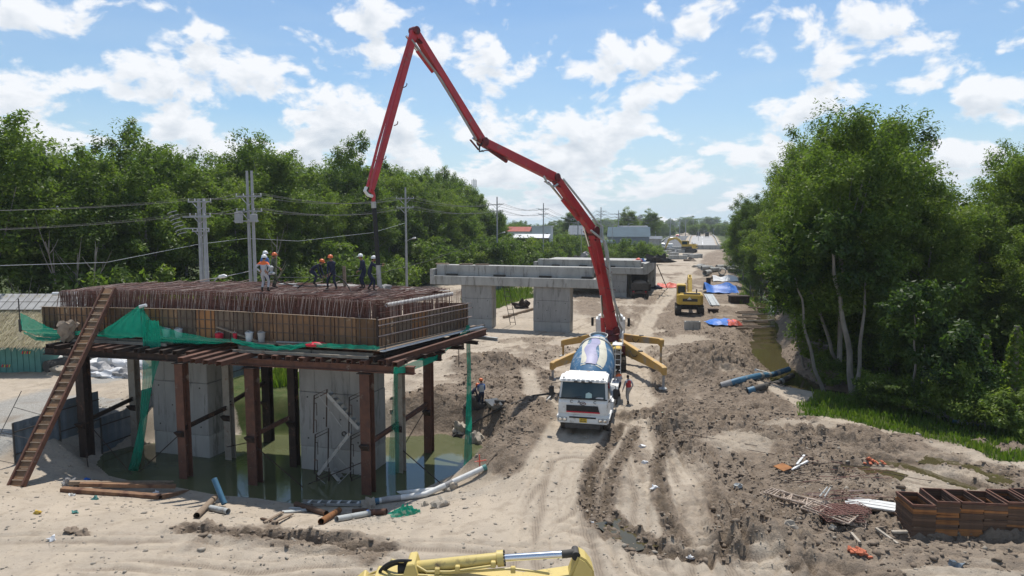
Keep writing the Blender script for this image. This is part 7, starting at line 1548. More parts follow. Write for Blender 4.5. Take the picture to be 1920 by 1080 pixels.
for i in range(34):
    px, py = q.choice(((1130, 474), (1180, 470), (1240, 486), (1290, 492), (1210, 478), (1320, 498), (1150, 492))); px += q.uniform(-40, 40); py += q.uniform(-8, 9)
    heap('rubble_heap', 'low heap of rubble on the far earth works', 'rubble', px, py, q.uniform(.8, 2.6), q.uniform(.5, 1.2), q.uniform(.4, 1.3), q.choice((M_MUDC, M_SACK, M_STONE, M_MUDC, M_CONC2)), 300 + i, sub=2, bump=.4, grp='rubble heaps on the far earth works')
# ------------------------------------------------------------------ thatched hut at the side road
hb_ = atZ(0, 699, 0); hY = hb_.y; hut = thing('thatched_hut', 'thatched hut with teal tin walls beside the side road', 'hut', (-36.5, hY, gz(-36, hY)))
def HX(px, py, Yd): return atY(px, py, Yd)
xw = HX(78, 690, hY).x; zc_ = HX(78, 652, hY).z
m = MB(); m.box(((xw - 50) / 2, hY + 2.5, zc_ / 2), (xw + 50, 5.0, zc_)); hw = m.build('tin_wall', M_TEAL, hut, world=True)
for k in range(30): x_ = xw - .05 - k * .42; m = MB(); m.box((x_, hY - .02, zc_ / 2), (.05, .05, zc_)); m.build('wall_rib', M_TEAL, hw, world=True)
for px, py in ((48, 661), (10, 686)):
    for k in range(4): c = HX(px - 6 + k * 4.5, py, hY - .06); m = MB(); m.slab([c + Vector((-.06, 0, -.10)), c + Vector((.02, 0, -.10)), c + Vector((.09, 0, .10)), c + Vector((.01, 0, .10))], .012, (0, -1, 0)); m.build('stripe_mark', M_YEL if k % 2 else M_RPLA, hw, world=True)
er, rr_ = HX(112, 652, hY - .9), HX(104, 556, hY + 3.6)
m = MB(); ez, rz = er.z, rr_.z; m.slab([(-52, hY - .8, ez), (er.x, hY - .8, ez), (rr_.x, hY + 3.4, rz), (-52, hY + 3.4, rz)], .12, (0, -.5, .85)); m.slab([(-52, hY + 3.4, rz), (rr_.x, hY + 3.4, rz), (er.x, hY + 7, ez), (-52, hY + 7, ez)], .12, (0, .5, .85)); rf = m.build('roof', M_THATCH, hut, world=True)
r_ = np.random.default_rng(9); n = 14000; u = r_.uniform(0, 1, n); v_ = r_.uniform(0, 1, n) ** .9; x_ = -50 + (er.x + 50 - .2) * u; y_ = hY - .95 + 4.3 * v_; z_ = ez - .05 + (rz - ez) * v_ + .13 + r_.uniform(0, .12, n)
dx = r_.normal(0, .06, n); ln = r_.uniform(.25, .55, n); w_ = .022; V = np.stack([np.stack([x_ - w_, y_, z_], 1), np.stack([x_ + w_, y_, z_], 1), np.stack([x_ + dx + w_ * .4, y_ - ln * .8, z_ - ln * .68 + .03], 1), np.stack([x_ + dx - w_ * .4, y_ - ln * .8, z_ - ln * .68 + .03], 1)], 1).reshape(-1, 3)
V -= np.array(W[hut.name].translation)
me = fast_mesh('straw', V, np.arange(4 * n).reshape(n, 4)); at = me.attributes.new('tone', 'FLOAT', 'FACE'); at.data.foreach_set('value', r_.uniform(.1, 1, n).astype(np.float32)); o = link('straw', me, leaf_mat('straw', (.30, .25, .18), (.52, .46, .36), (.68, .62, .52)), rf); o['kind'] = 'stuff'
M_FIB = pmat('fibre_sheet', (.40, .39, .37), (.3, .29, .275), 2, .9, rnd=.2)
for k in range(24): x0 = er.x - .3 - k * .62; m = MB(); a = Vector((x0, hY + 1.9, ez + (rz - ez) * .64 + .34)); b = Vector((x0, hY + 3.45, rz + .22)); m.beam(a, b, .56, .03); m.build('ridge_sheet', M_FIB, rf, world=True)
# rolls, sacks and sheets heaped beside the hut
for i, (px, py, mt) in enumerate(((90, 684, M_GALV), (100, 690, M_DARK), (128, 676, M_DARK))):
    c = G(px, py + 6); m = MB(); m.tube([c + Vector((-.1, -.6, .45)), c + Vector((.5, .7, .5))], .42, 14); solo('metal_drum', m, mt, ('bright metal drum', 'dark drum next to the bright one', 'black drum under the staging end')[i] + ' lying by the hut', 'drum', c, smooth=True)
for i, (px, py, sx, sy, sz, mt, lab) in enumerate(((192, 702, 1.6, .7, .9, M_SACK, 'grey sack heap by the hut, beside the plank ramp'), (225, 694, 1.5, .8, 1.1, M_TARPW, 'heap wrapped in pale sheet behind the green net'), (208, 706, 1.3, .5, .5, M_TARPW, 'crumpled white sheet on the rubble behind the dark post'), (235, 706, 1.0, .5, .6, M_SACK, 'grey boulder like sack near the net'), (200, 690, 1.4, .7, 1.0, M_TARPW, 'white wrapped pile behind the sacks'), (150, 700, 1.8, .9, .6, M_STONE, 'gravel heap behind the plank ramp'))):
    heap('covered_heap' if mt != M_STONE else 'gravel_heap', lab, 'heap', px, py, sx, sy, sz, mt, 20 + i, bump=.32)
m = MB(); c0 = G(198, 716); cloth_pts = []
# ------------------------------------------------------------------ things along the earth road
def tarp(name, label, px, py, sx, sy, h, mat, seed, rot=0.0, peak=(.35, .5), cat='tarpaulin', post=True):
    c = G(px, py); nx, ny = 18, 12; r = random.Random(seed); vs = []; ca_, sa = math.cos(rot), math.sin(rot)
    for j in range(ny + 1):
        for i in range(nx + 1):
            u, v_ = i / nx, j / ny; e = min(u, 1 - u, v_, 1 - v_); z_ = h * (1 - min(1, abs(v_ - peak[1]) * 1.9)) * (.85 + .15 * math.cos(u * 9)) if h > .5 else h * min(1, e * 7)
            z_ += .05 * math.sin(u * 17 + seed) + .05 * math.sin(v_ * 19 + u * 7) + r.uniform(-.03, .03); x_, y_ = (u - .5) * sx + .08 * math.sin(v_ * 7 + seed), (v_ - .5) * sy + .1 * math.sin(u * 8)
            vs.append((c.x + x_ * ca_ - y_ * sa, c.y + x_ * sa + y_ * ca_, c.z + .04 + max(z_, .02)))
    m = MB(); n = nx + 1; m.add(vs, [(j * n + i, j * n + i + 1, (j + 1) * n + i + 1, (j + 1) * n + i) for j in range(ny) for i in range(nx)]); return solo(name, m, mat, label, cat, c, smooth=True)
tarp('blue_tarp', 'bright blue tarpaulin pitched over a stack beside the earth road', 1350, 548, 4.8, 3.6, 1.5, M_TARPB, 1, -.1); tarp('blue_tarp', 'blue tarpaulin spread flat on the ground, beside a red one', 1353, 607, 3.0, 3.0, .35, M_TARPB, 2, .05)
tarp('red_tarp', 'red orange tarpaulin lying against the flat blue one', 1374, 609, 1.5, 1.9, .4, M_TARPR, 3, .1); tarp('orange_tarp', 'orange tarpaulin heap before the deck opening', 1250, 539, 3.2, 2.2, .8, M_TARPR, 4, -.2)
tarp('white_tarp', 'white sheet stretched over a rack above the blue tarpaulin', 1358, 527, 4.6, 3.0, 1.1, M_TARPW, 5, -.05); heap('blue_bundle', 'dark blue bundle beside the orange heap', 'bundle', 1232, 542, .8, .6, .6, M_NAVY, 31)
heap('mixed_bundle', 'red and blue bundle on the deck end', 'bundle', 1196, 490, .7, .5, .5, M_TARPR, 32, c=Vector((atY(1196, 490, 103).x, 103, zl3 + 1.55))); heap('mixed_bundle', 'dark blue bundle on the deck end', 'bundle', 1200, 490, .5, .4, .5, M_BLUEC, 33, c=Vector((atY(1204, 490, 103.5).x, 103.5, zl3 + 1.55)))
# hollow concrete block
c = G(1298, 618); t = thing('concrete_block', 'pale hollow concrete block by the excavator tracks', 'block', c, R(-8))
for x_, y_, sx, sy in ((-.72, 0, .1, .8), (.72, 0, .1, .8), (0, -.36, 1.34, .08), (0, .36, 1.34, .08)): m = MB(); m.box((x_, y_, .42), (sx, sy, .84)); m.build('block_wall', M_CONC2, t)
m = MB(); m.box((0, 0, .06), (1.34, .64, .1)); m.build('block_floor', M_CONC2, t)
# concrete pipes and blocks by the road
def cpipe(px, py, r_, l, ang, label, dz=0, grp=None):
    c = G(px, py); d_ = Vector((math.cos(ang), math.sin(ang), 0)); m = MB(); a = c + Vector((0, 0, r_ + dz)); m.pipe(a - d_ * l / 2, a + d_ * l / 2, r_, r_ * .84, 18); solo('concrete_pipe', m, M_CONC2, label, 'pipe', c, grp, smooth=True)
cpipe(1354, 516, .75, 2.4, -1.9, 'round concrete pipe with its open end towards us by the white sheet')
for i, (px, py) in enumerate(((1325, 507), (1340, 510), (1352, 505), (1368, 506), (1375, 512), (1385, 508), (1392, 514), (1326, 516))): cpipe(px, py, .55, 2.6, .2 + .1 * i, 'pale concrete pipe in the row above the white sheet', 0, 'concrete pipes above the white sheet')
q = random.Random(55)
for i, (px, py) in enumerate(((1236, 470), (1246, 468), (1258, 472), (1268, 468), (1276, 474), (1252, 476), (1264, 480), (1240, 478), (1282, 470), (1290, 482), (1300, 484), (1310, 483), (1280, 486), (1262, 486))):
    c = G(px, py); m = MB(); m.box((c.x, c.y, c.z + .6), (q.uniform(2, 3.6), q.uniform(1.2, 2.4), 1.2), Matrix.Rotation(q.uniform(-.4, .4), 3, 'Z')); solo('concrete_unit', m, M_CONC2, 'pale precast concrete unit in the far storage yard', 'concrete unit', c, 'precast units in the far yard', bevel=.08)
cpipe(1222, 474, 1.2, 3, .3, 'big rusty brown pipe ring at the far yard edge')
for i, (px, py, sx, sz, lab) in enumerate(((1385, 564, 2.4, .9, 'dark steel box beside the blue tarpaulin, towards the canal'), (1337, 582, 1.1, .35, 'brown steel bar block by the excavator'), (1268, 586, .35, .5, 'small dark crate alone on the earth road'), (1372, 492, 1.5, 1.0, 'small grey crate at the edge of the far verge'), (1215, 541, .8, .9, 'dark box beside the dump truck'), (1328, 532, .7, 1.3, 'upright rusty steel piece beside the white sheet'))):
    c = G(px, py + 4); m = MB(); m.box((c.x, c.y, c.z + sz / 2), (sx, sx * .6, sz)); m.box((c.x, c.y, c.z + sz + .06), (sx * 1.1, sx * .66, .1)); solo('steel_box', m, M_RUSTD if i != 3 else M_CONC, lab, 'box', c, bevel=.02)
for k in range(5):
    a = G(1322 + k * 3, 556); b = G(1334 + k * 3.4, 574); m = MB(); m.beam(a + Vector((0, 0, .35)), b + Vector((0, 0, .1)), .34, .05); solo('roof_sheet', m, M_PIPEG, 'pale grey sheet strip leaning beside the yellow excavator', 'sheet', b, 'sheet strips beside the excavator')
q = random.Random(12)
for i in range(22):
    c = G(1378 + q.uniform(0, 36), 575 + q.uniform(0, 46)); a = q.uniform(-.6, .5); m = MB(); l = q.uniform(1, 2.6); d_ = Vector((math.cos(a), math.sin(a), q.uniform(-.03, .05))); m.tube([c + Vector((0, 0, .08)), c + d_ * l + Vector((0, 0, .1))], q.uniform(.05, .1), 6); solo('driftwood', m, M_WOOD, 'broken branch lying on the canal bank', 'branch', c, 'broken branches on the canal bank')
for i in range(3):
    a = G(1392, 592 + i * 12); b = atY(1452, 590 + i * 12, a.y + 1.0); m = MB(); b.z = a.z; m.tube([a + Vector((0, 0, .1)), b + Vector((0, 0, .1))], .09, 6); solo('foot_log', m, M_BARK, 'log laid across the narrow canal water', 'log', a, 'logs across the canal')
heap('dark_bundle', 'dark cloth bundle in the weeds by the blue tarpaulin', 'bundle', 1382, 543, .9, .5, .6, M_SACK, 41)
# slim lifting pole before the deck end
a = atY(1232, 497, 99); b = G(1251, 541); m = MB(); m.tube([a, b], .07, 7); solo('leaning_pole', m, M_RUSTD, 'dark pole leaning against the deck end', 'pole', b)
heap('machine_parts', 'dark machine parts standing on the deck end', 'machine', 1235, 488, 1.6, .5, 1.0, M_DARK, 44, bump=.5, c=Vector((atY(1236, 490, 104).x, 104, zl3 + 1.55)))
# beam and scrap on the sand between the finished columns
a = G(945, 597); b = G(1003, 580); m = MB(); m.beam(a + Vector((0, 0, .15)), b + Vector((0, 0, .15)), .3, .25); solo('long_beam', m, M_WOOD, 'long grey beam lying on the sand between the finished columns', 'beam', a)
heap('scrap_heap', 'dark scrap heap on the sand beyond the ladder', 'scrap', 978, 578, 1.0, .6, .8, M_RUSTD, 45, bump=.5)
# ------------------------------------------------------------------ people
def ik(a, c, l1, l2, pole):
    a, c = Vector(a), Vector(c); d = c - a; L = min(d.length, (l1 + l2) * .999); u = d.normalized(); k = (l1 * l1 - l2 * l2 + L * L) / (2 * L); h = math.sqrt(max(l1 * l1 - k * k, 0)); p = Vector(pole); p = (p - u * p.dot(u)).normalized()
    return a + u * k + p * h
def person(label, loc, rotz, top, legs, hat, pitch=0.0, hip=.93, feet=((-.12, 0), (.12, .05)), hands=((-.3, .05, .85), (.3, .05, .85)), look=0.0, vest=None, elbow=-1, scale=1.0, hair=False, shoulders=None, belt=None):
    """faces local +Y; hands given in local space from the ground"""
    t = thing('person', label, 'person', loc, rotz); t.scale = (scale,) * 3
    pel = Vector((0, -math.sin(pitch) * .12, hip)); rot = Matrix.Rotation(-pitch, 3, 'X')
    T = lambda x_, y_, z_: pel + rot @ Vector((x_, y_, z_))
    J = {}; J['pel'] = pel; J['sp'] = T(0, 0, .22); J['ch'] = T(0, .01, .44); J['nk'] = T(0, 0, .555); hd = J['nk'] + (rot @ Vector((0, .03, .10))) * .6 + Vector((0, .02, .06)); J['hd'] = hd
    E = [('pel', 'sp'), ('sp', 'ch'), ('ch', 'nk'), ('nk', 'hd')]; RAD = dict(pel=.135, sp=.125, ch=.15, nk=.055, hd=.07)
    for i, s_ in ((0, -1), (1, 1)):
        h = pel + Vector((s_ * .095, 0, -.05)); f = Vector((feet[i][0], feet[i][1], .09)); kn = ik(h, f, .43, .43, (s_ * .1, 1, 0)); n = 'LR'[i]
        J['hp' + n], J['kn' + n], J['an' + n], J['to' + n] = h, kn, f, f + Vector((s_ * .03, .17, -.045)); RAD.update({'hp' + n: .10, 'kn' + n: .066, 'an' + n: .05, 'to' + n: .04}); E += [('pel', 'hp' + n), ('hp' + n, 'kn' + n), ('kn' + n, 'an' + n), ('an' + n, 'to' + n)]
        sh = T(s_ * .185, 0, .46); ha = Vector(hands[i]); el = ik(sh, ha, .29, .27, (s_ * .6, elbow, -.5)); pm = ha + (ha - el).normalized() * .06
        J['sh' + n], J['el' + n], J['wr' + n], J['pm' + n] = sh, el, ha, pm; RAD.update({'sh' + n: .072, 'el' + n: .05, 'wr' + n: .034, 'pm' + n: .036}); E += [('ch', 'sh' + n), ('sh' + n, 'el' + n), ('el' + n, 'wr' + n), ('wr' + n, 'pm' + n)]
    names = list(J); me = bpy.data.meshes.new('body_cage'); me.from_pydata([J[k][:] for k in names], [(names.index(a), names.index(b)) for a, b in E], []); ob = bpy.data.objects.new('body_cage', me); COL.objects.link(ob)
    sk = ob.modifiers.new('skin', 'SKIN'); sk.use_smooth_shade = True; sv = me.skin_vertices[0].data
    for i, k in enumerate(names): sv[i].radius = (RAD[k] * (1.12 if k in ('pel', 'sp', 'ch') else 1), RAD[k] * (.82 if k in ('pel', 'sp', 'ch') else 1)); sv[i].use_root = k == 'pel'
    ob.modifiers.new('sub', 'SUBSURF').levels = 1
    dg = bpy.context.evaluated_depsgraph_get(); bm_ = bmesh.new(); tmp = bpy.data.meshes.new_from_object(ob.evaluated_get(dg)); bm_.from_mesh(tmp); bpy.data.objects.remove(ob)
    seg = {'sleeve': [('sh', 'el'), ('el', 'wr')], }
    def dseg(p, a, b): ab = b - a; k = max(0, min(1, (p - a).dot(ab) / ab.length_squared)); return (p - a - ab * k).length
    mats = [top, legs, M_SKIN, M_BOOT, M_HAIR, shoulders or top, belt or legs]
    for f in bm_.faces:
        c = f.calc_center_median(); best = min(E, key=lambda e: dseg(c, J[e[0]], J[e[1]])); a, b = best
        if b[:2] == 'pm' or (a[:2] == 'nk'): mi = 2
        elif b[:2] == 'to' or (b[:2] == 'an' and (c - J[b]).length < .16): mi = 3
        elif b[:2] in ('kn', 'an', 'hp'): mi = 1
        else: mi = 0
        if mi == 0 and (rot.transposed() @ (c - pel)).z > .40 and b[:2] not in ('wr',): mi = 5
        if mi in (0, 1) and abs((rot.transposed() @ (c - pel)).z - .02) < .03 and b[:2] in ('sp', 'hp'): mi = 6
        f.material_index = mi; f.smooth = True
    def addm(vs, fs, mi):
        bv = [bm_.verts.new(v_) for v_ in vs]
        for f in fs:
            g_ = bm_.faces.new([bv[i] for i in f]); g_.material_index = mi; g_.smooth = True
    # head with nose, ears, jaw, and short hair
    hr = Matrix.Rotation(-pitch * .35, 3, 'X') @ Matrix.Rotation(look, 3, 'Z'); hc = hd + Vector((0, .015, .035))
    hb2 = bmesh.new(); bmesh.ops.create_icosphere(hb2, subdivisions=2, radius=1); vs = []
    for v_ in hb2.verts:
        x_, y_, z_ = v_.co; y2 = y_ * .098 + (.022 if z_ < -.3 and y_ > .3 else 0) + (.022 * max(0, 1 - abs(x_) * 5) * max(0, 1 - abs(z_ + .15) * 4) if y_ > .6 else 0); vs.append(hc + hr @ Vector((x_ * (.077 - .014 * max(0, -z_)), y2, z_ * .118)))
    b0 = len(bm_.faces); addm(vs, [[v_.index for v_ in f.verts] for f in hb2.faces], 2); bm_.faces.ensure_lookup_table()
    for f in bm_.faces[b0:]:
        q_ = hr.transposed() @ (f.calc_center_median() - hc)
        if (q_.y < .0 and q_.z > -.06) or q_.z > .075: f.material_index = 4
        elif abs(q_.z - .008) < .012 and .02 < abs(q_.x) < .05 and q_.y > .06: f.material_index = 4
        elif abs(q_.z + .068) < .008 and abs(q_.x) < .03 and q_.y > .05: f.material_index = 4
    hb2.free()
    for s_ in (-1, 1):
        m = MB(); m.lathe([(.008, -.01), (.024, 0), (.008, .01)], (0, 0, 0), (1, 0, 0), 8); addm([hc + hr @ (Vector(p) * 1.0 + Vector((s_ * .078, -.005, -.01))) for p in m.v], m.f, 2)
    # five fingers on each hand
    for n, s_ in (('L', -1), ('R', 1)):
        w_, p_ = J['wr' + n], J['pm' + n]; d_ = (p_ - w_).normalized(); sd = d_.cross(Vector((0, 0, 1))); sd = sd.normalized() if sd.length > .1 else Vector((1, 0, 0)); up = sd.cross(d_)
        for k, l in enumerate((.058, .072, .078, .070)):
            a = p_ + d_ * .015 + sd * (.026 - .017 * k); m = MB(); m.tube([a, a + d_ * l * .55 - up * .006, a + d_ * l * .9 - up * .032], .009, 5, radii=[.0095, .009, .007]); addm(m.v, m.f, 2)
        a = w_.lerp(p_, .45) + sd * .03; m = MB(); m.tube([a, a + sd * .028 + d_ * .025, a + sd * .03 + d_ * .06 - up * .015], .011, 5, radii=[.012, .011, .008]); addm(m.v, m.f, 2)
    me2 = bpy.data.meshes.new('body'); bm_.to_mesh(me2); bm_.free()
    for m_ in mats: me2.materials.append(m_)
    body = link('body', me2, None, t)
    if hat is not None:
        hz = hc + hr @ Vector((0, 0, .035)); ax = hr @ Vector((0, -.08, 1)); m = MB(); m.lathe([(.140, -.012), (.142, 0), (.126, .005), (.124, .05), (.105, .095), (.065, .125), (.015, .137)], hz, ax, 18); hm = m.build('helmet', hat, t, smooth=True)
        m = MB(); fw = hr @ Vector((0, 1, 0)); sd = hr @ Vector((1, 0, 0)); m.slab([hz + fw * .10 - sd * .09, hz + fw * .10 + sd * .09, hz + fw * .185 + sd * .05, hz + fw * .185 - sd * .05], .012, (0, 0, 1)); m.build('brim', hat, hm)
        m = MB(); m.tube([hz + (hr @ Vector((0, -.11, .06))), hz + (hr @ Vector((0, 0, .14))), hz + (hr @ Vector((0, .11, .06)))], .012, 5); m.build('helmet_rib', hat, hm)
    if vest is not None:
        m = MB(); n = 14; rows = []
        for z_, rx, ry in ((.08, .165, .125), (.25, .165, .125), (.42, .185, .13), (.50, .13, .09)): rows.append([T(rx * math.cos(6.283 * k / n), ry * math.sin(6.283 * k / n), z_) for k in range(n)])
        m.add([p for r_ in rows for p in r_], [(i * n + k, i * n + (k + 1) % n, (i + 1) * n + (k + 1) % n, (i + 1) * n + k) for i in range(3) for k in range(n)]); m.build('vest', vest, t, smooth=True)
    return t, J
def deckp(px, Yd): 
    p = atY(px, 540, Yd)
    for s in range(101):                              # the level of the mat at this spot
        a = dk(s / 100, 0); b = dk(s / 100, 1); k = (p.y - a.y) / (b.y - a.y); x_ = a.x + (b.x - a.x) * k
        if x_ <= p.x: return Vector((p.x, p.y, zc(s / 100, min(max(k, 0), 1)) + .045))
    return Vector((p.x, p.y, 7.2))
pA = deckp(496, 34.3); person('worker in pale grey coveralls with orange shoulders and a white helmet, hands on hips', pA, R(-8), M_GREYC, M_GREYC, M_HATW, .02, hands=((-.21, -.02, .99), (.21, -.02, .99)), feet=((-.14, 0), (.15, .03)), elbow=-.4, shoulders=M_ORC, look=-.3, scale=1.05)
pB = deckp(512, 36.0); person('worker in camouflage clothes with an orange helmet, half behind the grey coverall', pB, R(-60), M_CAMO, M_CAMO, M_HATO, .12, hands=((-.1, .36, 1.0), (.16, .32, .95)), scale=1.05)
pC = deckp(498, 37.3); person('worker with a white helmet and blue shirt, hidden behind the grey coverall', pC, R(-20), M_BLUEC, M_NAVY, M_HATW, .02, scale=1.05)
pD = deckp(588, 37.4); person('worker in navy bent low over the bars with an orange helmet', pD, R(-95), M_NAVY, M_NAVY, M_HATO, 1.05, hip=.84, feet=((-.16, -.08), (.16, .1)), hands=((-.12, .52, .52), (.1, .48, .38)), belt=M_SKIN, scale=1.05)
pE = deckp(624, 35.6); person('worker in black with an orange helmet holding a vibrator hose in both hands', pE, R(165), M_NAVY, M_NAVY, M_HATO, .22, feet=((-.22, 0), (.24, .05)), hands=((-.06, .30, .86), (.10, .30, .80)), hip=.9, scale=1.05)
pF = deckp(683, 36.3); person('worker in navy with a white helmet, behind the one at the black hose', pF, R(120), M_NAVY, M_NAVY, M_HATW, .22, hands=((-.15, .3, .95), (.2, .25, .9)), scale=1.05)
pG = deckp(694, 35.4); person('worker in navy with a white helmet, reaching out to the black hose', pG, R(-75), M_NAVY, M_NAVY, M_HATW, .30, feet=((-.16, -.1), (.15, .16)), hands=((-.05, .62, 1.32), (.12, .58, 1.24)), hip=.91, scale=1.05)
p = G(903, 765); person('ground worker in a blue shirt and grey vest with an orange helmet, by the wheelbarrow', p, R(20), M_BLUEC, M_NAVY, M_HATO, .10, hands=((-.1, .35, 1.0), (.2, .32, .95)), vest=M_PIPEG)
p = G(884, 764); person('stooping ground worker in dark clothes with an orange helmet, behind the hanging net strip', p, R(-80), M_NAVY, M_NAVY, M_HATO, .7, hip=.78, feet=((-.14, -.05), (.14, .1)), hands=((-.1, .45, .6), (.14, .42, .55)))
p = G(1160, 746); person('worker in a white shirt with orange shoulders beside the mixer drum', p, R(30), M_GREYC, M_NAVY, None, .15, hands=((-.15, .35, 1.05), (.2, .33, 1.0)), shoulders=M_ORC)
p = G(1178, 757); person('worker in a red jacket and grey trousers walking beside the mixer truck', p, R(25), M_GREYC, M_SACK, None, .08, feet=((-.1, -.2), (.14, .22)), hands=((-.3, .15, .85), (.28, .1, .9)), vest=M_REDC)
# vibrator hoses on the mat, the grey stake, tub held
for pts, lab in ((bez(pE + Vector((-.3, -.3, .8)), pE + Vector((-.9, -.3, .75)), pE + Vector((-1.9, .1, .06)), 10), 'black vibrator hose curving down to the bars beside the bent worker'), (bez(pE + Vector((.1, -.3, .8)), pE + Vector((.7, -.4, .7)), pE + Vector((1.15, -.9, .0)), 10), 'black vibrator hose reaching down into the bars beside the stake'),
                (bez(pB + Vector((.1, -.1, .5)), pB + Vector((.5, 0, .1)), pB + Vector((2.4, .2, .08)), 10), 'black cable lying over the bars from the camouflaged worker')):
    m = MB(); m.tube(pts, .03, 6); solo('vibrator_hose', m, M_BLACK, lab, 'hose', pts[-1], smooth=True)
c = deckp(647, 37.2); m = MB(); m.beam(c - Vector((0, 0, .1)), c + Vector((-.03, 0, 1.1)), .15, .13, (0, 1, 0)); solo('stake', m, M_WOOD, 'rough grey stake standing up from the steel cage', 'stake', c)
c = pB + Vector((.06, -.32, .72)); m = MB(); m.lathe([(.06, 0), (.16, .02), (.19, .10), (.06, .2), (.12, .42), (.04, .5)], c, n=12); solo('vibrator_motor', m, M_PIPEG, 'pale vibrator motor held by the camouflaged worker', 'motor', c, smooth=True)
for i, (px, Yd, l) in enumerate(((540, 37.6, 1.1), (606, 37.2, .9), (560, 36.6, .6))): c = deckp(px, Yd); m = MB(); m.beam(c - CX * l / 2 + Vector((0, 0, .04)), c + CX * l / 2 + Vector((0, 0, .06)), .2, .03); solo('foot_board', m, M_PVC, 'pale foot board lying on the bars behind the crew', 'board', c, 'foot boards on the bars')
c = deckp(723, 36.5); heap('concrete_lump', 'lump of fresh grey concrete beside the hose end', 'concrete', 0, 0, .32, .25, .22, M_GROUT, 77, c=c)
# ------------------------------------------------------------------ on the pond bank, near the camera
q = random.Random(15)
for i, (a, b, w_, h_, mt, lab) in enumerate((((116, 922), (300, 936), .28, .20, M_OCHRE, 'rusty channel nearest the camera in the long pile on the sand'), ((300, 936), (388, 918), .24, .18, M_OCHRE, 'shorter rusty channel at the end of the long pile'), ((130, 915), (386, 914), .22, .16, M_WOOD, 'pale plank lying on top of the long pile'),
                                             ((128, 912), (370, 908), .20, .20, M_RUSTD, 'dark steel length at the back of the long pile'), ((150, 918), (330, 921), .2, .16, M_OCHRE, 'brown steel length in the middle of the long pile'), ((175, 906), (342, 912), .22, .14, M_RUST, 'reddish steel length furthest from the camera in the long pile'), ((310, 912), (400, 912), .2, .12, M_RUST, 'short red plate at the pond end of the long pile'))):
    A, B = G(*a), G(*b); m = MB(); up = Vector((0, 0, h_ / 2 + (.16 if i in (2, 4) else 0)))
    (m.channel if mt is not M_WOOD else m.beam)(A + up, B + up, w_, h_); solo('steel_length' if mt is not M_WOOD else 'plank', m, mt, lab, 'steel' if mt is not M_WOOD else 'plank', A)
heap('dark_rag', 'dark crumpled lump at the end of the steel pile', 'rag', 128, 912, .28, .2, .3, M_SACK, 51, bump=.45)
def tube_on(px0, py0, px1, py1, r_, mat, label, dz0=0, dz1=0, name='steel_tube', capc=None):
    a = G(px0, py0, r_ + dz0); b = G(px1, py1, r_ + dz1); m = MB(); m.pipe(a, b, r_, r_ * .88, 16); o = solo(name, m, mat, label, 'tube', (a.x, a.y, min(a.z, b.z) - r_), smooth=True); return o
tube_on(369, 973, 404, 942, .125, M_WOOD, 'brown tube leaning over another tube in the crossed heap', 0, .12); tube_on(395, 958, 428, 965, .125, M_PIPEG, 'pale blue grey tube lying under the crossed heap'); 
a = G(421, 950, .12); b = a + Vector((-.62, .5, .92)); m = MB(); m.pipe(a, b, .12, .10, 16); solo('steel_tube', m, M_PIPEB, 'blue painted tube propped up on end over the crossed heap', 'tube', a - Vector((0, 0, .12)), smooth=True)
tube_on(555, 950, 612, 968, .12, M_RUSTB, 'dull brown tube beside the ladder'); tube_on(602, 984, 636, 962, .125, M_RUSTO, 'rust brown tube pointing at the camera'); tube_on(631, 979, 695, 967, .12, M_PIPEG, 'grey tube with a blue ring'); tube_on(694, 967, 725, 965, .13, M_RUST, 'short red brown tube against the green net heap'); tube_on(660, 962, 690, 960, .09, M_RUSTB, 'thin brown tube behind the grey ringed tube')
c = G(690, 967, .12); m = MB(); m.lathe([(.126, -.05), (.128, .05)], c, (1, .15, 0), 16, cap=False); solo('blue_ring', m, M_TARPB, 'blue ring around the grey tube', 'ring', c - Vector((0, 0, .126)))
for i, (a, b, w_, mt, lab) in enumerate((((530, 962), (574, 960), .22, M_PIPEG, 'pale grey plate on the sand'), ((542, 955), (580, 957), .16, M_PIPEG, 'second pale plate, behind the first'), ((496, 982), (530, 964), .12, M_WOOD, 'brown plank scrap at the front of the scrap pile'), ((512, 982), (548, 968), .12, M_WOOD, 'brown plank scrap in the scrap pile, nearer the tubes'), ((490, 974), (520, 984), .10, M_RUSTB, 'short dark scrap across the plank scraps'))):
    A, B = G(*a), G(*b); m = MB(); m.beam(A + Vector((0, 0, .05)), B + Vector((0, 0, .09)), w_, .05); solo('scrap_plank', m, mt, lab, 'plank', A)
ldr = thing('aluminium_ladder', 'pale ladder with wide treads lying flat at the water edge', 'ladder', G(565, 948)); A, B = G(563, 949, .1), G(678, 951, .1); sdv = Vector((0, .42, -.04))
for o_ in (Vector((0, 0, 0)), sdv): m = MB(); m.beam(A + o_, B + o_, .05, .11); m.build('ladder_rail', M_GALV, ldr, world=True)
for i in range(6): c = A.lerp(B, (i + .6) / 6.2); m = MB(); m.slab([c, c + sdv, c + sdv + Vector((.16, 0, .06)), c + Vector((.16, 0, .06))], .025, (0, 0, 1)); m.build('tread', M_PVC, ldr, world=True)
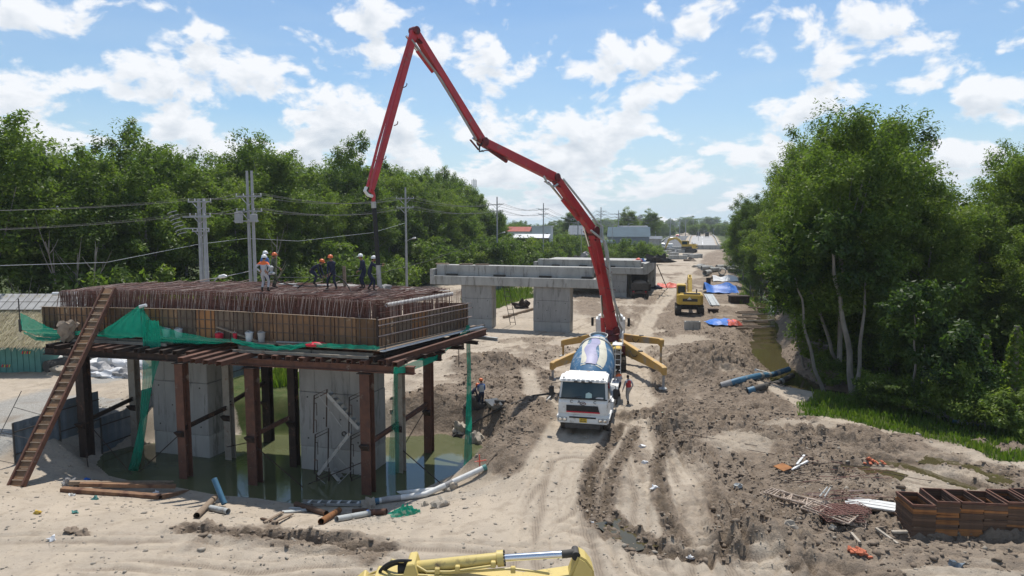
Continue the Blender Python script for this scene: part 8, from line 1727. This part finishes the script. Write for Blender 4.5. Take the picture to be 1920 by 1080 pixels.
def net_heap(label, px, py, sx, sy, sz, seed):
    c = G(px, py); r = np.random.default_rng(seed); nu, nv = 46, 30; vs = []
    for j in range(nv + 1):
        for i in range(nu + 1):
            u, v_ = i / nu * 2 - 1, j / nv * 2 - 1; e = max(0, 1 - (u * u + v_ * v_) ** .8); f_ = math.sin(u * 13 + 2 * math.sin(v_ * 6 + seed)) * .5 + math.sin(v_ * 15 + 3 * math.sin(u * 5)) * .4 + math.sin((u + v_) * 22) * .25
            vs.append(c + Vector((u * sx * (1 + .1 * math.sin(v_ * 9)) + .04 * f_, v_ * sy + .04 * math.sin(u * 20), .02 + e * sz * (.75 + .4 * f_) if e > 0 else .02)))
    m = MB(); n = nu + 1; fs = [(j * n + i, j * n + i + 1, (j + 1) * n + i + 1, (j + 1) * n + i) for j in range(nv) for i in range(nu) if ((i / nu * 2 - 1) ** 2 + (j / nv * 2 - 1) ** 2) < 1.0]
    m.add(vs, fs); return solo('net_heap', m, M_NET, label, 'net', c, smooth=False)
net_heap('crumpled green net heaped on the sand at the pipe end', 760, 966, .66, .44, .40, 3); net_heap('small crumpled green net at the foot of the hanging net', 243, 900, .3, .22, .2, 5)
for (px, py, sx, sz, lab) in ((690, 953, .32, .42, 'pale pointed stone behind the green net heap'), (825, 950, .36, .32, 'large tan stone on the sand by the pipe'), (797, 948, .17, .18, 'small square stone beside the tan stone'), (846, 918, .3, .3, 'grey stone under the pale pipe'), (155, 1003, .26, .22, 'brown clod alone on the near sand'), (133, 995, .25, .14, 'flat dark clod beside the brown clod'), (893, 828, .5, .6, 'pale clay lump at the pond edge behind the net strip'), (862, 808, .45, .5, 'pale clay lump further along the pond edge')):
    heap('stone' if sx < .4 and 'clod' not in lab else 'clay_lump', lab, 'stone' if 'stone' in lab else 'clod', px, py, sx, sx * .8, sz, M_STONE if 'clod' not in lab else M_MUDC, int(px), bump=.28, sub=3)
# the long pale pipe curving along the pond edge
def longpipe(pts, r_, mat, label, name='plastic_pipe', cols=()):
    t = thing(name, label, 'pipe', pts[0] - Vector((0, 0, r_))); P = [Vector(p) for p in pts]; m = MB(); m.tube(P, r_, 14); m.build('pipe_run', mat, t, world=True, smooth=True)
    for (a, b, mt) in cols:
        A, B = P[0].lerp(P[-1], a), P[0].lerp(P[-1], b); m = MB(); n = len(P) - 1
        pa = lambda u: P[int(min(u * n, n - .001))].lerp(P[int(min(u * n, n - .001)) + 1], u * n - int(min(u * n, n - .001)))
        m.tube([pa(a + (b - a) * k / 6) for k in range(7)], r_ * 1.06, 14); m.build('pipe_sleeve', mt, t, world=True, smooth=True)
A, B, C_, D = G(675, 950, .13), G(730, 941, .13), G(798, 932, .13), G(912, 881, .15)
longpipe([A, B, C_, C_.lerp(D, .5), D], .13, M_PVC, 'long pale plastic pipe with a blue end along the pond edge', cols=((0, .16, M_PIPEB), (.18, .33, M_SACK), (.66, .72, M_SACK), (.97, 1, M_TEAL)))
longpipe([G(722, 939, .30), G(780, 932, .26), G(815, 926, .2)], .11, M_PVC, 'short pale pipe lying on the long one at its bend')
a = G(900, 884, .05); m = MB(); m.tube([a, a + Vector((-.03, .05, .75))], .03, 5); m.beam(a + Vector((-.25, 0, .42)), a + Vector((.3, 0, .5)), .04, .04); solo('marker_stick', m, M_TARPR, 'pink marked stick at the pipe end', 'stick', a)
# wheelbarrow
c = G(927, 776); wb = thing('wheelbarrow', 'grey wheelbarrow tipped on the mud near the ground workers', 'wheelbarrow', c, R(25))
m = MB(); vs = [(-.35, -.45, .62), (.35, -.45, .62), (.42, .55, .78), (-.42, .55, .78), (-.22, -.25, .34), (.22, -.25, .34), (.26, .3, .38), (-.26, .3, .38)]; m.add(vs, [(4, 5, 6, 7), (0, 1, 5, 4), (1, 2, 6, 5), (2, 3, 7, 6), (3, 0, 4, 7)]); m.build('tray', M_GALV, wb)
for s_ in (-1, 1): m = MB(); m.tube([(s_ * .06, .72, .22), (s_ * .26, .2, .36), (s_ * .3, -1.0, .60)], .022, 6); m.build('handle', M_DARK, wb); m = MB(); m.tube([(s_ * .24, -.2, .34), (s_ * .26, -.35, 0)], .02, 6); m.build('leg', M_DARK, wb)
m = MB(); m.lathe([(.1, -.04), (.2, -.05), (.2, .05), (.1, .04)], (0, .74, .2), (1, 0, 0), 16); m.build('wheel', M_BLACK, wb, smooth=True)
heap('mud_pump', 'dark muddy pump between the two ground workers', 'pump', 893, 762, .55, .45, .75, M_DARK, 61, bump=.35); a, b = G(906, 758, .1), G(948, 757, .1)
m = MB(); m.tube([a, a.lerp(b, .5) + Vector((0, .1, .05)), b], .11, 8); solo('mud_hose', m, M_DARK, 'black hose end lying on the mud beside the wheelbarrow', 'hose', a - Vector((0, 0, .1)), smooth=True)
a, b = G(850, 820, .08), G(1040, 740, .1); m = MB(); m.tube([a, G(880, 800, .1), G(940, 768, .1), G(1000, 745, .1), b], .06, 7); solo('mud_hose', m, M_DARK, 'long dark hose running from the pond across the mud', 'hose', a, smooth=True)
for i, (x0, y0, x1, y1, lab) in enumerate(((1025, 752, 1036, 742, 'pale stick on the mud left by the mixer wheel'), (908, 880, 932, 850, 'pale root sticking up at the end of the pale pipe'), (925, 722, 935, 716, 'short pale stick on the dry mud beyond the workers'))):
    a, b = G(x0, y0, .05), G(x1, y1, .08); m = MB(); m.tube(bez(a, a.lerp(b, .5) + Vector((.1, 0, .12)), b, 5), .035, 6); solo('stick', m, M_WOOD if i else M_PVC, lab.replace('left by', 'beside'), 'stick', a)
# pipes into the canal and through the stand
longpipe([G(1352, 726, .1), G(1385, 718, .16), G(1420, 712, .25), atY(1450, 702, 50.5), atY(1480, 692, 51)], .2, M_PIPEB, 'dark blue pipe running from the mud out over the canal', cols=((.0, .15, M_SACK), (.52, .56, M_GALV), (.64, .68, M_GALV), (.8, .84, M_GALV)))
longpipe([G(1402, 737, .12), G(1430, 731, .2), atY(1460, 718, 48.5), atY(1486, 704, 50)], .2, M_DARK, 'black pipe with a blue mouth below the dark blue pipe', cols=((0, .14, M_PIPEB), (.7, .75, M_GALV)))
longpipe([G(1416, 697, .1), atY(1440, 700, 54), atY(1500, 706, 54)], .12, M_PVC, 'thin white pipe end above the dark blue pipe')
longpipe([atY(1618, 728, 41.0), atY(1650, 742, 39.8), atY(1700, 756, 38.6), atY(1760, 774, 37.3), atY(1830, 792, 36)], .17, M_PIPEG, 'long grey pipe passing behind the trunks of the stand', cols=((.02, .12, M_GALV), (.42, .56, M_PVC), (.8, 1, M_SACK)))
longpipe([atY(1786, 788, 36.2), atY(1830, 800, 35.6), atY(1870, 810, 35.2)], .18, M_PIPEB, 'pale blue pipe end in the low bushes', cols=((.1, .4, M_PIPEG),))
# ------------------------------------------------------------------ stacked rusty frames and other steel on the near mud
def ring_mesh(w, d, h, t_):
    m = MB(); o_ = [(-w / 2, -d / 2), (w / 2, -d / 2), (w / 2, d / 2), (-w / 2, d / 2)]; i_ = [(x * (1 - 2 * t_ / w), y * (1 - 2 * t_ / d)) for x, y in o_]
    vs = [(x, y, 0) for x, y in o_] + [(x, y, 0) for x, y in i_] + [(x, y, h) for x, y in o_] + [(x, y, h) for x, y in i_]; fs = []
    for k in range(4): n = (k + 1) % 4; fs += [(k, n, 8 + n, 8 + k), (4 + n, 4 + k, 12 + k, 12 + n), (8 + k, 8 + n, 12 + n, 12 + k), (n, k, 4 + k, 4 + n)]
    m.add(vs, fs); return m
RMS = [ring_mesh(.76, 1.32, .078, .055).mesh('steel_ring', [mt], bevel=.006) for mt in (M_RUSTB, M_RUSTO, M_RUSTB, M_RUST)]
q = random.Random(17); st0 = G(1712, 1008) + Vector((.40, .66, 0)); sdir_ = Vector((1, -.035, 0)).normalized()
names_ = ('outermost stack, next to the white boards', 'second stack from the white boards', 'middle stack, whose top is tilted', 'fourth stack from the white boards', 'fifth stack from the white boards', 'last stack, cut by the picture edge')
for k in range(6):
    b = st0 + sdir_ * .80 * k; zg = min(gz(b.x + dx_, b.y + dy_) for dx_ in (-.3, .3) for dy_ in (-.6, .6)); n = (15, 15, 15, 15, 15, 15)[k]; z_ = zg + .0; shx = 0
    for i in range(n):
        shx += q.uniform(-.012, .012); top = i >= n - 1; mt = 1 if (k, i) in ((0, 0), (0, 11), (0, 12), (1, 0), (1, 1), (1, 2), (1, 5), (1, 6), (1, 8), (2, 0), (2, 1), (2, 2), (3, 0), (3, 1), (4, 0), (5, 0)) or q.random() < .08 else (3 if top else 0)
        M_ = (shx + q.uniform(-.012, .012), q.uniform(-.02, .02), z_); o = link('steel_ring', RMS[mt]); o.location = (b.x + M_[0], b.y + M_[1], z_); tl = (.035 if top and k != 1 else 0); o.rotation_euler = (-.02 + q.uniform(-.004, .004) - tl * .6, q.uniform(-.006, .006), -.11 + q.uniform(-.03, .03))
        if k == 1 and i == 8: o.rotation_euler.y = -.03
        z_ += .0795 + (.018 if (k == 1 and i == 8) else 0); tag(o, ('top rusty frame of the ' if top else 'rusty steel frame in the ') + names_[k], 'steel frame', 'rusty frames of the ' + names_[k].split(',')[0])
for i in range(5):
    c = st0 + Vector((-.35 - .25 * (i % 2) + i * .02, -1.05 + .06 * i, 0)); 
a = G(1672, 1000, .05); m = MB(); m.beam(a, a + Vector((.55, .02, 0)), .14, .09); solo('stone_block', m, M_STONE, 'pale stone block at the foot of the outermost frame stack', 'stone', a, bevel=.02)
# white planks
q = random.Random(23)
for i in range(9):
    lay = i // 3; off = (i % 3) * .26 - .26; a = G(1590, 948) + Vector((off * .2, off + .1, .06 + lay * .065)); b = G(1688, 963) + Vector((off * .2, off + .1, .06 + lay * .065)); m = MB(); m.beam(a + Vector((q.uniform(-.15, .1), 0, 0)), b + Vector((q.uniform(-.2, .05), 0, 0)), .24, .055); solo('board', m, M_PVC if lay == 2 else M_WOOD, ('white board on top of the pile beside the frame stacks' if lay == 2 else 'grey board low in the pile beside the frame stacks'), 'board', a, ('white top boards of the pile' if lay == 2 else 'grey boards of the pile'))
# pale scaffold frames thrown in a flat pile
M_TANP = pmat('pale_rusty_tube', (.42, .35, .28), (.28, .20, .15), 4, .7, rnd=.3)
def sframe_mesh():
    m = MB(); w, l = .62, 1.55
    for x_ in (0, w): m.tube([(0, x_, 0), (l, x_, 0)], .03, 6)
    for k in (0, .35, .65, 1): m.tube([(l * k, 0, 0), (l * k, w, 0)], .027, 6)
    m.tube([(l * .35, .2, 0), (l, .2, 0)], .015, 5); m.tube([(l * .35, w - .2, 0), (l, w - .2, 0)], .015, 5); return m.mesh('tube_grid', [M_TANP], smooth=True)
SFM = sframe_mesh(); q = random.Random(31)
for i in range(18):
    c = G(1418 + i * 6.2, 922 + i * 2.4); o = link('tube_grid', SFM); o.location = (c.x, c.y - .4, c.z + .08 + .045 * (i % 5) + .06 * math.sin(i)); o.rotation_euler = (q.uniform(-.08, .08), q.uniform(-.03, .12), R(-38) + q.uniform(-.28, .28)); tag(o, 'pale tube frame in the flat scaffold pile on the mud', 'scaffold frame', 'flat pile of pale scaffold frames')
# rust brown bar mats
def mat_mesh(w, l, n, mt, r_=.013):
    m = MB()
    for k in range(n): m.tube([(0, w * k / (n - 1), 0), (l, w * k / (n - 1), 0)], r_, 5)
    for k in range(4): m.tube([(l * k / 3, 0, .02), (l * k / 3, w, .02)], r_, 5)
    return m.mesh('bar_mat', [mt])
BMM = mat_mesh(.75, 1.35, 6, M_REBAR)
for i in range(12):
    c = G(1548 + (i % 6) * 5, 985); o = link('bar_mat', BMM); o.location = (c.x, c.y + .1, c.z + .05 + i * .034); o.rotation_euler = (q.uniform(-.02, .02), q.uniform(-.03, .03), R(8) + q.uniform(-.16, .16)); tag(o, 'rust brown bar mat in the square stack in front of the white boards', 'bar mat', 'square stack of bar mats')
q = random.Random(6)
for i in range(26):
    c = G(1500 + q.uniform(0, 130), 935 + q.uniform(-10, 8)); a = q.uniform(-.12, .08); m = MB(); l = q.uniform(1.2, 2.4); d_ = Vector((math.cos(a), math.sin(a), 0)); m.tube([c + Vector((0, 0, .05 + .004 * i)), c + d_ * l * .5 + Vector((0, 0, .07 + .004 * i))], .014, 5); solo('steel_bar', m, M_REBAR if i % 3 else M_REBARG, 'loose rusty bar in the bundle behind the scaffold pile', 'bar', c, 'loose bars behind the scaffold pile')
for i in range(20):
    c = G(q.uniform(1440, 1590), q.uniform(858, 912)); a = q.uniform(-.3, .35); l = q.uniform(1, 3.2); d_ = Vector((math.cos(a), math.sin(a), 0)); e = ong(c + d_ * l, .07); m = MB(); m.tube([c + Vector((0, 0, .06)), c.lerp(e, .5) + Vector((0, 0, .05)), e], .013, 5); solo('steel_bar', m, M_REBAR if i % 2 else M_RUSTD, 'thin rusty bar lying loose around the rusty plate', 'bar', c, 'thin bars around the rusty plate')
for pts, lab in (([(1185, 800), (1300, 818), (1420, 838)], 'long thin steel cable across the mud beside the mixer track'), ([(1560, 868), (1640, 884), (1720, 900), (1800, 912)], 'long thin cable by the green puddle'), ([(1400, 845), (1500, 862), (1560, 870)], 'thin cable lying by the rusty plate')):
    P = [G(a, b, .05) for a, b in pts]; m = MB(); m.tube(P, .014, 5); solo('steel_cable', m, M_RUSTD, lab, 'cable', P[0])
c = G(1468, 880); m = MB(); m.box((0, 0, .10), (.62, .52, .035), Euler((.12, -.05, .55)).to_matrix()); solo('rusty_plate', m, M_RUSTO, 'square orange rusty plate lying tilted on the mud', 'plate', c, world=False)
for i, (a, b, lab) in enumerate((((1494, 874), (1508, 857), 'white timber piece, upper of the two beside the rusty plate'), ((1484, 884), (1514, 868), 'white timber piece, longer of the two beside the rusty plate'), ((1596, 1003), (1612, 1022), 'pale timber sticking out below the bar mats'), ((1642, 994), (1683, 1024), 'longer pale timber beside the bar mats'))):
    A, B = G(*a), G(*b); m = MB(); m.beam(A + Vector((0, 0, .07)), B + Vector((0, 0, .08)), .09, .07); solo('timber_piece', m, M_PVC if i < 2 else M_STONE, lab, 'timber', A)
m = MB(); m.tube([G(1545, 956, .5), G(1556, 938, .5)], .03, 6); m.tube([G(1536, 955, .5), G(1550, 937, .5)], .03, 6); m.beam(G(1541, 948, .5), G(1552, 947, .5), .03, .03); solo('clamp', m, M_GALV, 'grey green steel clamp lying on the scaffold pile', 'clamp', G(1545, 956))
m = MB(); m.box((0, 0, 0), (.22, .105, .06)); BRM = m.mesh('brick', [M_BRICK], bevel=.006); q = random.Random(9)
for k, (px, py, n, lab) in enumerate(((1608, 1037, 26, 'broken orange brick in the heap nearest the camera'), (1634, 868, 14, 'orange brick in the heap by the green puddle'))):
    c = G(px, py)
    for i in range(n):
        x_, y_ = c.x + q.gauss(0, .20), c.y + q.gauss(0, .13); o = link('brick', BRM); o.location = (x_, y_, gz(x_, y_) + .05 + q.uniform(0, .08)); o.rotation_euler = (q.uniform(-.5, .5), q.uniform(-.5, .5), q.uniform(0, 3.1)); o.scale = (q.uniform(.5, 1), 1, 1); tag(o, lab, 'brick', 'bricks of the heap nearest the camera' if k == 0 else 'bricks by the green puddle')
for px, py, s_, mt, lab in ((1480, 987, .26, M_STONE, 'large pale stone below the scaffold pile'), (1560, 990, .14, M_STONE, 'small pale stone beside the bar mats'), (1384, 912, .17, M_PIPEG, 'pale green grey lump alone on the mud'), (1228, 915, .15, M_TARPW, 'torn white sack piece on the mud'), (1205, 838, .2, M_TARPW, 'white rag beside the wheel track'), (1210, 868, .15, M_TARPW, 'second white rag, nearer the camera along the track'), (1110, 980, .07, M_TARPW, 'tiny white litter at the edge of the earth road'), (1790, 1062, .22, M_SHEET, 'grey blue crushed heap on the near tracks'), (1294, 1045, .12, M_TARPW, 'white litter at the near road edge')):
    heap('stone' if mt is M_STONE else 'litter_piece', lab, 'stone' if mt is M_STONE else 'litter', px, py, s_, s_ * .7, s_ * .8, mt, int(px + py), bump=.4, sub=2)
for px, py, mt, lab in ((140, 962, M_TEAL, 'dark green rag on the near sand'), (70, 963, M_YEL, 'yellow scrap on the near sand'), (135, 930, M_PVC, 'pale scrap beside the steel pile'), (163, 900, M_TARPB, 'blue bag at the end of the steel pile'), (98, 1012, M_TARPW, 'white scrap beside the brown clod'), (178, 937, M_TEAL, 'small green stick before the steel pile'), (292, 925, M_TARPW, 'white bag on the steel pile')):
    heap('litter_piece', lab, 'litter', px, py, .13, .1, .12, mt, int(px * 3 + py), bump=.5, sub=2)
# puddles in the hollows
for i, (pp, wd, lv) in enumerate(PUDW):
    vs = []; n = len(pp)
    for k in range(n):
        a = Vector(pp[max(k - 1, 0)]); b = Vector(pp[min(k + 1, n - 1)]); t_ = (b - a).normalized(); c = Vector(pp[k]) + t_ * ((wd + .3) if k == n - 1 else (-(wd + .3) if k == 0 else 0)); nn = Vector((-t_.y, t_.x)) * (wd + .45); vs += [(c.x + nn.x, c.y + nn.y, lv), (c.x - nn.x, c.y - nn.y, lv)]
    m = MB(); m.add(vs, [(2 * k, 2 * k + 1, 2 * k + 3, 2 * k + 2) for k in range(n - 1)]); o = m.build('puddle_water', M_PUD if i < 3 else M_CAN); o['kind'] = 'structure'
# ------------------------------------------------------------------ the damp air that pales far things
m = MB(); m.box((0, 800, 33), (3300, 1700, 75)); hz = m.build('haze', None); hm = bpy.data.materials.new('haze_air'); hm.use_nodes = True; hz.data.materials.clear(); hz.data.materials.append(hm); N = hm.node_tree.nodes
N.remove(N['Principled BSDF']); v_ = N.new('ShaderNodeVolumePrincipled'); v_.inputs['Density'].default_value = .0002; v_.inputs['Color'].default_value = (.86, .93, 1, 1); v_.inputs['Anisotropy'].default_value = .2
hm.node_tree.links.new(v_.outputs[0], N['Material Output'].inputs['Volume']); hz['kind'] = 'stuff'
